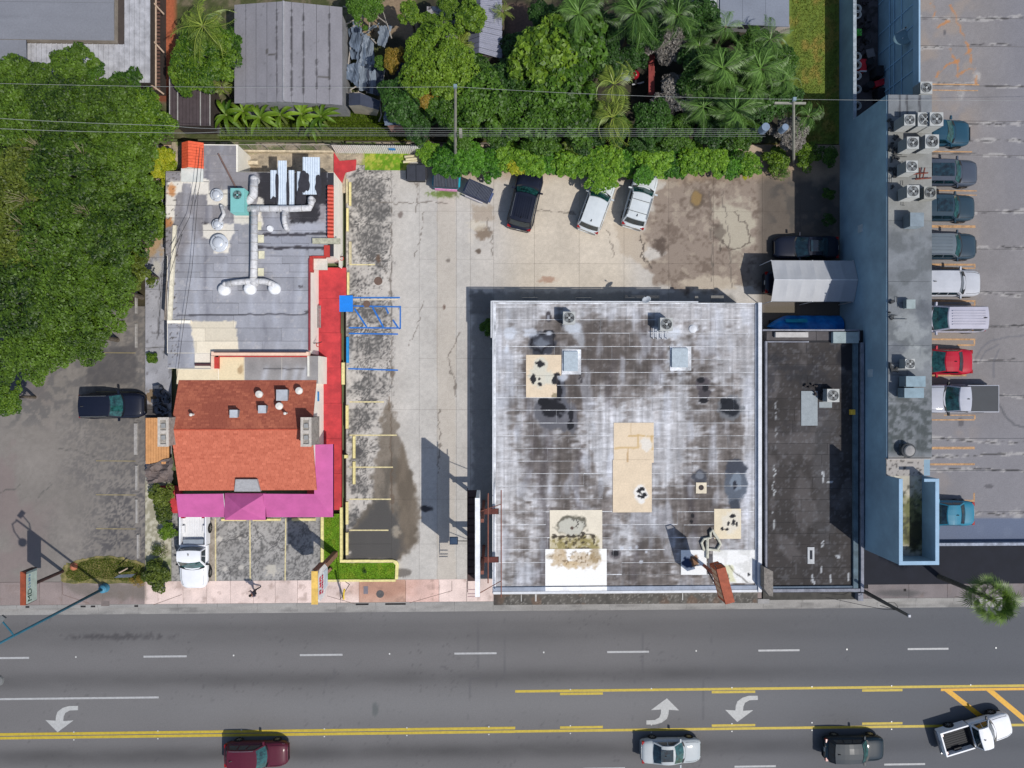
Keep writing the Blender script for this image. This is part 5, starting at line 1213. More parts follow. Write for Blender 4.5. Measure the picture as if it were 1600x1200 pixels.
x, y = P(421, 356.5, ZF + .2); MB().cyl(x, y, ZF, ZF + .2, .24, 16, .2).build('vent_stub', wh, dt)
alum = mat('spun_aluminium', (206, 210, 216), rough=0.35, metal=0.15, var=0.05)
def mush(px, py, z, r, label, h=.55):
    x, y = P(px, py, z + h); t = thing('exhaust_fan', label, 'roof fan', (x, y, z), 'round exhaust fans on the restaurant roof')
    MB().cyl(0, 0, 0, h * .45, r * .72, 20).build('base_curb', duct, t, local=True)
    MB().lathe(0, 0, [(r * .75, h * .4), (r, h * .55), (r, h * .62), (r * .9, h * .66)], 28).build('rim', alum, t, smooth=True, local=True)
    MB().lathe(0, 0, [(r * .62, h * .64), (r * .62, h * .85), (r * .5, h * .97), (r * .2, h), (.01, h)], 24).build('dome', alum, t, smooth=True, local=True)
    for k in range(3): a = k * 2.1; MB().obox((r * .8 * math.cos(a), r * .8 * math.sin(a), h * .68), (.06, .06, .05), a).build('clip', grey, t, local=True)
    return t
mush(337, 303.5, ZF, .47, 'ribbed round exhaust fan beside the teal roof unit'); mush(338, 350, ZF, .42, 'smaller exhaust fan just north of the largest one on the restaurant roof'); mush(340, 378.5, ZF, .66, 'largest round exhaust fan on its cream flashing', .7)
teal = mat('teal_casing', (128, 190, 186), rough=0.5, var=0.06, scale=2)
ac(371, 313, ZF + .15, 1.0, 1.05, 'tall rectangular teal roof unit with one fan on the restaurant', group=None, d=1.75, body=teal, top=teal, rfan=.33)
pw = thing('roof_planks', 'pair of weathered brown planks lying diagonally on the restaurant roof', 'planks', P3(355, 270, ZF))
for a, b in (((341, 240), (369, 294)), ((347, 252), (368, 292))): MB().tube([P3(*a, ZF + .15), P3(*b, ZF + .1)], .06, 6).build('plank', mat('plank_brown', (122, 98, 90), var=.2), pw)
# second flat piece with cream parapets
Z2 = 2.9
MB().box(wx(341, Z2), wx(497, Z2), wy(600, Z2), wy(556, Z2), -.3, Z2 - .02).build('wall', cream, rest)
MB().box(wx(276, Z2), wx(340.5, Z2), wy(600, Z2), wy(576, Z2), -.3, Z2 - .02).build('wall', cream, rest)
def f_r2(x, y):
    c = base(x, (150, 146, 144)) * (0.88 + .2 * fbm(x, y, 14, 4))[:, None]
    for sx in (420, 450, 468, 482): c = mixc(c, (196, 198, 206), np.exp(-((x - sx + (y - 560) * 0.25) / 5) ** 2) * .6 * sst(566, 580, y))
    c = mixc(c, (236, 216, 176), (1 - sst(381, 382.5, x)) * .95)
    c = mixc(c, (150, 120, 84), blot(x, y, 376, 578, 4, 8, .4, .8, 3) * .6)
    c = mixc(c, (70, 68, 70), line(x, y, [(412, 576), (475, 577)], 1, .6) * .7)
    return mixc(c, (60, 60, 76), blot(x, y, 424, 597, 6, 2.5, .3, .8, 2) * .8)
for a, b in ((342, 381.5), (382, 440), (440.5, 497)):
    paint_grid('roof_sheet', rectq(a, 556, b, 599.5, Z2), .085, f_r2, roofm, parent=rest, thick=.02)
paint_grid('roof_sheet', rectq(276, 577, 341, 599.5, Z2), .085, lambda x, y: base(x, (230, 214, 182)) * (.95 + .08 * fbm(x, y, 8, 3))[:, None], roofm, parent=rest, thick=.02)
pk = mat('pinkish_parapet', (236, 200, 176), rough=.8, var=.1, scale=2)
rcap(330, 549.5, 482, 555.5, Z2 - .2, Z2 + .35, pk); rcap(334, 549.6, 478, 551, Z2 + .36, Z2 + .40, mat('dark_coping_line', (84, 52, 54)), 'red_edge')
rcap(329.5, 556, 334, 576, Z2 - .2, Z2 + .35, pk); rcap(334.5, 558, 341.5, 576, Z2 - .1, Z2 + .25, redp, 'red_edge'); rcap(341.5, 556, 480, 558, Z2 + .0, Z2 + .12, mat('red_line', (176, 60, 56)), 'red_edge')
rcap(480, 556, 483, 588, Z2 + .0, Z2 + .12, mat('white_line', (226, 222, 210)), 'white_edge')
rcap(304, 568, 329, 571.5, Z2 - .1, Z2 + .1, mat('dark_coping_line', (84, 52, 54)), 'dark_edge')
# shingle gable
ZE, ZRD = 2.85, 4.25
Xw = wx(266.5, ZRD) + .0; Xe = wx(487.5, ZRD)
yr = wy(671, ZRD); ys_e = wy(766, ZE); yn_e = wy(594, ZE + .05)
gm = MB()
for xx in (Xw + .12, Xe - .15):
    gm.add([(xx, ys_e + .1, -.3), (xx, yn_e, -.3), (xx, yn_e, ZE - .02), (xx, yr, ZRD - .06), (xx, ys_e + .1, ZE - .02)], [(0, 1, 2, 3, 4)])
gm.box(Xw + .12, Xe - .15, ys_e + .1, ys_e + .3, -.3, ZE - .05)
gm.build('gable_wall', cream, rest)
MB().box(Xe - .145, Xe - .10, wy(627, 2), wy(612, 2), 1.7, 2.1).build('blue_notice', mat('blue_notice', (60, 140, 200)), rest)
shing = leafmat('shingle_orange', (172, 88, 66), (212, 122, 96), 0.0, rough=.9)
def slope(y0, z0, y1, z1, x0, x1, name, dark=0.0, seed=1):
    rg = np.random.default_rng(seed); L = math.hypot(y1 - y0, z1 - z0); n = int(L / .145); V = []; T = []
    for k in range(n + 1):
        a = k / (n + 1); b = (k + 1.15) / (n + 1); off = rg.uniform(0, .3); xs_ = np.arange(x0 - off, x1, .31); 
        for xx in xs_:
            xa = max(xx + .006, x0); xb = min(xx + .304, x1)
            if xb - xa < .02: continue
            ya, za = y0 + (y1 - y0) * a, z0 + (z1 - z0) * a + .022; yb, zb = y0 + (y1 - y0) * min(b, 1), z0 + (z1 - z0) * min(b, 1) + .006
            V += [(xa, ya, za), (xb, ya, za), (xb, yb, zb), (xa, yb, zb)]; 
            T.append(np.clip(rg.normal(.5, .14) - dark * max(0, float(fbm(np.array([xx * 20.]), np.array([ya * 20.]), 40, 3)[0]) - .35) , 0, 1))
    V = np.array(V); F = np.arange(len(V)).reshape(-1, 4)
    V = V - np.array(parent_loc(rest))
    o = leafobj(name, V, F, np.array(T), shing if dark < .2 else leafmat('shingle_shaded', (156, 84, 66), (208, 124, 94), 0.0, rough=.9), rest); o['kind'] = 'stuff'
    MB().hexa([(x0 + .01, y0, z0 - .1), (x1 - .01, y0, z0 - .1), (x1 - .01, y1, z1 - .1), (x0 + .01, y1, z1 - .1), (x0 + .01, y0, z0), (x1 - .01, y0, z0), (x1 - .01, y1, z1), (x0 + .01, y1, z1)]).build('roof_deck', mat('shingle_underlay', (120, 50, 40)), rest)
slope(ys_e, ZE, yr, ZRD, Xw, Xe, 'shingles', 0.0, 1)
slope(yn_e, ZE + .05, yr, ZRD - .004, Xw, Xe, 'shaded_shingles', 1.2, 2)  # north slope's weaker sunlight put into a darker shingle colour
MB().tube([(Xw, yr, ZRD + .01), (Xe, yr, ZRD + .01)], .05, 6).build('ridge', mat('ridge_orange', (188, 84, 60)), rest)
chm = mat('grimy_chimney', (150, 144, 136), rough=.9, var=.3, scale=4, fine=.25)
for a, b in ((470.5, 485.5), (247, 262.5)):
    zt = ZRD + .9
    xa, xb, ya, yb = pquad(a, 653, b, 697, zt)
    MB().box(xa, xb, ya, yb, 0 if a < 400 else ZE - .2, zt - .1).build('chimney', chm, rest)
    xm = (xa + xb) / 2
    cp = MB(); w_ = .14
    cp.box(xa - .04, xb + .04, ya - .04, ya + w_, zt - .1, zt); cp.box(xa - .04, xb + .04, yb - w_, yb + .04, zt - .1, zt)
    cp.box(xa - .04, xa + w_, ya + w_, yb - w_, zt - .1, zt); cp.box(xb - w_, xb + .04, ya + w_, yb - w_, zt - .1, zt); cp.box(xa + w_, xb - w_, (ya + yb) / 2 - .12, (ya + yb) / 2 + .12, zt - .1, zt)
    cp.build('chimney_coping', mat('chimney_rim', (190, 182, 172), var=.2, scale=5), rest)
    for yy in (ya + (yb - ya) * .3, ya + (yb - ya) * .72): MB().obox((xm, yy, zt - .06), (.3, .3, .08), .1).build('flue_cap', mat('flue_grey', (150, 150, 148)), rest)
def rvent(px, py, s, label_, kind='box'):
    # sits on the north slope
    yv = 0; z = 3.5
    for _ in range(6):
        xw, yv = P(px, py, z); z = ZE + (ZRD - ZE) * max(0, min(1, (yv - yn_e) / (yr - yn_e))) + .5
    x, y = P(px, py, z)
    if kind == 'box':
        MB().box(x - s / 2, x + s / 2, y - s / 2, y + s / 2, z - .6, z - .02).build('vent_box', mat('vent_grey', (120, 122, 126)), rest)
        MB().box(x - s / 2 - .03, x + s / 2 + .03, y - s / 2 - .03, y + s / 2 + .03, z - .02, z + .02).build('vent_lid', mat('vent_lid', (178, 182, 188), rough=.5), rest)
    else:
        MB().lathe(x, y, [(s * .35, z - .65), (s * .35, z - .1), (s * .55, z - .06), (s * .5, z + .04), (.02, z + .1)], 14).build('vent_cap', mat('vent_white', (222, 218, 210), rough=.5), rest)
rvent(440.5, 617.5, .75, ''); rvent(409.5, 639.5, .5, ''); rvent(365, 646.5, .5, '')
rvent(404.5, 616, .5, '', 'r'); rvent(467, 610.5, .5, '', 'r'); rvent(436, 634.5, .5, '', 'r'); rvent(298, 648, .22, '', 'r'); rvent(445, 646, .2, '', 'r')
# little cricket of grey felt at the south eave
zz = ZE + .5
m = MB(); p = [P3(368, 749, zz + .1), P3(401, 749, zz + .1), P3(407, 768, ZE + .12), P3(366, 768, ZE + .12)]
m.add(p + [(a, b, ZE - .2) for a, b, c in p], [(0, 1, 2, 3), (0, 4, 5, 1), (1, 5, 6, 2), (2, 6, 7, 3), (3, 7, 4, 0)])
m.build('roof_cricket', mat('cricket_grey', (160, 160, 162), var=.12, scale=4), rest)
# magenta awning
mag = mat('magenta_canvas', (192, 92, 150), rough=.75, var=.10, scale=1.1, fine=.05)
aw = thing('awning', 'magenta canvas awning wrapping the south and east sides of the orange-roofed restaurant', 'awning', P3(400, 790, 0))
zi, zo = 2.75, 2.3
def mq(name, pts, m=None): 
    return MB().add(pts + [(a, b, c - .02) for a, b, c in pts], [tuple(range(len(pts))), tuple(range(len(pts), 2 * len(pts)))[::-1]] + [(i, i + len(pts), (i + 1) % len(pts) + len(pts), (i + 1) % len(pts)) for i in range(len(pts))]).build(name, m or mag, aw)
iA, iB = P3(279, 772, zi), P3(491, 772, zi); oA, oB = P3(279, 808, zo), P3(520.5, 808, zo)
k1, k2 = P3(352, 771.5, zi), P3(414, 771.5, zi); l1, l2 = P3(352, 808, zo), P3(414, 808, zo)
iC = P3(494, 694, zi); oC = P3(520.5, 694, zo)
mq('canvas_panel', [oA, l1, (l1[0], k1[1], zi), (oA[0], iA[1], zi)])
mq('canvas_panel', [l2, oB, iB, (l2[0], k2[1], zi)])
mq('canvas_panel', [oB, (oB[0], oC[1], zo), (iB[0], oC[1], zi), iB])
def val(a, b): return mq('valance', [a, b, (b[0], b[1], b[2] - .28), (a[0], a[1], a[2] - .28)])
val(oA, l1); val(l2, oB); val(oB, (oB[0], oC[1], zo))
zh, zb_ = 3.35, 2.5
h4 = [P3(351, 812.5, zb_), P3(415, 812.5, zb_), P3(415, 771, zb_), P3(351, 771, zb_)]; pk_ = P3(381, 792, zh)
pk_ = ((h4[0][0] + h4[1][0]) / 2, (h4[0][1] + h4[2][1]) / 2, zh)
for i in range(4): mq('hip_panel', [h4[i], h4[(i + 1) % 4], pk_])
for i in range(4): val(h4[i], h4[(i + 1) % 4])
frm = MB()
for a, b in ((iA, oA), (iB, oB), (l1, (l1[0], k1[1], zi)), (l2, (l2[0], k2[1], zi))): frm.tube([(a[0], a[1], a[2] - .06), (b[0], b[1], b[2] - .06)], .02, 5)
frm.build('frame_rail', cap, aw)
# red painted walkway
wk = structure('red_walkway', (-13.5, 0, 0))
rws = [(418, 466, 541), (466, 520, 531), (520, 575, 532), (575, 630, 532.5), (630, 685, 533), (685, 740, 533), (740, 797, 533)]
for i, (a, b, xr_) in enumerate(rws):
    mb = MB(); pbox(mb, 480, a + .15, xr_, b - .15, -.25, .14); mb.build('walkway_slab', redwalk, wk)
mb = MB(); pbox(mb, 250, 759, 282, 802, -.25, .08); mb.build('walkway_slab', redwalk, wk)
MB().prism([P(*p) for p in ((522, 238), (531, 252), (557, 250), (556, 266), (540, 270), (533, 292), (522, 282))], -.2, .1).build('walkway_slab', redwalk, wk)
# bench on the walkway
b_ = thing('bench', 'long dark slatted bench on the red walkway against the cream wall', 'bench', P3(497, 494, .14))
for k in range(4): MB().box(wx(492.5 + k * 2.3, .6), wx(494.3 + k * 2.3, .6), wy(512, .6), wy(477, .6), .56, .60).build('slat', mat('bench_wood', (140, 126, 124), var=.2, scale=5), b_)
for yy in (480, 509): MB().box(wx(493, .3), wx(501, .3), wy(yy + 1.2, .3), wy(yy, .3), .14, .559).build('leg', fanblack, b_)
MB().box(wx(491, 1), wx(492.2, 1), wy(512, 1), wy(477, 1), .62, .95).build('backrest', mat('bench_dark', (50, 44, 46)), b_)
for i, (a, b) in enumerate(((497, 536), (534, 401))):
    t = thing('wall_lamp' if i == 0 else 'stacked_hose', 'small wrought bracket sign on the cream wall above the red walkway' if i == 0 else 'coiled red fitting with dark bracket at the north end of the red walkway', 'bracket' if i == 0 else 'hose', P3(a, b, 1.8 if i == 0 else .6))
    z = 1.9 if i == 0 else .7; x, y = P(a, b, z)
    MB().tube([(x - .35, y, z), (x, y, z + .05), (x + .3, y + .1, z)], .03, 6).build('bracket', fanblack, t)
    MB().tube([(x + .14 * math.cos(q), y - .14 + .14 * math.sin(q), z) for q in np.linspace(0, 6.28, 14)], .03, 6).build('ring', redp, t)

# side yard bits west
dk2 = thing('timber_deck', 'orange-brown plank deck beside the west chimney of the restaurant', 'deck', P3(238, 690, 0))
wd = mat('deck_plank', (206, 150, 98), rough=.75, var=.15, scale=3, obj=False)
for k in range(9):
    xa, xb, ya, yb = pquad(227.5 + k * 4.1, 653, 231.2 + k * 4.1, 725, .5); MB().box(xa, xb, ya, yb, .45, .5).build('plank', wd, dk2)
mb = MB(); pbox(mb, 228, 654, 263, 724, 0, .44); mb.build('joists', mat('deck_under', (80, 56, 40)), dk2)
tp = thing('tarpaulin', 'crumpled grey-brown tarpaulin at the foot of the timber deck', 'tarp', P3(250, 735, .5))
m = MB(); rr = random.Random(4); n = 10; vs_ = []
for j in range(n + 1):
    for i in range(n + 1):
        u, v = i / n, j / n; px_ = 229 + 40 * u + 3 * rr.uniform(-1, 1); py_ = 720 + (8 - 14 * u) * (1 - v) + (36 - 4 * u) * v
        z = .55 + .25 * math.sin(u * 7 + v * 3) * math.sin(v * 5) + rr.uniform(0, .08); vs_.append(P3(px_, py_, z))
m.add(vs_, [(j * (n + 1) + i, j * (n + 1) + i + 1, (j + 1) * (n + 1) + i + 1, (j + 1) * (n + 1) + i) for j in range(n) for i in range(n)]); m.build('sheet', mat('tarp_brown', (112, 100, 96), var=.25, scale=3), tp)
rub = MB()
for k in range(26): rub.obox(P3(rnd.uniform(242, 262), rnd.uniform(604, 650), .3), (rnd.uniform(.2, .7), rnd.uniform(.1, .3), rnd.uniform(.1, .4)), rnd.uniform(0, 3))
tag(rub.build('scrap_heap', mat('scrap', (70, 74, 84), var=.5, scale=4)), 'heap of dark scrap between the alley and the orange gable', 'scrap')
o = thing('small_gable_roof', 'little orange-tiled gabled porch roof at the north-west corner of the restaurant', 'roof', P3(300, 245, 0))
zr_, ze_ = 3.3, 2.9
A = [P3(284, 222, ze_), P3(293, 218, zr_), P3(317, 222, ze_), P3(317, 260, ze_), P3(297, 262, zr_), P3(284, 266, ze_)]
y0_ = P3(300, 222, 3)[1]; y1_ = P3(300, 263, 3)[1]
xa, xm, xb = P(284, 240, ze_)[0], P(294, 240, zr_)[0], P(318, 240, ze_)[0]
otm = mat('orange_tile', (226, 96, 60), rough=.7, var=.15, scale=5, fine=.15)
for k in range(9):
    ya = y1_ + (y0_ - y1_) * k / 9 + .01; yb = y1_ + (y0_ - y1_) * (k + 1) / 9 - .01
    MB().hexa([(xa, ya, ze_ - .05), (xm, ya, zr_ - .05), (xm, yb, zr_ - .05), (xa, yb, ze_ - .05), (xa, ya, ze_), (xm, ya, zr_), (xm, yb, zr_), (xa, yb, ze_)]).build('tile_course', otm, o)
    MB().hexa([(xm, ya, zr_ - .05), (xb, ya, ze_ - .05), (xb, yb, ze_ - .05), (xm, yb, zr_ - .05), (xm, ya, zr_), (xb, ya, ze_), (xb, yb, ze_), (xm, yb, zr_)]).build('tile_course', otm, o)
MB().box(xa + .1, xb - .1, y1_ + .1, y0_ - .1, -.3, ze_ - .06).build('wall', cream, o)
zc_ = 2.7; m = MB(); pbox(m, 283, 263, 317, 284, ZF - .6, ZF + .1); m.build('porch_top', mat('pale_porch', (216, 218, 212), var=.1), o)

# planter and steps by the white pickup
pb = mat('yellow_kerb_paint', (226, 214, 146), rough=.6, var=.15, scale=4, fine=.15)
ik = thing('island_kerb', 'yellow-painted kerb round the L-shaped grass island', 'kerb', P3(560, 880, 0))
def kseg(x0, y0, x1, y1, z=.15): mb = MB(); pbox(mb, x0, y0, x1, y1, -.1, z); mb.build('kerb_stone', pb, ik)
kseg(501, 808, 505.5, 852); kseg(501, 852.2, 505.5, 905); kseg(531, 793, 535, 835); kseg(531, 835.2, 535, 874.6); kseg(531, 874.8, 578, 879); kseg(578.2, 874.8, 614, 879); kseg(509, 905.6, 562, 909); kseg(562.2, 905.6, 618, 909)
MB().prism([P(614.2, 874.8, .15), P(620, 876.5, .15), P(623, 881, .15), P(621.5, 905, .15), P(617, 905, .15), P(618, 883, .15), P(614.2, 879, .15)], -.1, .15).build('kerb_stone', pb, ik)
dkm = mat('kerb_soil', (90, 76, 66), var=.3, scale=3)
# wheel stops
G = 'wheel stops along the restaurant stalls'
wsm = {'y': mat('wheel_stop_yellow', (226, 212, 150), rough=.7, var=.15, scale=5, fine=.15), 'b': mat('wheel_stop_blue', (40, 140, 204), rough=.7, var=.15, scale=4), 'c': mat('wheel_stop_faded', (198, 186, 150), rough=.8, var=.2, scale=4), 'g': mat('wheel_stop_grey', (158, 154, 150), rough=.8, var=.2, scale=4)}
WS = [(540, 279, 543.6, 317, 'c', 'faded northmost wheel stop, outer of the pair'), (544.6, 284, 548.6, 321, 'y', 'yellow northmost wheel stop, inner of the pair'), (540.5, 324.5, 544.5, 361, 'y', 'yellow wheel stop just south of the northmost pair'), (544.5, 377, 549, 412, 'c', 'cream wheel stop beside the restaurant service door'), (541.5, 425, 545.5, 461, 'y', 'yellow wheel stop at the north-east corner of the red walkway'), (540.5, 526, 545, 567, 'b', 'blue wheel stop at the blue-lined stall'), (533, 566, 538.5, 601, 'y', 'yellow wheel stop hugging the red walkway south of the blue one'), (539.5, 633, 544.3, 670, 'y', 'yellow wheel stop opposite the north shingle slope'), (550.5, 681, 555, 716.5, 'y', 'yellow wheel stop set out from the row, upper of two'), (550.5, 721, 555, 757, 'y', 'yellow wheel stop set out from the row, lower of two'), (539.5, 784, 544, 820, 'y', 'yellow wheel stop where the wet stain begins'), (539.5, 832, 544, 868, 'y', 'southmost yellow wheel stop beside the dark wet stain'),
      (345, 810, 384, 814.5, 'y', 'wheel stop under the awning hip, left of the three front stalls'), (394, 810, 438, 814.5, 'y', 'wheel stop of the middle front stall'), (455, 809.5, 493, 814.5, 'y', 'wheel stop of the right front stall under the dark sign shadow'),
      (208.5, 661, 214.5, 711, 'g', 'grey wheel stop nearest the black car in the neighbour lot'), (210.5, 727, 215, 766, 'g', 'second grey wheel stop south of the black car in the neighbour lot'), (211, 780, 215, 818, 'g', 'third grey wheel stop south of the black car in the neighbour lot'), (213, 835, 217, 873, 'g', 'grey wheel stop nearest the grass verge'), (210, 453, 214, 490, 'g', 'grey wheel stop half under the big tree, upper'), (210, 505, 214, 543, 'g', 'grey wheel stop at the south edge of the big tree')]
for x0, y0, x1, y1, k, lab in WS:
    a, b, c, d = pquad(x0, y0, x1, y1, .13)
    e = .03
    MB().hexa([(a, c, 0), (b, c, 0), (b, d, 0), (a, d, 0), (a + e, c + e, .13), (b - e, c + e, .13), (b - e, d - e, .13), (a + e, d - e, .13)]).build('wheel_stop', wsm[k], None, label=lab, cat='wheel stop', group=G if x0 > 300 else 'grey wheel stops in the neighbour lot')
wb = MB(); pbox(wb, 538, 711, 543, 716, 0, .3); wb.build('bollard_stub', pb, None, label='small yellow block at the edge of the walkway strip', cat='block')
# ================================================================== NORTH SIDE HOUSES, FENCES
hs = thing('grey_roof_house', 'house with flat grey roof and pale corrugated porch roof in the north-west corner', 'building', P3(100, 40, 0))
zh1, zh2 = 3.6, 3.1
def f_hr(x, y):
    c = base(x, (128, 130, 137)) * (.95 + .08 * fbm(x, y * 4, 40, 3))[:, None]
    return mixc(c, (104, 106, 112), line(x, y, [(0, 26), (180, 24)], .8, .6) * .3 + line(x, y, [(40, 42), (180, 43)], .8, .6) * .3)
XA = -48.0; YB = 41.0
yq = P(90, 62, zh1)[1]; xq = P(178, 30, zh1)[0]; xq2 = P(40, 80, zh1)[0]; yq2 = P(20, 110, zh1)[1]
MB().box(XA, xq, yq, YB, -.3, zh1 - .06).build('wall', mat('house_wall', (150, 140, 128)), hs)
for k in range(6):
    a = yq + (YB - yq) * k / 6; b = yq + (YB - yq) * (k + 1) / 6
    paint_grid('roof_panel', [(XA, a + .01, zh1), (xq, a + .01, zh1), (xq, b - .01, zh1), (XA, b - .01, zh1)], .25, f_hr, roofm, parent=hs, thick=.06)
paint_grid('roof_panel', [(XA, yq2, zh1 - .05), (xq2, yq2, zh1 - .05), (xq2, yq - .02, zh1 - .05), (XA, yq - .02, zh1 - .05)], .25, f_hr, roofm, parent=hs, thick=.1)
pale = mat('weathered_white_metal', (172, 172, 176), rough=.6, var=.22, scale=1.6, fine=.15)
xe = P(231, 60, zh2)[0]; ye = P(140, 128, zh2)[1]
n = 0; x = P(41, 90, zh2)[0]
while x < xq + .2:
    m = MB().box(x, x + .30, ye, yq - .05, zh2 - .05, zh2); m.box(x + .30, x + .36, ye, yq - .05, zh2 - .05, zh2 + .05); m.build('roof_panel', pale, hs); x += .37
while x < xe:
    m = MB().box(x, x + .30, ye, YB, zh2 - .05, zh2); m.box(x + .30, x + .36, ye, YB, zh2 - .05, zh2 + .05); m.build('roof_panel', pale, hs); x += .37
MB().box(P(42, 90, zh2)[0], xe - .1, ye + .3, YB, -.3, zh2 - .06).build('porch_wall', mat('porch_dark', (70, 62, 58)), hs)
# slatted pergola rails beside it
pg = thing('slatted_fence', 'brown louvred fence with pale rails beside the red brick path', 'fence', P3(243, 70, 0))
brn = mat('brown_slat', (92, 66, 58), rough=.8, var=.2, scale=4)
xa, xb = P(231.5, 60, 1.8)[0] + .25, P(251, 60, 1.8)[0]
yt_, yb_ = 40.0, P(240, 140, 1.8)[1]
y = yb_
while y < yt_:
    MB().box(xa, xb - .05, y, y + .16, 1.72, 1.78).build('slat', brn, pg); y += .27 if y < 33 else .5
railm = mat('pale_rail', (196, 172, 150), rough=.7)
MB().box((xa + xb) / 2 - .05, (xa + xb) / 2 + .05, yb_, yt_, 1.80, 1.86).build('rail', railm, pg)
for a, b in (((232, 56), (256, 82)), ((230, 128), (256, 147)), ((232, -4), (256, 22))): MB().tube([P3(*a, 1.9), P3(*b, 1.9)], .06, 6).build('rail', railm, pg)
# dark carport roof with pale ribs
cp_ = thing('dark_panel_roof', 'low dark brown ribbed roof with pale ribs north of the restaurant', 'roof', P3(295, 160, 0))
xa, xb, ya, yb = pquad(264, 120, 328, 196, 2.4)
n = 12
for k in range(n): 
    a = xa + (xb - xa) * k / n; b = xa + (xb - xa) * (k + 1) / n; MB().box(a + .01, b - .01, ya, yb, 2.34, 2.4).build('roof_panel', mat('dark_brown_panel', (74, 64, 66), var=.15, scale=2), cp_)
for px_ in (265, 277.5, 313, 328): a = P(px_, 160, 2.44)[0]; MB().box(a - .03, a + .03, ya, yb, 2.402, 2.45).build('rib', mat('pale_rib', (166, 164, 160)), cp_)
MB().box(xa + .2, xb - .2, ya + .2, yb - .2, 0, 2.33).build('wall', mat('porch_dark'), cp_)
# dead vine heap + snag
# gabled grey sheet-roof house
gh = thing('gabled_house', 'large house with low grey sheet-metal gable roof streaked by dark seams', 'building', P3(450, 90, 0))
zg, zr2 = 3.4, 4.1
def ghf(x, y):
    c = base(x, (134, 132, 137)) * (.93 + .12 * fbm(x * 3, y, 30, 3))[:, None]
    c = mixc(c, (152, 150, 154), np.exp(-((x - 443) / 8) ** 2) * .5)
    for i, (lx, y0, y1) in enumerate(((432.5, 15, 150), (455.5, 15, 150), (474, 20, 155), (494.5, 92, 140), (514.5, 20, 140))): c = mixc(c, (56, 54, 56), line(x, y, [(lx, y0), (lx + .6, y1)], 1.1 if i < 3 else .7, .8, 5) * .8 * sst(.3, .45, fbm(x, y, 6, i + 5)))
    c = mixc(c, (70, 66, 60), line(x, y, [(417, 78), (417, 84), (423, 86), (432, 84)], 1.4, .8) * .8 + line(x, y, [(497, 120), (514, 121), (516, 124)], 1.2, .8) * .7)
    c = mixc(c, (96, 95, 97), sst(.84, .88, fbm(x, y, 3, 5, 2)) * .5)
    return c
yN = P(450, 10, zg)[1]; yS = P(450, 163, zg)[1]; xr0 = P(443, 90, zr2)[0]
xs_ = [366, 384, 400, 417, 432, 443, 455.5, 474, 494.5, 514.5, 535]
def gz(px_): return zg + (zr2 - zg) * (1 - abs(px_ - 443) / 92.0)
for a, b in zip(xs_[:-1], xs_[1:]):
    za, zb2 = gz(a), gz(b); A = P(a, 90, za)[0]; B = P(b, 90, zb2)[0]
    oa = .35 * (1 - abs(a - 443) / 92.0); ob = .35 * (1 - abs(b - 443) / 92.0)
    paint_grid('roof_panel', [(A + .012, yS - oa * .2, za), (B - .012, yS - ob * .2, zb2), (B - .012, yN, zb2), (A + .012, yN, za)], .12, ghf, roofm, parent=gh, thick=.08)
A, B = P(368, 90, zg)[0], P(533, 90, zg)[0]
MB().add([(A, yS + .4, -.3), (B, yS + .4, -.3), (B, yN - .3, -.3), (A, yN - .3, -.3), (A, yS + .4, zg - .1), (B, yS + .4, zg - .1), (B, yN - .3, zg - .1), (A, yN - .3, zg - .1), (xr0, yS + .4, zr2 - .12), (xr0, yN - .3, zr2 - .12)], [(0, 1, 5, 8, 4), (2, 3, 7, 9, 6), (1, 2, 6, 5), (3, 0, 4, 7), (4, 8, 9, 7), (8, 5, 6, 9)]).build('wall', mat('house_wall_grey', (140, 140, 142)), gh)
MB().tube([(xr0, yS, zr2 + .02), (xr0, yN, zr2 + .02)], .08, 6).build('ridge_cap', mat('ridge_grey', (152, 151, 155)), gh)
# long collapsed greenhouse-like frame with tarps
fr = thing('collapsed_tent', 'collapsed tent frame with sagging blue-grey tarpaulins beside the big gabled house', 'tent frame', P3(572, 110, 0))
fm = mat('pale_frame_tube', (166, 158, 148), rough=.6)
for pts, z in ((((560, 30), (552, 40), (538, 146), (536, 160)), 1.2), (((536, 146), (562, 145), (593, 158), (596, 180), (592, 190)), 1.3), (((602, 98), (596, 150), (594, 158)), 1.3), (((562, 16), (560, 145)), .6), (((536, 40), (596, 10), (612, 60)), 1.6), (((580, 18), (576, 50)), 1.5), (((536, 10), (580, 18)), 1.6), (((548, 44), (580, 18), (606, 38)), 1.5), (((580, 60), (588, 68)), 1.5), (((550, 150), (548, 140), (560, 133)), 1.3), (((573, 146), (573, 135)), 1.3)):
    MB().tube([P3(a, b, z) for a, b in pts], .05, 6).build('frame_tube', fm, fr)
tb = mat('bluegrey_tarp', (96, 108, 124), rough=.5, var=.22, scale=1.2, fine=.06)
tb2 = mat('bluegrey_tarp_light', (120, 130, 142), rough=.5, var=.15, scale=1.5)
def drape(pts, z, m, par, name='tarpaulin', sag=.25, seed=1, n=9):
    r_ = random.Random(seed); vs_ = []; q = [np.array(p, float) for p in pts]
    for j in range(n + 1):
        for i in range(n + 1):
            u, v = i / n, j / n; p = q[0] * (1 - u) * (1 - v) + q[1] * u * (1 - v) + q[2] * u * v + q[3] * (1 - u) * v
            zz = z - sag * math.sin(u * math.pi) * math.sin(v * math.pi) * r_.uniform(.6, 1.2) + .08 * math.sin(u * 9 + v * 2) + r_.uniform(-.03, .03)
            e = 1.5 if i in (0, n) or j in (0, n) else 0
            vs_.append(P3(p[0] + r_.uniform(-e, e), p[1] + r_.uniform(-e, e), zz))
    return MB().add(vs_, [(j * (n + 1) + i, j * (n + 1) + i + 1, (j + 1) * (n + 1) + i + 1, (j + 1) * (n + 1) + i) for j in range(n) for i in range(n)]).build(name, m, par)
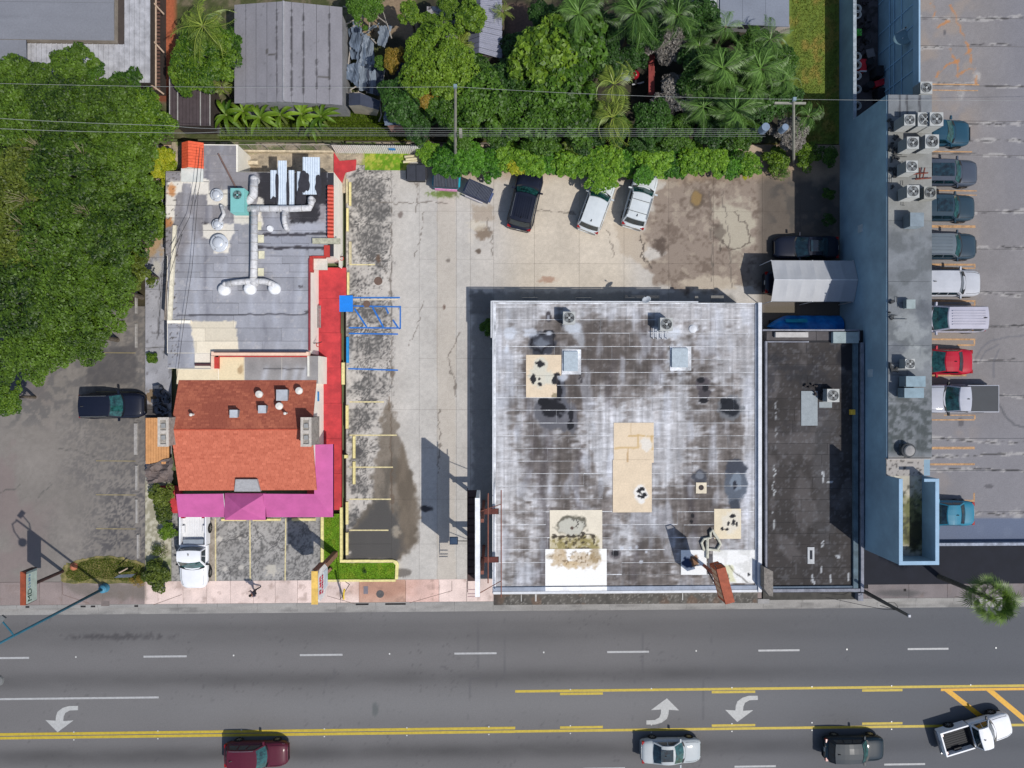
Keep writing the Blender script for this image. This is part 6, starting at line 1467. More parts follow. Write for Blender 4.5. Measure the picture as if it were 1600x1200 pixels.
drape([(552, 30), (565, 45), (560, 85), (546, 70)], 1.5, tb, fr, seed=2); drape([(568, 52), (582, 66), (578, 100), (562, 96)], 1.45, tb2, fr, seed=3)
drape([(592, 40), (612, 40), (602, 74), (590, 70)], 1.6, tb2, fr, seed=4); drape([(560, 92), (582, 96), (576, 140), (562, 138)], 1.4, tb2, fr, seed=5)
drape([(542, 100), (562, 98), (560, 136), (540, 122)], 1.45, tb, fr, seed=6); drape([(576, 100), (600, 108), (594, 150), (572, 143)], 1.35, mat('dark_tarp', (56, 62, 76), var=.2), fr, seed=7)
drape([(582, 40), (594, 36), (574, 52), (566, 56)], 1.7, tb2, fr, seed=8); drape([(560, 60), (570, 62), (572, 104), (556, 100)], 1.42, tb, fr, seed=10)
drape([(563, 48), (584, 62), (590, 150), (560, 140)], 1.25, tb2, fr, sag=.12, seed=21); drape([(545, 44), (562, 40), (562, 92), (548, 92)], 1.2, tb, fr, sag=.12, seed=22)
sg = thing('small_gable_shed', 'small dark-roofed shed with beige fascia at the south end of the tarp-covered frame', 'shed', P3(566, 165, 0))
zs = 2.4
m1 = MB(); a, b, c, d, e = P3(545, 146, zs), P3(563, 145, zs + .4), P3(594, 158, zs), P3(592, 172, zs), P3(563, 164, zs + .4)
m1.poly([a, b, e, P3(545, 165, zs)]); m1.poly([b, c, d, e]); m1.build('roof', mat('dark_shed_roof', (58, 64, 80), var=.15), sg)
MB().poly([P3(545, 165, zs - .01), P3(563, 164, zs + .39), P3(592, 172, zs - .01), P3(589, 181, .5), P3(554, 177, .5)]).build('fascia', mat('beige_wall', (176, 166, 148)), sg)
bs = thing('lean_to', 'ragged blue-grey lean-to roof with pink wall showing below, half under a tree', 'shed', P3(620, 180, 0))
drape([(600, 165), (640, 155), (650, 195), (600, 196)], 2.4, tb, bs, 'roof_sheet', .1, 9); MB().poly([P3(605, 196, 2.3), P3(650, 195, 2.3), P3(645, 206, .6), P3(612, 207, .6)]).build('wall', mat('pinkish_wall', (160, 120, 106)), bs)
drape([(618, 98), (634, 100), (646, 135), (628, 138)], 2.2, mat('navy_tarp', (48, 56, 80), var=.2), bs, 'roof_sheet', .1, 12)
# white patched flat roof and ribbed grey-roof house
wr = thing('patched_white_roof', 'pale grey flat roof mottled with black patches among the trees', 'building', P3(690, 32, 0))
def f_wr(x, y):
    c = base(x, (158, 156, 158)) * (.9 + .15 * fbm(x, y, 10, 3))[:, None]
    c = mixc(c, (54, 52, 52), sst(.52, .6, fbm(x, y * 1.6, 6, 4, 4)) * (1 - sst(30, 45, y) * (1 - sst(690, 700, x))) * .85)
    return mixc(c, (50, 48, 50), line(x, y, [(689, 22), (688, 35)], 2, 1) * .8)
for a, b in ((667, 690), (690.3, 715)): paint_grid('roof_sheet', rectq(a, 10, b, 62, 2.9), .1, f_wr, roofm, parent=wr, thick=.1)
m = MB(); pbox(m, 668, 12, 714, 61, 0, 2.8); m.build('wall', mat('house_wall'), wr)
for k in range(9): m = MB(); pbox(m, 707, 68 + k * 5, 714, 70.5 + k * 5, .4, .5); m.build('ladder_slat', mat('pale_rail'), wr)
rh = thing('ribbed_roof_house', 'narrow house with ribbed blue-grey gable roof among trees', 'building', P3(765, 40, 0))
zr3 = 3.3
rm1 = mat('ribbed_roof_light', (132, 134, 150), rough=.6, var=.08, scale=2); rm2 = mat('ribbed_roof_dark', (104, 106, 122), rough=.6, var=.1, scale=2)
n = 15
for k in range(n):
    t0, t1 = k / n, (k + 1) / n
    yw0, yw1 = 88 + (-40 - 88) * t0, 88 + (-40 - 88) * t1; ye0, ye1 = 92 + (-40 - 92) * t0, 92 + (-40 - 92) * t1
    rx0, rx1 = 748 + 4 * t0, 748 + 4 * t1
    MB().add([P3(rx0, yw0 - 6, zr3 + .6), P3(784, ye0, zr3), P3(785, ye1 + .6, zr3), P3(rx1, yw1 - 5.4, zr3 + .6)], [(0, 1, 2, 3)]).build('roof_rib_panel', rm1, rh)
    MB().add([P3(731 + 3 * t0, yw0, zr3), P3(rx0, yw0 - 6, zr3 + .6), P3(rx1, yw1 - 5.4, zr3 + .6), P3(731 + 3 * t1, yw1 + .6, zr3)], [(0, 1, 2, 3)]).build('roof_rib_panel', rm2, rh)
rb_ = MB()
for k in range(40):
    t0 = k / 40; rb_.tube([P3(749 + 4 * t0, 81 - 120 * t0, zr3 + .62), P3(784, 91 - 130 * t0, zr3 + .02)], .022, 4)
rb_.build('rib', mat('rib_pale', (160, 162, 176)), rh)
MB().prism([P(734, 86, zr3), P(782, 88, zr3), P(782, -40, zr3), P(736, -40, zr3)], -.3, zr3 - .1).build('wall', mat('house_wall_dark', (84, 76, 74)), rh)
nh = thing('pale_roof_house', 'pale blue-grey flat roof with ribbed west end at the top edge of the photo', 'building', P3(1160, 20, 0))
def f_nh(x, y): return base(x, (128, 134, 146)) * (.93 + .12 * fbm(x, y, 30, 3))[:, None]
for i, (a, b) in enumerate(((1125, 1160), (1160.3, 1196), (1196.3, 1233))): paint_grid('roof_sheet', rectq(a, -60, b, 41 - 2 * (i == 1), 3.0), .15, f_nh, roofm, parent=nh, thick=.1)
x = P(1082, 20, 2.9)[0]
while x < P(1125, 20, 2.9)[0] - .1:
    MB().box(x, x + .22, P(1100, 25, 2.9)[1], 38, 2.82, 2.88).build('roof_panel', mat('pale_rib_roof', (166, 168, 172), var=.12), nh); x += .27
m = MB(); pbox(m, 1084, -60, 1230, 22, 0, 2.75); m.build('wall', mat('house_wall_grey'), nh)
m = MB(); pbox(m, 1192, 38, 1234, 52, -.02, .05); m.build('terrace', mat('terrace_beige', (140, 132, 124)), nh)
# lot of odds under the trees: dark red fence panel, soil
rf = thing('red_fence_panel', 'dusty red board fence standing between trees and vines', 'fence', P3(1020, 115, 0))
for k in range(5): a = P3(1013.5 + k * 1.9, 85, 1.8); b = P3(1013.5 + k * 1.9, 148, 1.8); MB().box(a[0], a[0] + .085, b[1], a[1], 1.74, 1.8).build('board', mat('dusty_red_board', (138, 62, 58), var=.2), rf)
for yy in (90, 115, 142): MB().box(*[P(1014, yy, 1.5)[0], P(1023, yy, 1.5)[0]], P(1014, yy, 1.5)[1], P(1014, yy, 1.5)[1] + .08, 0, 1.73).build('post', brn, rf)
jk = thing('red_scooter', 'dark red rounded scooter-like machine parked under the trees by the red fence', 'scooter', P3(993, 117, 0))
MB().lathe(*P(993, 115, .9), [(.1, .2), (.32, .5), (.34, .8), (.2, .95), (.02, 1.0)], 14).build('body', mat('dark_red_gloss', (150, 24, 40), rough=.3), jk, smooth=True)
MB().tube([P3(988, 132, .3), P3(1000, 130, .6), P3(1006, 128, .6)], .06, 6).build('handlebar', cap, jk)
for a, b in ((990, 105), (995, 130)): x, y = P(a, b, .3); MB().cyl(x, y, 0, .55, .22, 14).build('wheel', fanblack, jk)
dish(976, 118, 1.2, .55, 'large pale dish lying tilted under the trees', (.3, .4), mat('dull_dish', (140, 152, 160)))
# white corrugated fence along the rear of the car park
cf = thing('corrugated_fence', 'white corrugated metal fence behind the rear parking corner', 'fence', P3(590, 238, 0))
for k in range(9):
    x0 = 525.5 + k * 15; x1 = x0 + 14.8; m = MB(); n = 10; vs_ = []
    for q in range(n + 1):
        xx = P(x0 + (x1 - x0) * q / n, 240.5 - k * .1, 0)[0]; y_ = P(560, 240, 0)[1] + (.04 if q % 2 else 0)
        vs_ += [(xx, y_, 0), (xx, y_ + .05, 1.75)]
    m.add(vs_, [(2 * q, 2 * q + 2, 2 * q + 3, 2 * q + 1) for q in range(n)]); m.build('fence_panel', mat('white_corrugated', (222, 218, 210), rough=.6, var=.12, scale=2), cf)
    MB().box(vs_[0][0] - .03, vs_[0][0] + .03, vs_[0][1] + .1, vs_[0][1] + .16, 0, 1.8).build('post', fanblack, cf)
xx, y_ = P(613, 232, 1.0); MB().box(xx - .25, xx + .25, P(560, 240, 0)[1] - .03, P(560, 240, 0)[1] - .01, .9, 1.35).build('blue_notice', mat('blue_notice'), cf)
lf = thing('chain_link_fence', 'low chain-link fence with pale top rail on a block base north of the restaurant', 'fence', P3(450, 232, 0))
MB().box(P(372, 240)[0], P(522, 240)[0], P(450, 240)[1], P(450, 237)[1], -.1, .4).build('block_base', mat('lichen_block', (206, 190, 162), var=.3, scale=3, fine=.2), lf)
MB().tube([P3(372, 226, 1.3), P3(524, 226, 1.3)], .03, 6).build('top_rail', fm, lf)
for k in range(7): a = P(372 + k * 25, 238, 0); MB().tube([(a[0], a[1] + .1, 0), (a[0], a[1] + .1, 1.35)], .03, 6).build('post', fm, lf)
dm = MB()
for k in range(60): a = P(372 + k * 2.5, 238, 0); dm.tube([(a[0], a[1] + .1, .4), (a[0] + .4, a[1] + .1, 1.3)], .006, 3); dm.tube([(a[0] + .4, a[1] + .1, .4), (a[0], a[1] + .1, 1.3)], .006, 3)
dm.build('mesh', fm, lf)
tk = thing('round_tank', 'small round grey tub with rim behind the restaurant', 'tub', P3(373, 245, 0))
MB().lathe(*P(373, 244, .7), [(.3, 0), (.32, .7), (.26, .72), (.24, .4)], 20).build('shell', mat('tub_grey', (150, 150, 148)), tk)
# low wall pieces at the back, rubble
MB().box(P(372, 257)[0], P(406, 257)[0], P(400, 260)[1], P(400, 254)[1], -.1, .5).build('low_block_wall', mat('lichen_block'), None, label='short lichen-covered block wall behind the restaurant roof', cat='wall')
pl = thing('timber_pile', 'pale boards stacked by the rear fence next to the black skip lid', 'timber', P3(645, 245, 0))
for i, (a, b) in enumerate((((632, 245), (664, 241)), ((630, 253), (655, 250)), ((634, 249), (660, 246)))): MB().tube([P3(*a, .2 + .1 * i), P3(*b, .2 + .1 * i)], .1, 4).build('board', mat('pale_board', (214, 204, 170)), pl)
cdb = MB(); cdb.prism([P(744, 266, .3), P(752, 260, .3), P(762, 262, .3), P(769, 258, .3), P(770, 264, .3), P(758, 270, .3), P(745, 272, .3)], .25, .3); tag(cdb.build('cardboard', mat('orange_cardboard', (226, 160, 104), var=.15)), 'crumpled orange-brown cardboard lying at the hedge foot', 'cardboard')

# ================================================================== SIGNS, POLES, WIRES
steel = mat('rusty_steel', (128, 78, 64), rough=.7, var=.25, scale=3); darks = mat('dark_brown_steel', (70, 50, 48), rough=.7, var=.2, scale=2)
XB_ = -1.06
bb = thing('billboard', 'tall double-post billboard seen from above between the drive and the stained-roof shop', 'billboard', (XB_ + .6, -12.6, 0))
yA, yB2 = P(748, 778, 8.1)[1], P(748, 944, 8.1)[1]
zt, zb3 = 8.1, 4.6
MB().box(XB_ - .12, XB_ + .12, yB2 + .5, yA, zb3, zt).build('panel', mat('panel_white', (226, 226, 226), rough=.5, var=.03), bb)
MB().box(XB_ - .16, XB_ + .16, yB2 + .5, yA, zt + .002, zt + .06).build('top_trim', mat('top_trim_white', (236, 236, 238)), bb)
# platform with grating below the face
for k in range(13):
    y_ = yA - .1 - k * (yA - yB2 - .6) / 13; MB().box(XB_ - .78, XB_ - .14, y_ - .50, y_ + .06, 4.30, 4.33).build('walkway_bar', darks, bb)
for xx in (XB_ - .8,): MB().tube([(xx, yA + .1, 4.35), (xx, yB2 - .3, 4.35)], .03, 5).build('walkway_rail', darks, bb)
pf = MB(); 
for y_ in (yB2 - .1, yB2 - .4, yB2 - .6): pf.box(XB_ - .8, XB_ - .15, y_ - .03, y_ + .03, 4.34, 4.4)
pf.build('end_ladder', mat('pink_rail', (200, 170, 168)), bb)
for y_ in (yA - 1.6, yB2 + 2.0):
    MB().box(XB_ + .2, XB_ + .42, y_ - .12, y_ + .12, 0, zt - .4).build('post', steel, bb)
    MB().box(XB_ + .14, XB_ + 1.45, y_ - .2, y_ + .2, 4.1, 4.25).build('bracket_frame', mat('rust_red_steel', (92, 48, 42), var=.25, scale=3), bb)
for z_, xx in ((4.6, 1.62), (6.0, .70), (7.4, .70)): MB().tube([(XB_ + xx, yA, z_), (XB_ + xx, yB2 + (-.6 if xx > 1 else 1.2), z_)], .04, 6).build('stringer', steel, bb)
for k in range(6): y_ = yA - 1 - k * 1.1; MB().tube([(XB_ + .14, y_, 7.6), (XB_ + 1.6, y_, 4.7)], .03, 5).build('brace', steel, bb) if k in (0, 5) else None
# floodlight hung on an arm over the drive
fx, fy = P(709, 845, 4.2); MB().tube([(XB_ - .2, fy, 4.3), (fx + .3, fy, 4.25)], .03, 6).build('lamp_arm', darks, bb)
MB().box(fx - .3, fx + .3, fy - .28, fy + .28, 4.1, 4.2).build('floodlight', mat('floodlight_grey', (110, 122, 134), rough=.4), bb)
MB().box(fx - .24, fx + .24, fy - .22, fy + .22, 4.203, 4.22).build('floodlight_glass', mat('floodlight_glass', (150, 164, 176), rough=.2), bb)

def textmesh(name, body, size, m, parent, M, ext=.004):
    cu = bpy.data.curves.new(name + '_txt', 'FONT'); cu.body = body; cu.size = size; cu.extrude = ext; cu.align_x = 'CENTER'; cu.align_y = 'CENTER'; cu.resolution_u = 2
    o = bpy.data.objects.new(name, cu); COL.objects.link(o)
    bpy.context.view_layer.update()
    dg = bpy.context.evaluated_depsgraph_get(); me = bpy.data.meshes.new_from_object(o.evaluated_get(dg))
    bpy.data.objects.remove(o)
    me.transform(M); l = parent_loc(parent); me.transform(Matrix.Translation((-l[0], -l[1], -l[2])))
    me.materials.clear(); me.materials.append(m)
    o = bpy.data.objects.new(name, me); COL.objects.link(o); o.parent = parent; return o
# restaurant pylon sign
Zt, Zb = 6.4, 3.5
sx0, sx1 = P(487.5, 915, Zt)[0], P(496.5, 915, Zt)[0]; sy1 = P(492, 892, Zt)[1]; sy0 = P(492, 944, Zt)[1]
ps = thing('restaurant_sign', 'tall yellow-topped pylon sign with red lettering at the kerb by the grass island', 'sign', ((sx0 + sx1) / 2, (sy0 + sy1) / 2 + .4, 0))
ym = (sy0 + sy1) / 2
hexs = [(sy0, Zb + .9), (sy0 + .5, Zb), (sy1 - .5, Zb), (sy1, Zb + .9), (sy1, Zt - .6), (sy1 - .35, Zt), (sy0 + .35, Zt), (sy0, Zt - .6)]
m = MB(); m.add([(sx0, a, b) for a, b in hexs] + [(sx1, a, b) for a, b in hexs], [tuple(range(8)), tuple(range(8, 16))[::-1]] + [(i, (i + 1) % 8, 8 + (i + 1) % 8, 8 + i) for i in range(8)]); m.build('sign_box', mat('sign_face_white', (236, 232, 232), rough=.5), ps)
MB().box(sx0 - .02, sx1 + .02, sy0, sy1, Zt + .004, Zt + .10).build('top_cap', mat('faded_yellow_sign', (226, 186, 96), rough=.7, var=.2, scale=2), ps)
MB().box(sx0 - .02, sx1 + .02, sy1 - .0, sy1 + .04, Zt - 2.2, Zt - .1).build('end_panel', mat('brown_panel', (140, 104, 84)), ps)
MB().box(sx1 + .003, sx1 + .02, sy0 + .5, sy1 - .5, Zb + .05, Zb + 1.3).build('lower_face', mat('pale_blue_face', (206, 216, 226), rough=.5), ps)
redt = mat('sign_red_letters', (206, 40, 76)); 
def glyphs(x_, ya, yb, z, h, m, par, seed, d=1):
    r_ = random.Random(seed); y_ = ya
    while y_ < yb - h * .6:
        w = h * r_.uniform(.55, .8); g = MB(); s_ = h * .17
        g.box(x_, x_ + .012, y_, y_ + s_, z, z + h)
        if r_.random() < .7: g.box(x_, x_ + .013, y_ + w - s_, y_ + w, z, z + h * r_.choice([1, 1, .55]))
        for q in r_.sample([0, .42, .84], 2): g.box(x_, x_ + .014, y_, y_ + w, z + h * q, z + h * q + s_)
        g.build('letter_mark', m, par); y_ += w + h * r_.choice([.22, .22, .5])
glyphs(sx1 + .022, sy0 + .5, sy1 - .35, Zt - .85, .42, redt, ps, 3); glyphs(sx1 + .022, sy0 + .4, sy1 - .35, Zt - 1.45, .36, redt, ps, 5)
for y_ in (ym - .1,): MB().box((sx0 + sx1) / 2 - .18, (sx0 + sx1) / 2 + .18, y_ + .7, y_ + 1.1, 0, Zb + .2).build('post', mat('brown_panel'), ps)
MB().obox(P3(513, 893, .3), (.7, .2, .3), .8).build('foot', mat('brown_panel'), ps)
yp = thing('yellow_pole_stub', 'bent yellow pole with thin dark stay leaning by the pavement edge', 'pole', P3(536, 938, 0))
MB().tube([P3(537, 936, 0), P3(537, 927, 1.6), P3(538, 921, 2.2)], .07, 8).build('pole', mat('pole_yellow', (232, 196, 60), rough=.5), yp); MB().tube([P3(532, 936, .0), P3(546, 913, 3.0), P3(540, 909, 2.6)], .025, 6).build('stay', darks, yp)
# neighbour pylon sign on the left
Z1, Z0 = 4.6, 3.4
nx0, nx1 = P(32.5, 918, Z1)[0], P(40.5, 918, Z1)[0]; ny1 = P(36, 893, Z1)[1]; ny0 = P(36, 945.5, Z1)[1]
nsn = thing('pylon_sign', 'rust-topped sign board with pale green face on a dark post by the west verge', 'sign', (P(104, 889)[0], P(104, 889)[1], 0))
MB().box(nx0, nx1, ny0, ny1, Z0, Z1 - .003).build('sign_box', darks, nsn)
MB().box(nx0 - .01, nx1 + .01, ny0, ny1, Z1, Z1 + .06).build('top_cap', mat('rust_orange_top', (148, 72, 46), rough=.8, var=.2, scale=2), nsn)
MB().box(nx1 + .003, nx1 + .03, ny0 + .05, ny1 - .05, Z0 + .04, Z1 - .04).build('face', mat('pale_green_face', (176, 190, 180), rough=.5), nsn)
My = lambda y_, z_: Matrix.Translation((nx1 + .04, y_, z_)) @ Matrix.Rotation(R(90), 4, 'Z') @ Matrix.Rotation(R(90), 4, 'X')
textmesh('lettering', 'MD', .62, mat('dark_green_letters', (16, 56, 42)), nsn, My(ny0 + .62, Z1 - .38)); 
glyphs(nx1 + .032, ny0 + 1.15, ny1 - .1, Z1 - .42, .2, mat('blue_letters', (84, 120, 156)), nsn, 8)
bx_, by_ = P(104, 889); cxm = (nx0 + nx1) / 2; cym = (ny0 + ny1) / 2 
MB().tube([(cxm, cym, 0), (cxm, cym, Z0)], .13, 8).build('post', darks, nsn)
# street lamp
sbx, sby = P(165, 918)
slm = mat('teal_lamp_paint', (44, 98, 118), rough=.4, var=.12, scale=2); 
sp = thing('street_lamp', 'very tall teal street lamp rising from the pavement by the west verge', 'street lamp', (sbx, sby, 0))
MB().tube([(sbx, sby, 0), (sbx, sby, 6), (sbx, sby, 12.5)], .11, 12, .07).build('pole', slm, sp, smooth=True)
MB().lathe(sbx, sby, [(.34, 0), (.36, .1), (.3, .5), (.2, .6), (.16, .62)], 16).build('base', mat('teal_base', (70, 130, 156), rough=.5), sp)
ar = [(sbx, sby, 12.4), (sbx - .1, sby - .5, 12.9), (sbx + .1, sby - 1.1, 13.0), (sbx + .5, sby - 1.7, 12.9)]; MB().tube(ar, .05, 8).build('arm', slm, sp)
MB().lathe(sbx + .6, sby - 1.85, [(.05, 12.95), (.3, 12.85), (.34, 12.75), (.2, 12.7)], 14).build('lamp_head', mat('lamp_head_grey', (110, 112, 112)), sp)
ar = [(sbx, sby, 10.5), (sbx + .1, sby + .4, 10.9), (sbx - .4, sby + 1.0, 10.9)]; MB().tube(ar, .05, 8).build('arm', slm, sp)
MB().obox((sbx - .5, sby + 1.1, 10.9), (.6, .3, .15), .9).build('lamp_head', mat('lamp_head_grey'), sp)
fh = thing('terracotta_cap', 'orange-brown conical cap lying on the west grass verge', 'garden ornament', P3(116, 885, 0)); MB().lathe(*P(116, 885), [(.32, 0), (.28, .12), (.1, .3), (.02, .34)], 14).build('cone', mat('terracotta', (176, 108, 78)), fh)
ub = thing('low_sign_frame', 'low slanted grey board on short legs on the west grass verge', 'board', P3(195, 898, 0))
MB().add([P3(178, 903, .7), P3(205, 902, .7), P3(211, 897, .9), P3(186, 898, .9)], [(0, 1, 2, 3)]).build('board', mat('slate_board', (84, 92, 104)), ub)
MB().tube([P3(186, 895, .9), P3(199, 888, 1.2)], .05, 5).build('rail', mat('pale_rail'), ub)
for a, b in ((181, 902), (208, 898)): x, y = P(a, b, .7); MB().tube([(x, y, 0), (x, y, .7)], .04, 5).build('leg', darks, ub)
# rusty roof sign
Zr0, Zr1 = 6.3, 7.9
rsx, rsy = P(1133, 915, Zr1)
sx, sy = (P(1126, 887, Zr1)[0] + P(1141, 943, Zr1)[0]) / 2, (P(1126, 887, Zr1)[1] + P(1141, 943, Zr1)[1]) / 2
rs_ = thing('rusty_projecting_sign', 'rust-orange boxed sign on a post over the south edge of the stained roof', 'sign', (sx, sy, ZM), rz=R(15))
rust = mat('rust_orange', (196, 92, 52), rough=.75, var=.25, scale=3); rustd = mat('rust_brown_top', (158, 84, 60), rough=.8, var=.2, scale=3)
L_ = 2.45
MB().box(-.30, .30, -L_ / 2, L_ / 2, Zr0 - ZM, Zr1 - ZM - .004).build('sign_box', rust, rs_, local=True)
MB().box(-.32, .32, -L_ / 2, L_ / 2, Zr1 - ZM, Zr1 - ZM + .05).build('top_plate', rustd, rs_, local=True)
fcm = mat('peeling_pale_orange', (240, 190, 150), rough=.8, var=.25, scale=8)
for k in range(5):
    y_ = L_ / 2 - .35 - k * .42; r_ = random.Random(k)
    MB().box(-.33, -.303, y_ - .17, y_ + .17, Zr0 - ZM + .3, Zr1 - ZM - .2).build('peeled_panel', fcm, rs_, local=True)
MB().box(-.33, -.303, -L_ / 2, L_ / 2, Zr1 - ZM - .12, Zr1 - ZM - .01).build('edge_trim', rustd, rs_, local=True)
fo = MB(); fo.tube([(-.3, L_ / 2 + .02, Zr1 - ZM), (-.35, L_ / 2 + .35, Zr1 - ZM - .1), (.1, L_ / 2 + .3, Zr1 - ZM), (.3, L_ / 2, Zr1 - ZM)], .05, 5); fo.build('end_loop', darks, rs_, local=True)
MB().tube([(-.1, .3, 0), (-.1, .3, Zr0 - ZM)], .12, 8).build('post', rustd, rs_, local=True); MB().tube([(-.1, .3, .2), (-.1, -.9, Zr0 - ZM)], .05, 6).build('stay', darks, rs_, local=True)
# squat pier sign at the party wall
pw_ = thing('party_wall_pier', 'squat grey-topped pier between the two shop roofs at the street', 'pier', P3(1200, 905, 0))
MB().prism([P(1194, 886, 4.6), P(1208, 893, 4.6), P(1208, 932, 4.6), P(1202, 931, 4.6), P(1194, 920, 4.6)], 3.0, 4.6).build('block', mat('mottled_pier', (124, 118, 112), var=.3, scale=5, fine=.25), pw_)
MB().box(P(1184, 937, 3.0)[0], P(1202, 937, 3)[0], P(1190, 943, 3)[1], P(1190, 936, 3)[1], 2.8, 3.02).build('ledge', mat('pale_ledge', (150, 148, 146)), pw_)
# utility pole at the street with cable loop
up = thing('utility_pole', 'slim concrete pole leaning out over the road beside the dark-roofed shop', 'utility pole', P3(1348, 923, 0))
z7 = 7.3; tx, ty = P(1420, 962, z7); gx, gy = P(1348, 923)
MB().tube([(gx, gy, 0), (tx, ty, z7)], .16, 10, .10).build('pole', mat('pole_concrete', (112, 104, 96), var=.15, scale=2), up)
MB().obox((tx, ty, z7 + .05), (.16, .16, .12)).build('pole_cap', mat('cap_white', (200, 200, 204)), up)
lp = [P3(1375, 946, 4.2), P3(1400, 953, 5.6), P3(1403, 948, 6), P3(1398, 942, 5.6), P3(1388, 941, 5.2)]; lp2 = [P3(1290, 933, 3.4), P3(1340, 944, 4), P3(1380, 952, 5), P3(1398, 953, 5.8)]
MB().tube(lp, .02, 5).build('cable_loop', fanblack, up); MB().tube(lp2, .018, 5).build('cable', fanblack, up)
# rear poles and lines
wire = mat('wire_grey', (150, 152, 150), rough=.5); wdark = mat('wire_black', (40, 40, 42), rough=.6)
pcon = mat('pole_grey', (148, 146, 134), rough=.8, var=.15, scale=2)
def pole(px_, pytop, pybase, zt_, label, lean=0):
    x, y = P(px_, pytop, zt_); t = thing('utility_pole', label, 'utility pole', (x, y, 0), 'utility poles along the rear line')
    MB().tube([(P(px_, 1, 0)[0], y - .3, 0), (x, y, zt_)], .12, 10, .08).build('pole', pcon, t); MB().obox((x, y, zt_ + .1), (.2, .2, .2)).build('insulator', mat('insulator_blue', (120, 140, 150)), t); return t, x, y
t1, p1x, p1y = pole(711.5, 136, 0, 13.0, 'grey utility pole rising out of the trees behind the car park', 0)
t2, p2x, p2y = pole(1240, 156, 0, 11.5, 'utility pole with transformers at the east end of the rear line')
for k in range(2): MB().cyl(p2x - .9 + k * 1.3, p2y - .9, 8.6, 9.3, .22 if k else .27, 16).build('transformer', mat('transformer_blue', (120, 136, 156)), t2)
MB().box(p2x - 1.0, p2x + 1.0, p2y - .06, p2y + .06, 10.9, 11.02).build('crossarm', pcon, t2); MB().box(p1x - .1, p1x + .1, p1y - .5, p1y - .1, 5.6, 6.4).build('bracket', pcon, t1)
def sagw(a, b, s, n=12): return [(a[0] + (b[0] - a[0]) * k / n, a[1] + (b[1] - a[1]) * k / n, a[2] + (b[2] - a[2]) * k / n - s * 4 * (k / n) * (1 - k / n)) for k in range(n + 1)]
wl_ = thing('overhead_lines', 'bundle of overhead wires running along the rear boundary above the trees', 'wires', (0, 18, 0))
XWl, XWr = P(-60, 137, 13)[0], P(1700, 150, 11.5)[0]
for pts in (((XWl, p1y + .2, 12.4), (p1x, p1y, 13.05)), ((p1x, p1y, 13.05), (p2x, p2y, 11.6)), ((p2x, p2y, 11.6), (46, p2y + .5, 11.4))): MB().tube(sagw(*pts, .35), .010, 4).build('wire', wire, wl_)
for k, (yl, yr_, z) in enumerate(((200, 201.5, 6.6), (203.5, 204.5, 6.5), (206.5, 207, 6.4), (209.5, 210, 6.3), (212, 213, 6.2))):
    a = P(340, yl, z); b = P(712, yl + .3, z); c = P(1196, yr_, z)
    MB().tube([(a[0], a[1], z)] + [(b[0], b[1], z), (c[0], c[1], z)], .008, 4).build('wire', wire, wl_)
for a, b, z in (((0, 185), (262, 196), 8), ((0, 201), (240, 207), 7.5), ((262, 196), (345, 201), 7.5), ((240, 207), (345, 206), 7)): MB().tube(sagw(P3(*a, z), P3(*b, z), .15), .014, 4).build('wire', wire, wl_)
sv = thing('service_cables', 'thin dark service cables crossing the restaurant roof from the rear line', 'wires', P3(300, 400, 5))
for pts in ([(312, 232), (306, 290), (296, 340), (283, 365), (268, 395)], [(317, 232), (312, 290), (304, 320)], [(268, 395), (285, 365), (262, 440), (256, 560)]): MB().tube([P3(a, b, 4.6) for a, b in pts], .018, 4).build('cable', wdark, sv)
MB().tube([P3(310, 300, 4.2), P3(300, 420, 4.2), P3(288, 500, 4.2), P3(275, 600, 4.0)], .016, 4).build('cable', wdark, sv)

# ================================================================== DUMPSTERS, TENT, BOAT
def dumpster(px_, py_, L, W, h, rz, body, lid, label, ridges):
    x, y = P(px_, py_, h); t = thing('dumpster', label, 'dumpster', (x, y, 0), 'dumpsters along the hedge', rz)
    m = MB(); a, b = L / 2, W / 2
    m.hexa([(-a + .1, -b + .15, .12), (a - .1, -b + .15, .12), (a - .1, b - .15, .12), (-a + .1, b - .15, .12), (-a, -b, h - .1), (a, -b, h - .1), (a, b, h - .02), (-a, b, h - .02)]); m.build('bin_body', body, t, local=True)
    for s in (-1, 1):
        MB().box(s * a - .03, s * a + .09 * s, -b + .2, b - .2, h * .55, h * .72).build('lift_pocket', body, t, local=True)
        MB().hexa([(min(0.02 * s, s * (a - .02)), -b - .02, h - .07), (max(0.02 * s, s * (a - .02)), -b - .02, h - .07), (max(.02 * s, s * (a - .02)), b, h), (min(.02 * s, s * (a - .02)), b, h), (min(0.02 * s, s * (a - .02)), -b - .02, h - .02), (max(0.02 * s, s * (a - .02)), -b - .02, h - .02), (max(.02 * s, s * (a - .02)), b, h + .05), (min(.02 * s, s * (a - .02)), b, h + .05)]).build('lid', lid, t, local=True)
    if ridges:
        n = ridges
        for k in range(n):
            xx = -a + .12 + (2 * a - .24) * k / (n - 1)
            MB().hexa([(xx - .022, -b + .05, h - .02), (xx + .022, -b + .05, h - .02), (xx + .022, b - .1, h + .048), (xx - .022, b - .1, h + .048), (xx - .018, -b + .05, h + .02), (xx + .018, -b + .05, h + .02), (xx + .018, b - .1, h + .09), (xx - .018, b - .1, h + .09)]).build('lid_ridge', mat('lid_ridge_grey', (92, 96, 104), rough=.5), t, local=True)
    for sx_ in (-1, 1):
        for sy_ in (-1, 1): MB().cyl(sx_ * (a - .25), sy_ * (b - .3), 0, .12, .08, 10).build('castor', fanblack, t, local=True)
    return t
lidm = mat('lid_charcoal', (54, 56, 64), rough=.5, var=.12, scale=3)
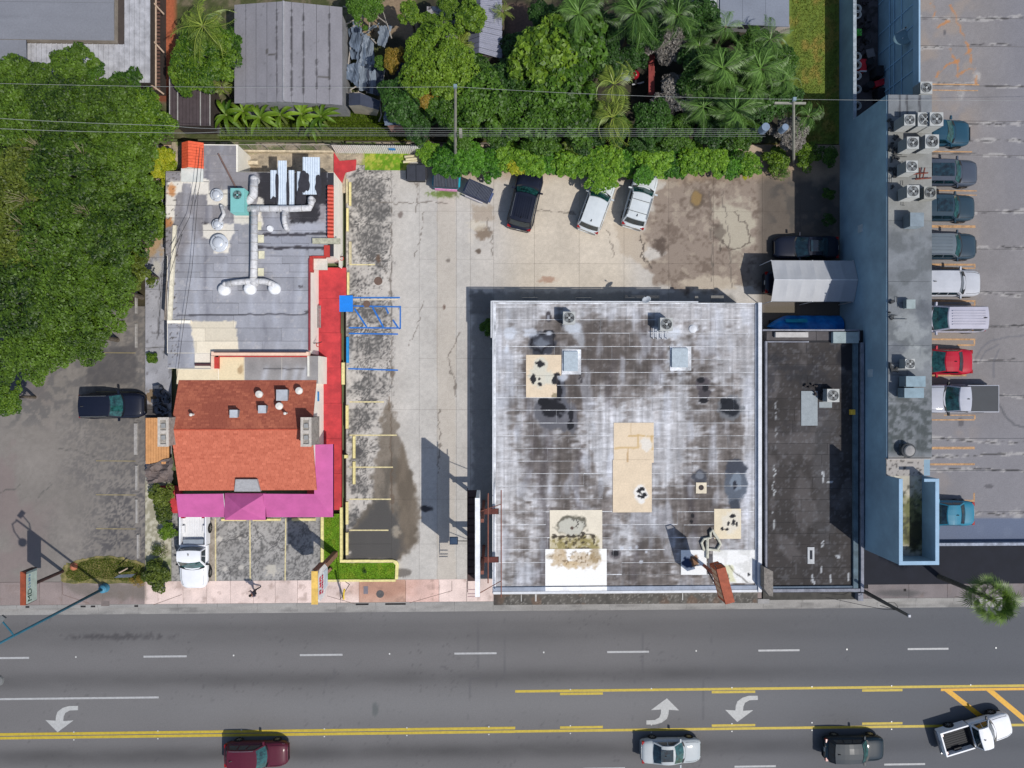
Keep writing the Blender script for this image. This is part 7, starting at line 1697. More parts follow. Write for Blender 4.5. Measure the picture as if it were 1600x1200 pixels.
dumpster(650, 270, 1.45, 1.15, 1.2, 0, mat('bin_charcoal', (48, 48, 52)), lidm, 'plain charcoal-lidded dumpster nearest the white corrugated fence', 0)
dt_ = dumpster(697, 281, 1.95, 1.15, 1.25, R(-3), mat('bin_teal', (30, 158, 176), rough=.5, var=.12), lidm, 'teal dumpster with ribbed black lid, middle of the three', 16)
MB().box(-.85, .85, -.66, -.60, .5, .95).build('pink_stripe', mat('pink_stripe', (222, 150, 190), var=.2, scale=6), dt_, local=True)
d3 = dumpster(747.5, 298, 2.05, 1.15, 1.25, R(-23), mat('bin_navy', (74, 88, 124), rough=.5), mat('lid_navy', (44, 50, 72), rough=.5), 'navy dumpster with ribbed lid turned askew, nearest the black car', 18)
MB().box(-.85, .6, -.66, -.60, .5, .85).build('pale_stripe', mat('pale_bin_stripe', (200, 196, 200)), d3, local=True)

tn = thing('canopy_tent', 'grey-white fabric garage tent with peaked ridge leaning on the blue wall', 'tent', P3(1265, 440, 0))
ztp, zte = 2.9, 2.3
fab = mat('tent_fabric', (176, 178, 182), rough=.7, var=.05, scale=1, fine=.05); fab2 = mat('tent_fabric_shade', (160, 164, 170), rough=.7, var=.05, scale=1)
yT, yBt, yM = P(1260, 407, zte)[1], P(1260, 471, zte)[1], P(1260, 437, ztp)[1]
TXA, TXB = P(1205, 440, zte)[0], 27.38
for k in range(6):
    a = TXA + (TXB - TXA) * k / 6; b = TXA + (TXB - TXA) * (k + 1) / 6
    for ye_, nm in ((yT, 0), (yBt, 1)):
        n = 6; vs_ = []
        for j in range(n + 1):
            for i in range(5):
                u, v = i / 4, j / n; zz = zte + (ztp - zte) * v - .06 * math.sin(v * math.pi) * math.sin(u * math.pi)
                xx = a + (b - a) * u + (.25 * (v) if k == 5 and i == 4 and False else 0)
                vs_.append((xx, ye_ + (yM - ye_) * v, zz))
        MB().add(vs_, [(j * 5 + i, j * 5 + i + 1, (j + 1) * 5 + i + 1, (j + 1) * 5 + i) for j in range(n) for i in range(4)]).build('roof_panel', fab if k < 4 else fab2, tn)
for x in (TXA, (TXA + TXB) / 2, TXB - .05):
    for y_ in (yT, yBt): MB().tube([(x, y_, 0), (x, y_, zte)], .035, 6).build('leg', cap, tn)
MB().tube([(TXA, yM, ztp + .01), (TXB, yM, ztp + .01)], .03, 6).build('ridge_pole', cap, tn)
for y_ in (yT, yBt): MB().add([(TXA, y_, zte), (TXB, y_, zte), (TXB, y_, zte - .35), (TXA, y_, zte - .35)], [(0, 1, 2, 3)]).build('valance', fab2, tn)
bt = thing('tarp_covered_boat', 'boat wrapped in a bright blue tarpaulin between the tent and the dark roof', 'boat', P3(1257, 508, 0))
tbl = mat('blue_tarpaulin', (20, 116, 206), rough=.35, var=.18, scale=1.2, fine=.05, tint2=(30, 140, 220))
bx0, bx1 = P(1203, 505, 1.0)[0], 27.3; byc = P(1250, 511, 1.0)[1]; n = 22; mm_ = 8; vs_ = []
for i in range(n + 1):
    u = i / n; w = .95 * min(1, (u / .25) ** .6 if u > 0 else 0.05); 
    for j in range(mm_ + 1):
        v = j / mm_ * 2 - 1; z = .35 + .75 * (1 - abs(v) ** 2.2) * (.75 + .25 * math.sin(u * 9)) + .05 * math.sin(u * 31 + v * 4)
        vs_.append((bx0 + (bx1 - bx0) * u, byc + v * w, max(.1, z)))
m = MB().add(vs_, [(i * (mm_ + 1) + j, (i + 1) * (mm_ + 1) + j, (i + 1) * (mm_ + 1) + j + 1, i * (mm_ + 1) + j + 1) for i in range(n) for j in range(mm_)]); m.build('tarpaulin', tbl, bt, smooth=True)
MB().add([(bx0 + 1.2, byc + .35, 1.16), (bx0 + 2.9, byc + .35, 1.16), (bx0 + 2.9, byc + .65, 1.0), (bx0 + 1.2, byc + .62, 1.0)], [(0, 1, 2, 3)]).build('cyan_patch', mat('cyan_tarp', (30, 160, 190), rough=.4), bt)
MB().box(bx0 + .3, bx1, byc - .6, byc + .6, 0, .3).build('trailer_bed', fanblack, bt)
# things in the blue courtyard
G = 'white planter urns along the courtyard wall'
for yy, lab in ((13, 'white urn heap at the north end of the courtyard wall'), (22, 'white round urn second from the north end of the courtyard'), (88, 'pale urn beside the red crate in the courtyard'), (101, 'white urn touching the red crate from below'), (118, 'white urn just south of the red crate'), (139, 'white teardrop urn midway down the courtyard wall'), (165, 'southmost white urn in the courtyard corner')):
    x, y = P(1340, yy, .7); t = thing('planter_urn', lab, 'planter', (x, y, 0), G)
    MB().lathe(0, 0, [(.14, 0), (.12, .1), (.3, .4), (.34, .68), (.28, .7), (.24, .55)], 18).build('urn', mat('urn_white', (206, 206, 204), rough=.6), t, local=True); MB().lathe(.02, .03, [(.2, .56), (.12, .66), (.03, .7)], 9).build('soil', mat('soil_dark', (50, 42, 36)), t, local=True)
rc = thing('red_crate', 'red plastic crate stack with white rim in the courtyard', 'crate', P3(1349, 100, 0)); m = MB(); pbox(m, 1344, 92, 1354, 110, 0, .6); m.build('crate_body', mat('crate_red', (190, 34, 48), rough=.5), rc); m = MB(); pbox(m, 1343.6, 110.2, 1354.4, 111.6, .5, .62); m.build('rim', cap, rc)
for i, (a, b) in enumerate(((1360.5, 96), (1360.5, 132))): x, y = P(a, b, .8); t = thing('drum', 'dark round drum ' + ('beside the red crate' if i == 0 else 'south of the red crate, alone') + ' in the courtyard', 'drum', (x, y, 0), 'drums in the courtyard'); MB().lathe(0, 0, [(.3, 0), (.3, .8), (.28, .86), (.26, .82)], 20).build('shell', mat('drum_dark', (40, 42, 50)), t, local=True); MB().cyl(0, 0, .80, .83, .26, 16).build('lid', fanblack, t, local=True)
gp = thing('green_planter_box', 'bright green plants in a box against the courtyard wall', 'plant', P3(1341, 50, 0)); m = MB(); pbox(m, 1337, 46, 1346, 56, 0, .5); m.build('box', darks, gp); m = MB()
for k in range(60): m.obox(P3(rnd.uniform(1337, 1346), rnd.uniform(46, 55), rnd.uniform(.55, .75)), (.16, .07, .01), 0, Matrix.Rotation(rnd.uniform(0, 6), 3, 'Z') @ Matrix.Rotation(rnd.uniform(-.6, .6), 3, 'X'))
m.build('foliage', mat('bright_plant', (90, 190, 80)), gp)
jb = MB()
for k in range(36): jb.obox(P3(rnd.uniform(1338, 1358), rnd.choice([rnd.uniform(56, 84), rnd.uniform(0, 8), rnd.uniform(28, 44)]), .4), (rnd.uniform(.1, .6), rnd.uniform(.1, .4), rnd.uniform(.1, .5)), rnd.uniform(0, 3))
tag(jb.build('yard_clutter', mat('clutter_dark', (54, 50, 54), var=.5, scale=3)), 'dark clutter heaped along the north half of the courtyard wall', 'clutter')
ch = thing('square_table', 'small square pale tabletop standing askew in the courtyard', 'table', P3(1360, 83, 0)); x, y = P(1360, 83, .7); MB().obox((x, y, .72), (.62, .66, .04), .25).build('tabletop', mat('dull_table', (112, 108, 110)), ch); 
for a in (-1, 1):
    for b in (-1, 1): MB().obox((x + a * .24, y + b * .26, .35), (.04, .04, .7)).build('leg', fanblack, ch)
mt = thing('red_motor_scooter', 'red and black parked machine in the south-east corner of the courtyard', 'scooter', P3(1381, 130, 0)); x, y = P(1381, 128, .9)
MB().obox((x - .2, y, .55), (.9, .45, .5), .35).build('body', mat('crate_red'), mt); MB().obox((x + .45, y + .1, .5), (.7, .5, .6), .3).build('engine', fanblack, mt); MB().obox((x - .4, y + .8, .6), (.6, .8, 1.0), 0).build('cover_box', mat('black_box', (28, 28, 34)), mt); MB().obox((x + .1, y - .9, .5), (1.1, .9, .8), .1).build('cover_box', mat('black_box', (28, 28, 34)), mt)
dish(1412, 58, 4.0, .75, 'large oval satellite dish mounted on the blue courtyard face', (-.3, .4), mat('teal_dish', (106, 134, 146)))
# ================================================================== VEGETATION
def leaf_quads(rg, cen, nrm, s, wratio=.5):
    n = len(cen); d = rg.normal(size=(n, 3)); d -= (d * nrm).sum(1)[:, None] * nrm; d /= np.linalg.norm(d, axis=1)[:, None] + 1e-9
    w = np.cross(nrm, d); s = s[:, None]
    a = cen - d * s * .5; b = cen + w * s * wratio * .5 + nrm * s * .06; c = cen + d * s * .5 - nrm * s * .08; e = cen - w * s * wratio * .5 + nrm * s * .06
    V = np.stack([a, b, c, e], 1).reshape(-1, 3); F = np.arange(n * 4).reshape(-1, 4); return V, F
def crown(seed, r, hz, n, ls, nclump, cr=.7, flat=1.0, tv=.25, low=.0):
    rg = np.random.default_rng(seed)
    ph = rg.uniform(0, 2 * np.pi, nclump); rr = r * np.sqrt(rg.uniform(0, 1, nclump)) * .92
    lob = 1 + .16 * np.sin(ph * 3 + seed) + .1 * np.sin(ph * 5 + seed * 2); rr = rr * lob
    z = hz * np.sqrt(np.clip(1 - (rr / (r * 1.12)) ** 2, 0, 1)) * rg.uniform(.78, 1.12, nclump)
    C_ = np.stack([rr * np.cos(ph), rr * np.sin(ph), z], 1); cs = rg.uniform(.6, 1.25, nclump) * cr; ct = rg.uniform(-1, 1, nclump)
    k = rg.integers(0, nclump, n)
    d = rg.normal(size=(n, 3)); d[:, 2] = np.abs(d[:, 2]) * 1.1 - .35; d /= np.linalg.norm(d, axis=1)[:, None]
    rad = cs[k] * rg.uniform(.55, 1.0, n) ** .5
    cen = C_[k] + d * rad[:, None] * np.array([1, 1, .75])
    nr = d * .6 + np.array([0, 0, .9]) + rg.normal(size=(n, 3)) * .45; nr /= np.linalg.norm(nr, axis=1)[:, None]
    V, F = leaf_quads(rg, cen, nr, ls * rg.uniform(.6, 1.3, n), .55)
    t = np.clip(.42 + tv * ct[k] * .8 + rg.normal(size=n) * .17, 0, 1)
    return V, F, t
bark = mat('bark', (104, 94, 82), rough=.9, var=.3, scale=4)
LM = {
 'wood': leafmat('leaf_wood', (26, 50, 8), (104, 136, 38), .2),
 'olive': leafmat('leaf_olive', (48, 66, 14), (126, 140, 52), .25),
 'dark': leafmat('leaf_dark', (18, 46, 14), (70, 110, 38), .25),
 'mid': leafmat('leaf_mid', (28, 60, 10), (98, 138, 40), .25),
 'bright': leafmat('leaf_bright', (40, 76, 10), (134, 166, 46), .25),
 'hedge': leafmat('leaf_hedge', (28, 80, 14), (116, 176, 56), .3),
 'hedgey': leafmat('leaf_hedge_light', (44, 98, 14), (154, 198, 62), .3),
 'yellow': leafmat('leaf_yellow', (122, 150, 16), (232, 220, 70), .35),
 'rust': leafmat('leaf_rust', (98, 96, 24), (176, 140, 54), .3),
 'dead': leafmat('leaf_dead', (92, 88, 82), (160, 154, 146), .1),
 'palm': leafmat('leaf_palm', (24, 58, 16), (112, 150, 68), .2, rough=.4),
 'palml': leafmat('leaf_palm_light', (58, 92, 18), (160, 174, 76), .2, rough=.4),
}
TPL = {}
def tpl(kind, mk):
    key = (kind, mk)
    if key not in TPL:
        seed, r, hz, n, ls, nc, cr = dict(big1=(1, 3.2, 1.9, 15000, .25, 130, .62), big2=(2, 3.2, 1.8, 15000, .24, 150, .55), big3=(3, 3.2, 2.1, 15000, .26, 110, .68),
            round1=(4, 2.0, 1.7, 7500, .26, 60, .5), round2=(5, 2.0, 1.5, 7500, .24, 70, .45), bush1=(6, 1.2, .9, 3200, .20, 30, .36), bush2=(7, 1.2, .8, 3000, .22, 26, .4), broad=(8, 2.0, 1.6, 4200, .38, 55, .5), sparse=(9, 1.2, .8, 1400, .14, 24, .4), scrub=(21, 1.8, .9, 5200, .27, 150, .24), scrub2=(22, 1.8, .8, 5600, .25, 170, .21))[kind]
        V, F, t = crown(seed, r, hz, n, ls, nc, cr)
        o = leafobj('foliage', V, F, t, LM[mk]); TPL[key] = o.data; bpy.data.objects.remove(o)
    return TPL[key]
TR = {'big1': 3.2, 'big2': 3.2, 'big3': 3.2, 'round1': 2.0, 'round2': 2.0, 'bush1': 1.2, 'bush2': 1.2, 'broad': 2.0, 'sparse': 1.2, 'scrub': 1.8, 'scrub2': 1.8}
def tree(px_, py_, zc, rpx, kind, mk, label, cat='tree', name=None, group=None, seed=0, trunk=True):
    """crown centre shows at (px, py); zc = height of the crown's foot"""
    x, y = P(px_, py_, zc + 1.0); r = rpx * (HC - zc - 1) / FPX
    t = thing(name or ('tree' if cat == 'tree' else 'shrub'), label, cat, (x, y, 0), group)
    me = tpl(kind, mk); o = bpy.data.objects.new('crown', me); COL.objects.link(o); o.parent = t; s = r / TR[kind]
    rs = random.Random(seed + int(px_ * 3 + py_)); o.location = (0, 0, zc); o.scale = (s * rs.uniform(.92, 1.08), s * rs.uniform(.92, 1.08), s * (1 if cat == 'tree' else .9)); o.rotation_euler = (0, 0, rs.uniform(0, 6.28))
    if trunk and zc > .5:
        m = MB(); m.tube([(0, 0, -.05), (.1, .05, zc * .5), (0, 0, zc + .4 * s)], .07 + .05 * r, 8, .05 + .03 * r); m.build('trunk', bark, t, local=True)
        for k in range(4):
            a = rs.uniform(0, 6.28); m = MB(); m.tube([(0, 0, zc * .7), (r * .3 * math.cos(a), r * .3 * math.sin(a), zc + .3), (r * .62 * math.cos(a), r * .62 * math.sin(a), zc + .9 * s)], .05 + .02 * r, 6, .02); m.build('limb', bark, t, local=True)
    elif not trunk or zc <= .5:
        m = MB()
        for k in range(5):
            a = k * 1.3; m.tube([(0, 0, -.05), (r * .4 * math.cos(a), r * .4 * math.sin(a), zc + .35 * s)], .03, 5, .012)
        m.build('stem', bark, t, local=True)
    return t
# west wood: overlapping broad crowns
G = 'trees of the wood west of the restaurant'
WT = [(20, 190, 4.2, 62, 'big1', 'wood', 'tree at the photo edge just south of the white porch roof'), (92, 168, 4.5, 58, 'big2', 'wood', 'tree in the wood directly below the white corrugated porch'), (160, 178, 4.2, 60, 'big3', 'wood', 'tree in the wood with a bright tuft below the porch corner'),
      (216, 186, 3.6, 50, 'big1', 'bright', 'yellow-green tree at the north-east corner of the wood'), (35, 285, 4.8, 66, 'big2', 'olive', 'olive tree with bare branches at the west photo edge'), (112, 272, 5.0, 66, 'big3', 'wood', 'large tree at the centre of the north half of the wood'), (188, 262, 4.4, 60, 'big1', 'wood', 'tree in the wood beside the yellow shrub of the restaurant alley'),
      (22, 380, 4.6, 60, 'big1', 'olive', 'tree with a yellowish patch at the west photo edge'), (92, 366, 5.2, 66, 'big1', 'wood', 'tree in the very middle of the wood'), (172, 356, 4.8, 66, 'big2', 'wood', 'tree in the wood level with the largest roof fan'), (30, 470, 4.8, 62, 'big3', 'wood', 'tree at the photo edge above the dark lot corner'),
      (104, 460, 5.0, 64, 'big2', 'wood', 'tree in the south half of the wood'), (162, 450, 4.4, 56, 'big3', 'wood', 'tree in the wood beside the upper grey wheel stops'), (58, 540, 4.4, 52, 'big1', 'wood', 'southmost tree of the wood, west one'), (122, 524, 4.2, 50, 'big2', 'wood', 'southmost tree of the wood, next to the old yellow stall line'), (205, 330, 3.6, 40, 'round1', 'wood', 'small tree filling the east edge of the wood'), (200, 420, 3.4, 34, 'round2', 'olive', 'small olive tree at the east edge of the wood above the wheel stops'), (6, 560, 4.0, 34, 'round1', 'wood', 'half-seen tree at the photo edge where the neighbour lot begins')]
for a in WT: tree(*a[:6], a[6], group=G)
tree(4, 622, 2.6, 26, 'round2', 'bright', 'isolated bright green tree cut by the west photo edge beside the neighbour lot')
tree(112, 100, 4.2, 32, 'round1', 'wood', 'leafy tree poking over the white corrugated porch roof')
tree(138, 112, 3.9, 20, 'bush1', 'mid', 'small bough-like tree at the edge of the white corrugated porch')
tree(20, 118, 4.0, 32, 'round2', 'wood', 'tree overlapping the low corner of the flat grey roof'); tree(58, 122, 4.0, 26, 'round1', 'wood', 'tree overlapping the south-west end of the white porch')
tree(190, 132, 3.2, 26, 'bush2', 'mid', 'green shrub-like tree touching the south edge of the white porch')
tree(218, 290, 3.2, 22, 'bush1', 'wood', 'slim tree against the north-west alley shrub')
for i, (a, b, r) in enumerate(((50, 230, 16), (118, 245, 22), (30, 310, 20), (60, 385, 14), (125, 330, 14), (22, 352, 18))):
    x, y = P(a, b, 7.2); t = thing('bare_branches', ('bare grey twigs sticking out of the wood ' + ['near the north-west corner', 'in the north centre', 'at the west edge, north', 'at the west edge, south of centre', 'in the middle', 'at the west edge, centre'][i]), 'branches', (x, y, 5.2)); m = MB(); rr = random.Random(i)
    for k in range(16):
        an = rr.uniform(0, 6.28); L = rr.uniform(.5, 1) * r * .05; m.tube([(0, 0, 0), (L * .5 * math.cos(an), L * .5 * math.sin(an), 1.3 + rr.uniform(0, .4)), (L * math.cos(an + .3), L * math.sin(an + .3), 1.9 + rr.uniform(0, .5))], .022, 4, .008)
    m.build('twigs', mat('twig_grey', (150, 138, 112)), t, local=True)
# restaurant west edge
tree(246, 252, 1.6, 26, 'round2', 'yellow', 'bright yellow-green tree at the north-west corner of the restaurant alley')
tree(232, 300, .5, 20, 'bush1', 'bright', 'green bush in the alley below the yellow tree', 'shrub'); tree(237, 330, .5, 24, 'bush2', 'bright', 'bright green bush midway along the north alley', 'shrub'); tree(236, 358, .3, 14, 'bush1', 'bright', 'small bush at the south end of the alley greenery', 'shrub')
tree(229, 560, .2, 9, 'bush2', 'bright', 'thin strip of bush at the alley edge beside the neighbour lot', 'shrub'); tree(268, 272, .3, 14, 'sparse', 'rust', 'brownish dry shrub beside the little orange gable', 'shrub')
tree(247, 778, .3, 18, 'bush1', 'olive', 'dull green shrub by the red painted pad', 'shrub'); tree(251, 802, .3, 16, 'bush2', 'olive', 'shrub between the red pad and the pebble bed', 'shrub'); tree(256, 833, .3, 13, 'bush1', 'bright', 'leafy green shrub beside the bed of the white pickup', 'shrub'); tree(240, 900, .2, 22, 'bush2', 'olive', 'low green shrub at the pavement west of the white pickup', 'shrub'); tree(241, 868, .2, 13, 'sparse', 'olive', 'sparse plant in the pebble bed', 'shrub')
tree(248, 788, .35, 8, 'sparse', 'dead', 'dark twiggy plant on the edge of the red pad', 'shrub')
tree(207, 912, .1, 10, 'sparse', 'rust', 'dry brown tuft at the south edge of the west verge', 'shrub')
tree(566, 897, .1, 4, 'sparse', 'mid', 'tiny plant on the grass island', 'shrub')
# middle north trees
tree(318, 85, 3.8, 52, 'big3', 'bright', 'large round bright green tree between the brick path and the gabled house'); tree(300, 118, 3.0, 30, 'round1', 'bright', 'lower green tree touching the dark panel roof'); tree(348, 70, 3.0, 28, 'round2', 'mid', 'green tree close against the west eave of the gabled house')
tree(682, 98, 4.0, 56, 'big1', 'bright', 'big bright green tree south of the patched white roof'); tree(615, 86, 3.2, 18, 'round1', 'rust', 'rust-tinged small tree over the tarp-covered frame'); tree(594, 90, 3.0, 11, 'bush1', 'mid', 'small green tree touching the sagging tarpaulins')
tree(660, 132, 3.6, 34, 'round2', 'rust', 'tree with rusty orange foliage in front of the bright green one'); tree(630, 152, 3.2, 36, 'round1', 'dark', 'dark bushy tree half covering the lean-to'); tree(693, 160, 3.2, 36, 'round2', 'mid', 'green tree just west of the tall utility pole'); tree(655, 188, 2.6, 28, 'round1', 'dark', 'low dark tree by the pink wall of the lean-to')
tree(668, 60, 3.6, 24, 'round1', 'bright', 'bright tree at the corner of the patched white roof'); tree(568, 6, 3, 26, 'round2', 'mid', 'tree at the top edge above the tarp frame'); tree(638, 14, 3.4, 18, 'broad', 'bright', 'bright tree between the frame and the patched roof at the top edge'); tree(700, 6, 3.4, 18, 'round1', 'bright', 'bright tree overhanging the north edge of the patched roof'); tree(735, 20, 3.6, 26, 'broad', 'bright', 'bright tree pressed against the ribbed roof'); tree(670, 25, 3.2, 14, 'bush1', 'bright', 'little tree at the west edge of the patched roof')
BR = [(755, 160, 3.2, 44, 'round1', 'mid', 'green tree east of the tall utility pole'), (800, 130, 3.2, 36, 'round2', 'dark', 'dark tree south of the ribbed roof house'), (855, 85, 4.0, 52, 'broad', 'bright', 'broad-leaved bright green tree in the north centre'), (905, 70, 4.0, 48, 'broad', 'mid', 'broad-leaved tree touching the feathery palm clump from the west'), (880, 130, 3.6, 50, 'broad', 'mid', 'broad-leaved green tree in the middle of the back jungle'), (830, 175, 3.0, 44, 'round1', 'mid', 'tree above the parked black car, second row'), (900, 180, 3.0, 40, 'broad', 'mid', 'tree just behind the overhead lines above the silver cars'), (780, 195, 2.6, 32, 'round2', 'mid', 'tree beneath the overhead lines by the orange cardboard'), (1020, 185, 2.8, 32, 'round1', 'dark', 'dark tree south of the red fence panel'), (1040, 60, 2.0, 38, 'round2', 'dead', 'grey leafless thicket north-east of the red fence panel'), (1055, 150, 1.6, 34, 'round1', 'dead', 'greyish dying thicket east of the red fence panel'), (990, 88, 3.0, 20, 'bush1', 'dark', 'dark bush-like tree shading the red machine'), (850, 22, 3.0, 26, 'round2', 'dark', 'dark tree at the top edge beside the pink soil'), (1240, 205, 1.6, 28, 'round2', 'dead', 'grey bare thicket tangled round the transformer pole'), (1262, 238, .4, 22, 'bush1', 'bright', 'green creeper mound at the rear corner by the blue wall'), (1302, 300, .6, 10, 'bush2', 'mid', 'upper dark creeper climbing the base of the blue wall'), (1303, 340, .6, 10, 'bush1', 'dark', 'lower dark creeper on the base of the blue wall'), (1220, 245, .3, 20, 'bush2', 'bright', 'bush east of the hedge beneath the transformer pole'), (1300, 240, .5, 16, 'bush1', 'mid', 'creeper patch reaching the foot of the blue wall'), (960, 200, 2.4, 26, 'round1', 'mid', 'small tree beneath the yellow-green palm')]
for a in BR: tree(*a[:6], a[6])
US = [(815, 85, 2.4, 34, 'dark', 'dark undergrowth tree by the pink soil heap'), (940, 95, 3.0, 36, 'dark', 'dark tree between the broad-leaved crowns and the red machine'), (930, 50, 2.8, 40, 'dark', 'dark tree beneath the western feathery palm clump'), (1010, 50, 2.6, 34, 'dark', 'dark tree beneath the big feathery palm clump'), (1095, 30, 2.4, 34, 'dark', 'dark tree at the west end of the pale ribbed roof'), (1095, 110, 2.4, 40, 'dark', 'dark filler tree west of the upper jungle palm'), (1140, 140, 2.6, 42, 'mid', 'green filler tree among the jungle palms, centre'), (1190, 150, 2.6, 38, 'dark', 'dark filler tree among the jungle palms, east'), (1180, 75, 2.4, 34, 'mid', 'green tree below the pale roof terrace'), (1225, 95, 2.2, 26, 'mid', 'green tree at the lawn edge, northern one'), (1225, 150, 2.2, 28, 'dark', 'dark tree at the lawn edge, southern one'), (1110, 195, 2.2, 34, 'dark', 'dark tree above the east half of the overhead lines'), (1160, 205, 2.0, 30, 'mid', 'green tree between the lines and the transformer pole'), (1060, 205, 2.0, 30, 'mid', 'green tree by the overhead lines south of the dying thicket'), (1010, 212, 2.0, 26, 'dark', 'low dark tree below the lines above the right silver car'), (725, 200, 2.4, 30, 'mid', 'tree hugging the foot of the tall utility pole'), (915, 212, 2.0, 28, 'dark', 'low dark tree below the lines above the left silver car'), (740, 110, 2.6, 32, 'mid', 'green tree just west of the ribbed roof'), (845, 212, 2.0, 30, 'mid', 'low tree below the lines above the black car')]
for a in US: tree(a[0], a[1], a[2], a[3], 'round1' if a[0] % 2 else 'round2', a[4], a[5])
# hedge thicket along the rear stalls
HG = [(672, 240, 20, 'bright'), (700, 248, 22, 'mid'), (732, 246, 24, 'mid'), (765, 250, 24, 'mid'), (798, 240, 24, 'bright'), (830, 240, 24, 'bright'), (862, 246, 24, 'mid'), (895, 250, 26, 'bright'), (928, 250, 26, 'bright'), (962, 254, 26, 'bright'), (992, 242, 22, 'mid'), (1024, 246, 26, 'bright'), (1056, 250, 26, 'mid'), (1088, 246, 24, 'bright'), (1120, 248, 24, 'bright'), (1150, 250, 22, 'mid'), (1178, 256, 18, 'bright'), (808, 252, 14, 'yellow'), (1172, 262, 13, 'yellow'), (940, 272, 20, 'bright'), (1012, 270, 15, 'mid')]
lb = ['at the white corrugated fence end', 'behind the teal dumpster', 'behind the navy dumpster', 'behind the orange cardboard', 'left of the black car nose', 'over the black car nose', 'right of the black car', 'above the gap between the black and silver cars', 'above the left silver car', 'reaching over the left silver car', 'over the right silver car', 'right of the right silver car', 'at the start of the brown concrete', 'above the small rusty pothole', 'above the long cracks', 'above the muddy puddle', 'at the east end of the hedge', 'tipped yellow beside the black car', 'tipped yellow at the east end', 'spilling onto the bonnet of the left silver car', 'spilling onto the bonnet of the right silver car']
for i, (a, b, r, mk) in enumerate(HG): tree(a + (i * 7 % 5 - 2), b + (i * 11 % 7 - 4), (.8 if i < 19 else 1.3) + (i % 3) * .25, r * (1.12 + .12 * (i % 2)), 'scrub' if i % 2 else 'scrub2', {'bright': 'hedgey', 'mid': 'hedge'}.get(mk, mk), 'section of the rear hedge ' + lb[i], 'shrub', name='hedge_shrub', group='rear hedge along the car park', trunk=False)

tree(762, 508, .2, 14, 'bush2', 'mid', 'weedy shrub in the gap along the west wall of the stained-roof shop', 'shrub')
tree(1225, 262, .2, 14, 'sparse', 'mid', 'thin weeds on the dirt east of the hedge end', 'shrub')
# palms
def frond(rg, V, F, T, az, L, droop, rise, wl, n=26, lw=.03, tb=0.5, start=.12, z0=0):
    cu = rg.uniform(-.9, .9); pr = None
    for k in range(n):
        s = k / (n - 1); d = np.array([math.cos(az + cu * s * s), math.sin(az + cu * s * s)]); r_ = L * s * (1 - .12 * s); z = z0 + rise * math.sin(s * 1.9) * L - droop * L * s * s
        p = np.array([d[0] * r_, d[1] * r_, z])
        if pr is not None:
            w = .035 * (1 - s * .7); q = np.array([-d[1], d[0], 0]) * w; i0 = len(V); V += [pr - q, pr + q, p + q, p - q]; F.append((i0, i0 + 1, i0 + 2, i0 + 3)); T.append(min(1, tb + .35))
        pr = p
        if s < start: continue
        ll = wl * math.sin(min(1, .25 + s * .9) * math.pi * .94) * rg.uniform(.85, 1.1) + .08
        for sd in (-1, 1):
            out = np.array([-d[1] * sd, d[0] * sd, 0]) * .7 + np.array([d[0], d[1], 0]) * .75; out /= np.linalg.norm(out)
            dr = rg.uniform(.15, .5); tip = p + out * ll + np.array([0, 0, -ll * dr]); mid = p + out * ll * .5 + np.array([0, 0, .04]); wv = np.array([d[0], d[1], 0]) * lw
            i0 = len(V); V += [p, mid + wv, tip, mid - wv]; F.append((i0, i0 + 1, i0 + 2, i0 + 3)); T.append(float(np.clip(tb + rg.normal() * .16, 0, 1)))
def palm_crown(seed, nf, L, wl, rise=.28, droop=.5, lw=.028, n=26):
    rg = np.random.default_rng(seed); V, F, T = [], [], []
    for k in range(nf):
        e = rg.uniform(.6, 1.2); frond(rg, V, F, T, k * 2.399 + rg.uniform(-.5, .5), L * e, droop * rg.uniform(.6, 1.4), rise * (1.3 - k / nf), wl, n=n, lw=lw, tb=rg.uniform(.25, .7), z0=.2 * (1 - k / nf))
    return np.array(V), np.array(F), np.array(T)
PT = {}
def palm(px_, py_, zc, rpx, kind, mk, label, group=None):
    key = (kind, mk)
    if key not in PT:
        p = dict(feather=(11, 15, 2.6, .62), areca=(12, 34, 2.3, .5), young=(13, 11, 2.2, .6))[kind]
        V, F, T = palm_crown(*p, rise=.45 if kind != 'feather' else .3, n=24); o = leafobj('fronds', V, F, T, LM[mk]); PT[key] = (o.data, p[2]); bpy.data.objects.remove(o)
    x, y = P(px_, py_, zc + .3); t = thing('palm_tree', label, 'palm', (x, y, 0), group); me, L = PT[key]
    o = bpy.data.objects.new('fronds', me); COL.objects.link(o); o.parent = t; s = rpx * (HC - zc) / FPX / L; o.location = (0, 0, zc); o.scale = (s, s, s); o.rotation_euler = (0, 0, (px_ * 7 + py_) % 6.28)
    m = MB(); m.tube([(0, 0, -.05), (.05, 0, zc * .5), (0, 0, zc + .15)], .16, 8, .1); m.build('trunk', bark, t, local=True); return t
palm(315, 38, 6.4, 54, 'feather', 'palml', 'feathery palm standing above the big round green tree'); palm(905, 20, 5.5, 52, 'areca', 'palm', 'western of two dense feathery palm clumps at the top edge'); palm(995, 18, 5.8, 62, 'areca', 'palm', 'big dense feathery palm clump above the red fence panel'); palm(1060, 22, 5.2, 42, 'areca', 'palm', 'feathery palm clump beside the ribbed end of the pale roof')
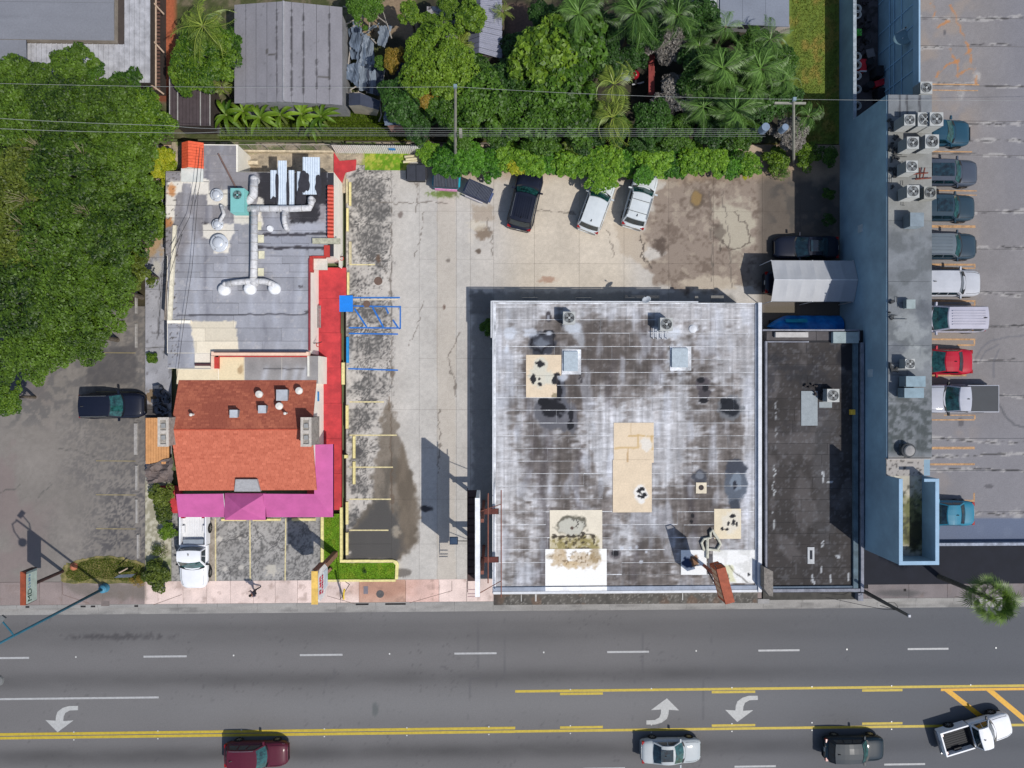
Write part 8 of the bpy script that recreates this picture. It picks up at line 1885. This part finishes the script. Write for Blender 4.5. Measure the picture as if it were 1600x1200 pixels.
palm(960, 130, 5.6, 46, 'young', 'palml', 'yellow-green palm just west of the red fence panel'); palm(958, 182, 4.8, 48, 'young', 'palml', 'wide yellow-green palm above the overhead lines'); palm(1095, 70, 3.6, 34, 'areca', 'palm', 'palm south of the pale roof terrace'); palm(1130, 105, 5.4, 52, 'areca', 'palm', 'dark feathery palm in the north-east jungle, upper'); palm(1100, 165, 4.8, 46, 'feather', 'palm', 'dark feathery palm in the north-east jungle, lower left'); palm(1150, 172, 5.0, 50, 'areca', 'palm', 'dark feathery palm in the north-east jungle, lower right'); palm(1190, 105, 5.4, 50, 'areca', 'palm', 'feathery palm overhanging the lawn edge'); palm(1205, 60, 4.8, 44, 'feather', 'palm', 'palm over the south-east corner of the pale roof'); palm(1135, 40, 4.6, 34, 'feather', 'palm', 'palm leaning over the pale roof edge'); palm(1265, 180, 3.8, 32, 'young', 'palm', 'young palm on the lawn by the blue wall shadow'); palm(718, 70, 3.4, 36, 'feather', 'palml', 'slender palm between the patched roof and the ribbed roof'); palm(775, 118, 3.6, 36, 'areca', 'palm', 'feathery palm at the south end of the ribbed roof'); palm(850, 195, 3.0, 30, 'feather', 'mid', 'low palm among the trees above the black car'); palm(1225, 125, 4.6, 34, 'areca', 'palm', 'feathery palm nearest the lawn'); palm(1170, 140, 4.4, 46, 'areca', 'palm', 'feathery palm filling the centre of the north-east jungle')
palm(895, 222, 2.6, 24, 'young', 'palml', 'small palm rising from the hedge above the silver cars'); palm(345, 135, 2.4, 20, 'young', 'palml', 'small palm with rusty tips by the gabled house corner'); palm(785, 15, 4.0, 20, 'feather', 'palml', 'palm tuft at the top edge beside the ribbed roof')
# banana clumps south of the gabled house
def banana(px_, py_, h, L, label, seed):
    rg = np.random.default_rng(seed); V, F, T = [], [], []
    for k in range(9):
        az = k * 2.4 + rg.uniform(-.3, .3); l = L * rg.uniform(.7, 1.1); d = np.array([math.cos(az), math.sin(az), 0]); sd = np.array([-d[1], d[0], 0]); n = 7; pv = None; tt = float(rg.uniform(.2, .9))
        for q in range(n + 1):
            s = q / n; p = d * l * s + np.array([0, 0, h + .7 * l * math.sin(s * 2.1) * .6 - .5 * l * s * s]); w = .17 * math.sin(math.pi * min(1, s * .95 + .05)) ** .7 * l / 1.6
            cur = (p - sd * w + [0, 0, .06], p, p + sd * w + [0, 0, .06])
            if pv is not None:
                i0 = len(V); V += [*pv, *cur]; F += [(i0, i0 + 1, i0 + 4, i0 + 3), (i0 + 1, i0 + 2, i0 + 5, i0 + 4)]; T += [tt, min(1, tt + .12)]
            pv = cur
    x, y = P(px_, py_, h + .3); t = thing('banana_plant', label, 'plant', (x, y, 0), 'banana plants behind the restaurant')
    leafobj('leaves', np.array(V), np.array(F), np.array(T) * .8, LM['bright'], t); m = MB(); m.tube([(0, 0, -.05), (0, 0, h + .1)], .13, 8, .08); m.build('stalk', mat('stalk_green', (110, 124, 60)), t, local=True)
for i, (a, b, lab) in enumerate(((352, 178, 'westmost banana plant beside the dark panel roof'), (378, 172, 'banana plant second from the west below the gabled house'), (405, 182, 'banana plant third from the west below the gabled house'), (436, 178, 'banana plant below the ridge of the gabled house'), (470, 176, 'banana plant leaning on the south eave of the gabled house'), (500, 180, 'banana plant nearest the bare sandy patch'), (488, 196, 'low banana plant close to the overhead lines'))): banana(a, b, 1.7 + .2 * (i % 3), 1.45, lab, i)
# fan palm at the street
def fan_crown(seed):
    rg = np.random.default_rng(seed); V, F, T = [], [], []
    for k in range(40):
        az = k * 2.399; el = 1.35 - 1.9 * (k / 40.0) ** 1.1; L = rg.uniform(.75, 1.3); d = np.array([math.cos(az) * math.cos(el), math.sin(az) * math.cos(el), math.sin(el)]); sd = np.array([-math.sin(az), math.cos(az), 0]); up = np.cross(d, sd) * -1
        hub = d * L; i0 = len(V); V += [np.zeros(3) - sd * .02, np.zeros(3) + sd * .02, hub + sd * .02, hub - sd * .02]; F.append((i0, i0 + 1, i0 + 2, i0 + 3)); T.append(.9); tb = rg.uniform(.2, .8)
        for q in range(15):
            a = (q / 14 - .5) * 3.0; dd = d * math.cos(a) + sd * math.sin(a); l = rg.uniform(.75, 1.0) * (1 - .18 * abs(a) / 1.8); tip = hub + dd * l + np.array([0, 0, -.28 * l * l]); mid = hub + dd * l * .55 + np.array([0, 0, .02]); wv = np.cross(dd, up); wv /= np.linalg.norm(wv) + 1e-9; wv *= .036
            i0 = len(V); V += [hub, mid + wv, tip, mid - wv]; F.append((i0, i0 + 1, i0 + 2, i0 + 3)); T.append(float(np.clip(tb + rg.normal() * .15, 0, 1)))
    return np.array(V), np.array(F), np.array(T)
fx, fy = P(1553, 938, 6.2); fp = thing('fan_palm', 'single fan palm with shaggy round crown over the kerb', 'palm', (fx, fy, 0)); V, F, T = fan_crown(3); o = leafobj('fan_leaves', V * 1.02, F, T, leafmat('fan_leaf', (22, 50, 8), (112, 142, 54), .1, rough=.4), fp); o.location = (0, 0, 6.0)
m = MB(); m.tube([(0, 0, -.1), (.1, 0, 3), (0, 0, 6.1)], .2, 12, .16); m.build('trunk', bark, fp, local=True)

# ================================================================== VEHICLES
glassm = mat('car_glass', (20, 42, 50), rough=.06, var=.8, scale=3.0, fine=0, obj=True, spec=.9)  # both glasses: cloud-like reflections and cabin tones put into the colour
glassg = mat('car_glass_green', (32, 76, 74), rough=.08, var=.75, scale=3.2, fine=0, obj=True, spec=.8)
tyrem = mat('tyre_rubber', (22, 22, 24), rough=.85, obj=True, var=.1); rimm = mat('alloy_rim', (150, 152, 156), rough=.35, metal=.7, obj=True, var=.1)
trimb = mat('black_trim', (20, 20, 22), rough=.5, obj=True, var=.1); redl = mat('tail_lamp_red', (150, 16, 18), rough=.2, obj=True, var=.1); hl = mat('headlamp', (190, 196, 200), rough=.12, obj=True, var=.1, spec=.8)
def paint_m(name, rgb, metal=0): return mat(name, rgb, rough=.5, var=.05, scale=1.2, fine=0.02, obj=True, metal=0, coat=.4, spec=.2)
def interp(t, xs, ys): return float(np.interp(t, xs, ys))
PROF = {
 'suv':    dict(hx=[-1, -.93, -.3, .30, .42, .8, .95, 1], hz=[.86, 1.02, 1.05, 1.05, 1.06, .98, .86, .66], cab=(-.93, .40, -.80, .12), H=1.70, wb=.92, wt=.80),
 'wagon':  dict(hx=[-1, -.93, -.3, .28, .42, .8, .95, 1], hz=[.80, .98, 1.0, 1.0, 1.0, .92, .80, .60], cab=(-.95, .42, -.84, .12), H=1.62, wb=.92, wt=.80),
 'sedan':  dict(hx=[-1, -.94, -.62, -.3, .30, .42, .8, .95, 1], hz=[.78, .98, 1.0, .95, .95, .96, .86, .74, .56], cab=(-.66, .40, -.38, .06), H=1.45, wb=.91, wt=.76),
 'van':    dict(hx=[-1, -.95, -.3, .40, .55, .85, .96, 1], hz=[.90, 1.05, 1.08, 1.08, 1.06, .98, .86, .66], cab=(-.95, .58, -.88, .28), H=1.78, wb=.93, wt=.78),
 'pickup': dict(hx=[-1, -.97, -.3, .30, .42, .8, .95, 1], hz=[1.0, 1.08, 1.08, 1.10, 1.14, 1.08, .98, .78], cab=(-.16, .44, -.10, .22), H=1.85, wb=.95, wt=.84),
}
def car(name, label, cat, px_, py_, head, L, W, kind, paint, z=0.0, glass=None, roof=None, rails=False, sunroof=False, bed=None, group=None, roofribs=0, H=None, bedcol=None, wiper=True, racks=False):
    pf = PROF[kind]; H = H or pf['H']; glass = glass or glassm
    x, y = P(px_, py_, z + .95); t = thing(name, label, cat, (x, y, z), group, R(head))
    hL, hW = L / 2, W / 2
    def hw(s):
        a = abs(s); w = 1 - (max(0, a - .62) / .38) ** 2.6 * (.28 if s > 0 else .17)
        if a > .965: w -= (a - .965) * 2.2
        return hW * w
    def hz(s): return interp(s, pf['hx'], pf['hz'])
    cs = [(0, 0), (.45, -.008), (.72, -.03), (.90, -.085), (.985, -.20), (1.0, -.36), (.99, -.55), (.93, -.72)]
    def ring(s):
        w = hw(s); h = hz(s); pts = []
        for f, dz in cs: pts.append((s * hL, f * w, max(h + dz * min(1, h), .22)))
        return [(a, -b, c) for a, b, c in pts[::-1]][:-1] + pts
    s0 = -1.0; stations = [-1, -.985, -.95, -.88, -.75, -.6, -.45, -.3, -.15, 0, .15, .3, .42, .52, .64, .76, .86, .93, .975, 1]
    if kind == 'pickup': stations = [-.165, -.15, 0, .15, .3, .42, .52, .64, .76, .86, .93, .975, 1]
    m = MB(); V = []; n = 2 * len(cs) - 1
    for s in stations: V += ring(s)
    Fs = [(i * n + j, i * n + j + 1, (i + 1) * n + j + 1, (i + 1) * n + j) for i in range(len(stations) - 1) for j in range(n - 1)]
    Fs += [tuple(range(n)), tuple(range((len(stations) - 1) * n, len(stations) * n))[::-1]]
    Fs += [tuple(i * n for i in range(len(stations))) + tuple(i * n + n - 1 for i in range(len(stations)))[::-1]]
    m.add(V, Fs); body = m.build('body', paint, t, smooth=True, local=True)
    # greenhouse
    rb, wb_, rt, wt_ = pf['cab']; zb = .985 * hz((rb + wb_) / 2) - .02
    Wb, Wt = hW * pf['wb'], hW * pf['wt']; ny = 5
    fy = [-1, -.55, 0, .55, 1]
    bow = lambda f, k: -k * f * f
    def edge(sx, wid, zz, k): return [(sx * hL + bow(f, k), f * wid, zz + (0.035 * (1 - f * f) if zz > 1.2 else 0)) for f in fy]
    fb = edge(wb_, Wb, hz(wb_) - .035, .20); ft = edge(wt_, Wt, H - .05, .12); bt_ = edge(rt, Wt, H - .06, -.06); bb_ = edge(rb, Wb, hz(rb) - .02, -.10)
    def lerp(a, b, u): return tuple(a[i] + (b[i] - a[i]) * u for i in range(3))
    m = MB()
    rows_ = [fb, ft] ; nr = 6; roofrows = []
    for q in range(nr + 1):
        u = q / nr; r_ = [lerp(ft[i], bt_[i], u) for i in range(5)]; r_ = [(a, b, c + .05 * math.sin(math.pi * u)) for a, b, c in r_]; roofrows.append(r_)
    allr = [fb] + roofrows + [bb_]; V = [p for r_ in allr for p in r_]
    Fs = [(i * 5 + j, i * 5 + j + 1, (i + 1) * 5 + j + 1, (i + 1) * 5 + j) for i in range(len(allr) - 1) for j in range(4)]
    for sd in (0, 4):
        Fs.append(tuple(i * 5 + sd for i in range(len(allr))))
    m.add(V, Fs); m.build('cabin', roof or paint, t, smooth=False, local=True)
    def patchq(A, B, u0, u1, v0, v1, nm, mt, off, nv=5):   # between edge A (bottom) and B (top)
        vs_ = []; 
        for q in range(3):
            v = v0 + (v1 - v0) * q / 2
            for k in range(nv):
                f = u0 + (u1 - u0) * k / (nv - 1); i = min(3, int(f * 4)); ff = f * 4 - i
                a = lerp(A[i], A[i + 1], ff); b = lerp(B[i], B[i + 1], ff); p = lerp(a, b, v); vs_.append((p[0] + off[0], p[1] + off[1], p[2] + off[2]))
        return MB().add(vs_, [(q * nv + k, q * nv + k + 1, (q + 1) * nv + k + 1, (q + 1) * nv + k) for q in range(2) for k in range(nv - 1)]).build(nm, mt, t, local=True)
    patchq(fb, ft, .05, .95, .03, .93, 'windscreen', glass, (.014, 0, .014)); patchq(bb_, bt_, .07, .93, .12, .90, 'rear_window', glassm, (-.014, 0, .014))
    patchq([(p[0] + .13, p[1] * .97, p[2] + .012) for p in fb], fb, .03, .97, .0, 1.0, 'cowl', trimb, (0.005, 0, .018))
    for sd in (0, 4):
        sg_ = -1 if sd == 0 else 1; A0, A1, B0, B1 = bb_[sd], fb[sd], bt_[sd], ft[sd]
        def sp_(u, v): a = lerp(A0, A1, u); b = lerp(B0, B1, u); p = lerp(a, b, v); return (p[0], p[1] + sg_ * .014, p[2] + .005)
        wins = ((.07, .33), (.36, .62), (.65, .93)) if kind in ('suv', 'wagon', 'van') else ((.08, .47), (.51, .92))
        for u0, u1 in wins: MB().add([sp_(u0, .14), sp_(u1, .14), sp_(u1 * .985 + .0, .88), sp_(u0 + .012, .88)], [(0, 1, 2, 3)]).build('side_window', glassm, t, local=True)
        if rails or racks: MB().tube([(B0[0] + .12, B0[1] * .97, H + .04), (B0[0] + .5, B0[1] * .97, H + .075), (B1[0] - .4, B1[1] * .97, H + .075), (B1[0] - .1, B1[1] * .97, H + .02)], .022, 5).build('roof_rail', rimm if not racks else trimb, t, local=True)
        mx_ = wb_ * hL - .30
        mi = MB(); mi.hexa([(mx_ - .07, sg_ * hW * .93, 1.0), (mx_ + .08, sg_ * hW * .93, 1.0), (mx_ + .06, sg_ * (hW + .2), 1.02), (mx_ - .06, sg_ * (hW + .2), 1.02), (mx_ - .07, sg_ * hW * .93, 1.12), (mx_ + .06, sg_ * hW * .93, 1.12), (mx_ + .04, sg_ * (hW + .19), 1.14), (mx_ - .06, sg_ * (hW + .19), 1.14)]); mi.build('wing_mirror', paint if kind != 'pickup' else trimb, t, local=True)
        # lamps
        MB().hexa([(hL * .86, sg_ * hW * .55, .60), (hL * .965, sg_ * hW * .55, .60), (hL * .90, sg_ * hW * .86, .60), (hL * .84, sg_ * hW * .90, .60), (hL * .86, sg_ * hW * .57, hz(.92) - .03), (hL * .955, sg_ * hW * .55, hz(.955) - .04), (hL * .89, sg_ * hW * .84, hz(.93) - .10), (hL * .83, sg_ * hW * .88, hz(.88) - .09)]).build('headlight', hl, t, local=True)
        MB().box(-hL * .985, -hL * .91, sg_ * hW * .62, sg_ * hW * .90, .70, hz(-.95) - .05 if kind != 'pickup' else 1.0).build('taillight', redl, t, local=True)
    # roof furniture
    zr__ = H + .035
    if sunroof: MB().box((rt * .55 + wt_ * .45) * hL - (.1 if sunroof == 1 else .55), wt_ * hL - .16, -Wt * .62, Wt * .62, zr__ - .02, zr__ + .012).build('sunroof', glassm, t, local=True)
    for k in range(roofribs):
        yv = -Wt * .62 + 1.24 * Wt * k / max(1, roofribs - 1); MB().box(rt * hL + .25, wt_ * hL - .25, yv - .02, yv + .02, zr__ - .03, zr__ + .022).build('roof_rib', roof or paint, t, local=True)
    if racks:
        for u in (.25, .7): xx = (rt + (wt_ - rt) * u) * hL; MB().tube([(xx, -Wt * .9, H + .09), (xx, Wt * .9, H + .09)], .02, 5).build('cross_bar', trimb, t, local=True)
    MB().hexa([(rt * hL + .22, -.035, zr__ - .02), (rt * hL + .42, -.02, zr__ - .02), (rt * hL + .42, .02, zr__ - .02), (rt * hL + .22, .035, zr__ - .02), (rt * hL + .22, -.02, zr__ + .07), (rt * hL + .26, -.015, zr__ + .07), (rt * hL + .26, .015, zr__ + .07), (rt * hL + .22, .02, zr__ + .07)]).build('antenna', trimb, t, local=True)
    # bonnet shut lines
    sl_ = MB()
    for sg_ in (-1, 1):
        pts = [(s * hL, sg_ * hw(s) * .80, hz(s) - .048 + .006) for s in (.46, .6, .75, .88)]
        sl_.tube(pts, .010, 4)
    sl_.tube([(hL * .885, f * hW * .76, hz(.885) - .03 - .03 * f * f + .012) for f in (-1, -.5, 0, .5, 1)], .010, 4); sl_.build('bonnet_gap', trimb, t, local=True)
    MB().obox((hL - .012, 0, .55), (.05, W * .5, .22)).build('grille', trimb, t, local=True)
    MB().obox((-hL - .003, 0, .75), (.02, .32, .15)).build('number_plate', hl, t, local=True)
    MB().box(-hL * .9, hL * .9, -hW * .85, hW * .85, .2, .3).build('underbody', trimb, t, local=True)
    for sx_ in (-.6, .62):
        for sg_ in (-1, 1):
            r_ = .345 if kind not in ('pickup',) else .39; cx_ = sx_ * hL; m = MB(); nn = 20; y0 = sg_ * (hW - .22); y1_ = sg_ * (hW + .015)
            ang = [2 * math.pi * q / nn for q in range(nn)]
            m.add([(cx_ + r_ * math.cos(a), y0, r_ + r_ * math.sin(a)) for a in ang] + [(cx_ + r_ * math.cos(a), y1_, r_ + r_ * math.sin(a)) for a in ang] + [(cx_ + r_ * .64 * math.cos(a), y1_ + sg_ * .01, r_ + r_ * .64 * math.sin(a)) for a in ang],
                  [(q, (q + 1) % nn, nn + (q + 1) % nn, nn + q) for q in range(nn)] + [(nn + q, nn + (q + 1) % nn, 2 * nn + (q + 1) % nn, 2 * nn + q) for q in range(nn)])
            wv = m.build('wheel', tyrem, t, local=True)
            m = MB(); m.add([(cx_ + r_ * .63 * math.cos(a), y1_ + sg_ * .004, r_ + r_ * .63 * math.sin(a)) for a in ang] , [tuple(range(nn))]); m.build('rim', trimb, wv, local=True)
            m = MB()
            for q in range(6): a = q * 1.047; m.add([(cx_ + .05 * math.cos(a + 1.2), y1_ + sg_ * .012, r_ + .05 * math.sin(a + 1.2)), (cx_ + r_ * .6 * math.cos(a + .14), y1_ + sg_ * .016, r_ + r_ * .6 * math.sin(a + .14)), (cx_ + r_ * .6 * math.cos(a - .14), y1_ + sg_ * .016, r_ + r_ * .6 * math.sin(a - .14)), (cx_ + .05 * math.cos(a - 1.2), y1_ + sg_ * .012, r_ + .05 * math.sin(a - 1.2))], [(0, 1, 2, 3)])
            m.build('spokes', rimm, wv, local=True)
    if kind == 'pickup':
        bx0_, bx1_ = -hL * .985, -hL * .18; zt_ = 1.08; bc = bedcol or paint; lin_ = mat('bed_liner', (30, 32, 36), rough=.7, obj=True, var=.1) if bed != 'white' else mat('bed_white', (226, 226, 226), rough=.5, obj=True, var=.05)
        for sg_ in (-1, 1):
            a = sg_ * hW * .985; b = sg_ * (hW - .16)
            MB().hexa([(bx0_, min(a, b), .34), (bx1_, min(a, b), .34), (bx1_, max(a, b), .34), (bx0_, max(a, b), .34), (bx0_ + .03, min(a, b) + .02, zt_), (bx1_, min(a, b) + .02, zt_), (bx1_, max(a, b) - .02, zt_), (bx0_ + .03, max(a, b) - .02, zt_)]).build('bed_side', paint, t, local=True)
            MB().box(-hL * .70, -hL * .50, sg_ * (hW - .36), sg_ * (hW - .165), .62, .86).build('wheel_arch', lin_, t, local=True)
        MB().box(bx0_ - .02, bx0_ + .08, -hW * .96, hW * .96, .45, zt_ + .01).build('tailgate', paint, t, local=True)
        MB().box(bx0_ - .14, bx0_ - .03, -hW * .9, hW * .9, .42, .62).build('rear_bumper', rimm, t, local=True)
        if bed == 'cover':
            MB().box(bx0_ + .05, bx1_ + .0, -hW * .90, hW * .90, zt_ - .02, zt_ + .05).build('bed_cover', mat('bed_cover_black', (52, 56, 62), rough=.6, obj=True, var=.08), t, local=True)
        else:
            MB().box(bx0_ + .08, bx1_, -hW + .16, hW - .16, .55, .62).build('bed_floor', lin_, t, local=True)
            for k in range(9): yv = -hW * .70 + 1.4 * hW * k / 8; MB().box(bx0_ + .12, bx1_ - .1, yv - .03, yv + .03, .621, .645).build('floor_rib', lin_, t, local=True)
            MB().box(bx1_ - .04, bx1_ + .02, -hW * .9, hW * .9, .55, zt_ + .02).build('bed_front', lin_ if bed != 'white' else paint, t, local=True)
            if bed == 'white': MB().box(bx1_ - .42, bx1_ - .06, -hW * .72, hW * .72, .65, .98).build('tool_box', mat('toolbox_grey', (150, 158, 168), rough=.4, obj=True, var=.1), t, local=True)
    return t
PB = paint_m('paint_black', (16, 22, 40), .3); PW = paint_m('paint_white', (236, 237, 240), 0); PS = paint_m('paint_silver_white', (206, 212, 214), .1)
car('parked_car', 'black sport utility car parked nose-in at the hedge', 'car', 821, 311, 77, 4.75, 2.05, 'suv', PB, rails=True, roofribs=7, glass=glassg)
car('parked_car', 'silver-white hatchback parked nose under the hedge, left of the two pale cars', 'car', 933, 318, 70, 4.45, 1.9, 'wagon', PS, glass=glassg)
car('parked_car', 'silver-white car with black roof bars parked right of the other pale car', 'car', 1001, 311, 74, 4.5, 1.95, 'suv', PS, racks=True, glass=glassg)
car('parked_car', 'glossy black sedan parked beside the grey garage tent', 'car', 1262, 386, 180, 5.0, 1.85, 'sedan', PB, sunroof=2)
car('parked_car', 'black sport utility car alone in the neighbour lot', 'car', 172, 634, 1, 4.85, 1.95, 'wagon', PB, rails=True, roofribs=0, glass=glassg)
car('pickup_truck', 'white pickup parked nose to the pavement beneath the magenta awning', 'pickup truck', 302, 862, -90, 5.6, 2.1, 'pickup', PW, bed='white', glass=glassg)
car('moving_car', 'dark maroon car driving along the bottom edge, west part of the road', 'car', 399, 1181, 0, 4.8, 1.9, 'suv', paint_m('paint_maroon', (84, 20, 40)), rails=True, glass=glassg)
car('moving_car', 'silver sedan with glass roof on the road below the white turn arrows', 'car', 1050, 1176, 0, 4.7, 1.88, 'sedan', paint_m('paint_silver', (176, 182, 184)), sunroof=2, glass=glassg)
car('moving_car', 'dark blue-green car on the road between the silver sedan and the white pickup', 'car', 1337, 1172, 0, 4.75, 1.9, 'suv', paint_m('paint_darkteal', (8, 32, 44)), glass=glassg, H=1.6)
car('pickup_truck', 'white pickup with empty black bed turning across the yellow lines', 'pickup truck', 1527, 1147, 16, 5.8, 2.0, 'pickup', PW, bed='black', glass=glassm)
ZDK = ZD
G = 'cars parked on the rooftop deck'
def dcar(name, label, cat, a, b, head, L, W, kind, paint, **k): return car(name, label, cat, a, b, head, L, W, kind, paint, z=ZDK, group=G, **k)
dcar('parked_car', 'dark teal sedan northmost on the deck, beneath the jutting condenser', 'car', 1471, 206, 0, 4.55, 1.85, 'sedan', paint_m('paint_teal', (24, 66, 86)), glass=glassg)
dcar('parked_car', 'silver car with full glass roof, second from the north on the deck', 'car', 1480, 269, 0, 4.7, 1.85, 'suv', paint_m('paint_darksilver', (66, 74, 88)), sunroof=2, glass=glassg, H=1.55)
dcar('parked_car', 'dark slate car with small sunroof, third from the north on the deck', 'car', 1477, 324, 0, 4.6, 1.85, 'suv', paint_m('paint_slate', (36, 58, 72)), sunroof=1, glass=glassg, H=1.6)
dcar('parked_car', 'grey-roofed dark wagon with roof ribs, fourth from the north on the deck', 'car', 1479, 384, 0, 4.7, 1.85, 'wagon', paint_m('paint_slate2', (40, 60, 74)), roof=paint_m('paint_greyroof', (98, 108, 116)), rails=True, roofribs=5, glass=glassg)
dcar('parked_car', 'white rounded car facing east, fifth from the north on the deck', 'car', 1485, 442, 0, 4.7, 1.9, 'suv', paint_m('paint_dullwhite', (184, 186, 192), 0), racks=False, glass=glassm)
dcar('parked_car', 'white van-like car facing the blue strip with ribbed roof', 'car', 1486, 498, 180, 5.0, 1.95, 'van', paint_m('paint_dullwhite2', (180, 178, 190), 0), roofribs=6, glass=glassg)
dcar('parked_car', 'bright red coupe on the deck', 'car', 1474, 565, 180, 4.4, 1.85, 'sedan', paint_m('paint_red', (176, 8, 40)), glass=glassg)
dcar('pickup_truck', 'white pickup with dark grey bed cover on the deck', 'pickup truck', 1500, 623, 180, 5.5, 2.0, 'pickup', paint_m('paint_dullwhite3', (176, 178, 188), 0), bed='cover', glass=glassg)
dcar('parked_car', 'turquoise-blue car alone at the south end of the deck', 'car', 1477, 803, 180, 4.4, 1.8, 'sedan', paint_m('paint_turquoise', (40, 120, 146)), glass=glassm)
car('parked_car', 'dark car tucked beneath the grey garage tent with only its tail showing', 'car', 1242, 441, 0, 4.6, 1.85, 'sedan', PB)

# ================================================================== PERSON on the pavement
def person(px_, py_, label, face):
    x, y = P(px_, py_); t = thing('person', label, 'person', (x, y, 0.014), None, R(face))
    J = {'pel': (0, 0, .95), 'sp': (.02, 0, 1.2), 'ch': (.04, 0, 1.38), 'nk': (.06, 0, 1.5), 'hd': (.09, 0, 1.6), 'tp': (.09, 0, 1.72),
         'hl': (0, .1, .9), 'kl': (.2, .11, .52), 'al': (.22, .11, .09), 'tl': (.38, .12, .04), 'hr': (0, -.1, .9), 'kr': (-.08, -.11, .5), 'ar': (-.3, -.11, .14), 'tr': (-.2, -.12, .04),
         'sl': (.03, .18, 1.4), 'el': (-.1, .25, 1.15), 'wl': (.05, .27, .93), 'ml': (.1, .27, .85), 'sr': (.03, -.18, 1.4), 'er': (.12, -.26, 1.15), 'wr': (.32, -.22, 1.0), 'mr': (.4, -.21, .98)}
    rad = dict(pel=(.15, .12), sp=(.14, .10), ch=(.16, .11), nk=(.055, .055), hd=(.09, .085), tp=(.05, .05), hl=(.09, .09), kl=(.062, .062), al=(.04, .04), tl=(.04, .03), hr=(.09, .09), kr=(.062, .062), ar=(.04, .04), tr=(.04, .03), sl=(.06, .06), el=(.045, .045), wl=(.03, .03), ml=(.035, .02), sr=(.06, .06), er=(.045, .045), wr=(.03, .03), mr=(.035, .02))
    K = list(J); E_ = [('pel', 'sp'), ('sp', 'ch'), ('ch', 'nk'), ('nk', 'hd'), ('hd', 'tp'), ('pel', 'hl'), ('hl', 'kl'), ('kl', 'al'), ('al', 'tl'), ('pel', 'hr'), ('hr', 'kr'), ('kr', 'ar'), ('ar', 'tr'), ('ch', 'sl'), ('sl', 'el'), ('el', 'wl'), ('wl', 'ml'), ('ch', 'sr'), ('sr', 'er'), ('er', 'wr'), ('wr', 'mr')]
    me = bpy.data.meshes.new('body'); me.from_pydata([J[k] for k in K], [(K.index(a), K.index(b)) for a, b in E_], [])
    o = bpy.data.objects.new('body', me); COL.objects.link(o); o.modifiers.new('skin', 'SKIN'); o.modifiers.new('sub', 'SUBSURF').levels = 1
    for i, k in enumerate(K): me.skin_vertices[0].data[i].radius = rad[k]; me.skin_vertices[0].data[i].use_root = (k == 'pel')
    bpy.context.view_layer.update(); m2 = bpy.data.meshes.new_from_object(o.evaluated_get(bpy.context.evaluated_depsgraph_get())); bpy.data.objects.remove(o)
    skin = mat('skin', (150, 104, 80), rough=.6, obj=True); shirt = mat('shirt_grey_violet', (96, 88, 104), rough=.9, obj=True); trs = mat('trousers_dark', (40, 38, 48), rough=.9, obj=True); shoe = mat('shoe_black', (20, 20, 22), obj=True)
    for q in (skin, shirt, trs, shoe): m2.materials.append(q)
    for f in m2.polygons:
        c = f.center; f.material_index = 0 if c.z > 1.47 or (abs(c.y) > .2 and c.z < 1.08) else (3 if c.z < .1 else (2 if c.z < .96 else 1))
    m2.shade_smooth(); o = bpy.data.objects.new('body', m2); COL.objects.link(o); o.parent = t
    MB().lathe(.08, 0, [(.09, 1.62), (.105, 1.68), (.09, 1.75), (.05, 1.785), (.01, 1.79)], 14).build('hair', mat('hair_black', (24, 20, 18), obj=True), t, smooth=True, local=True)
    MB().obox((-.12, 0, 1.28), (.16, .28, .36)).build('backpack', trs, t, local=True)
person(404, 920, 'person in grey top and dark trousers walking on the pavement in front of the stalls', 200)
bx = thing('wall_box', 'small white box fixed low on the red walkway beside the east chimney', 'box', P3(488, 680, .14)); MB().obox(P3(488, 680, .5), (.36, .42, .7)).build('case', cap, bx); MB().obox(P3(488, 680, .87), (.4, .46, .03)).build('lid', cap, bx)
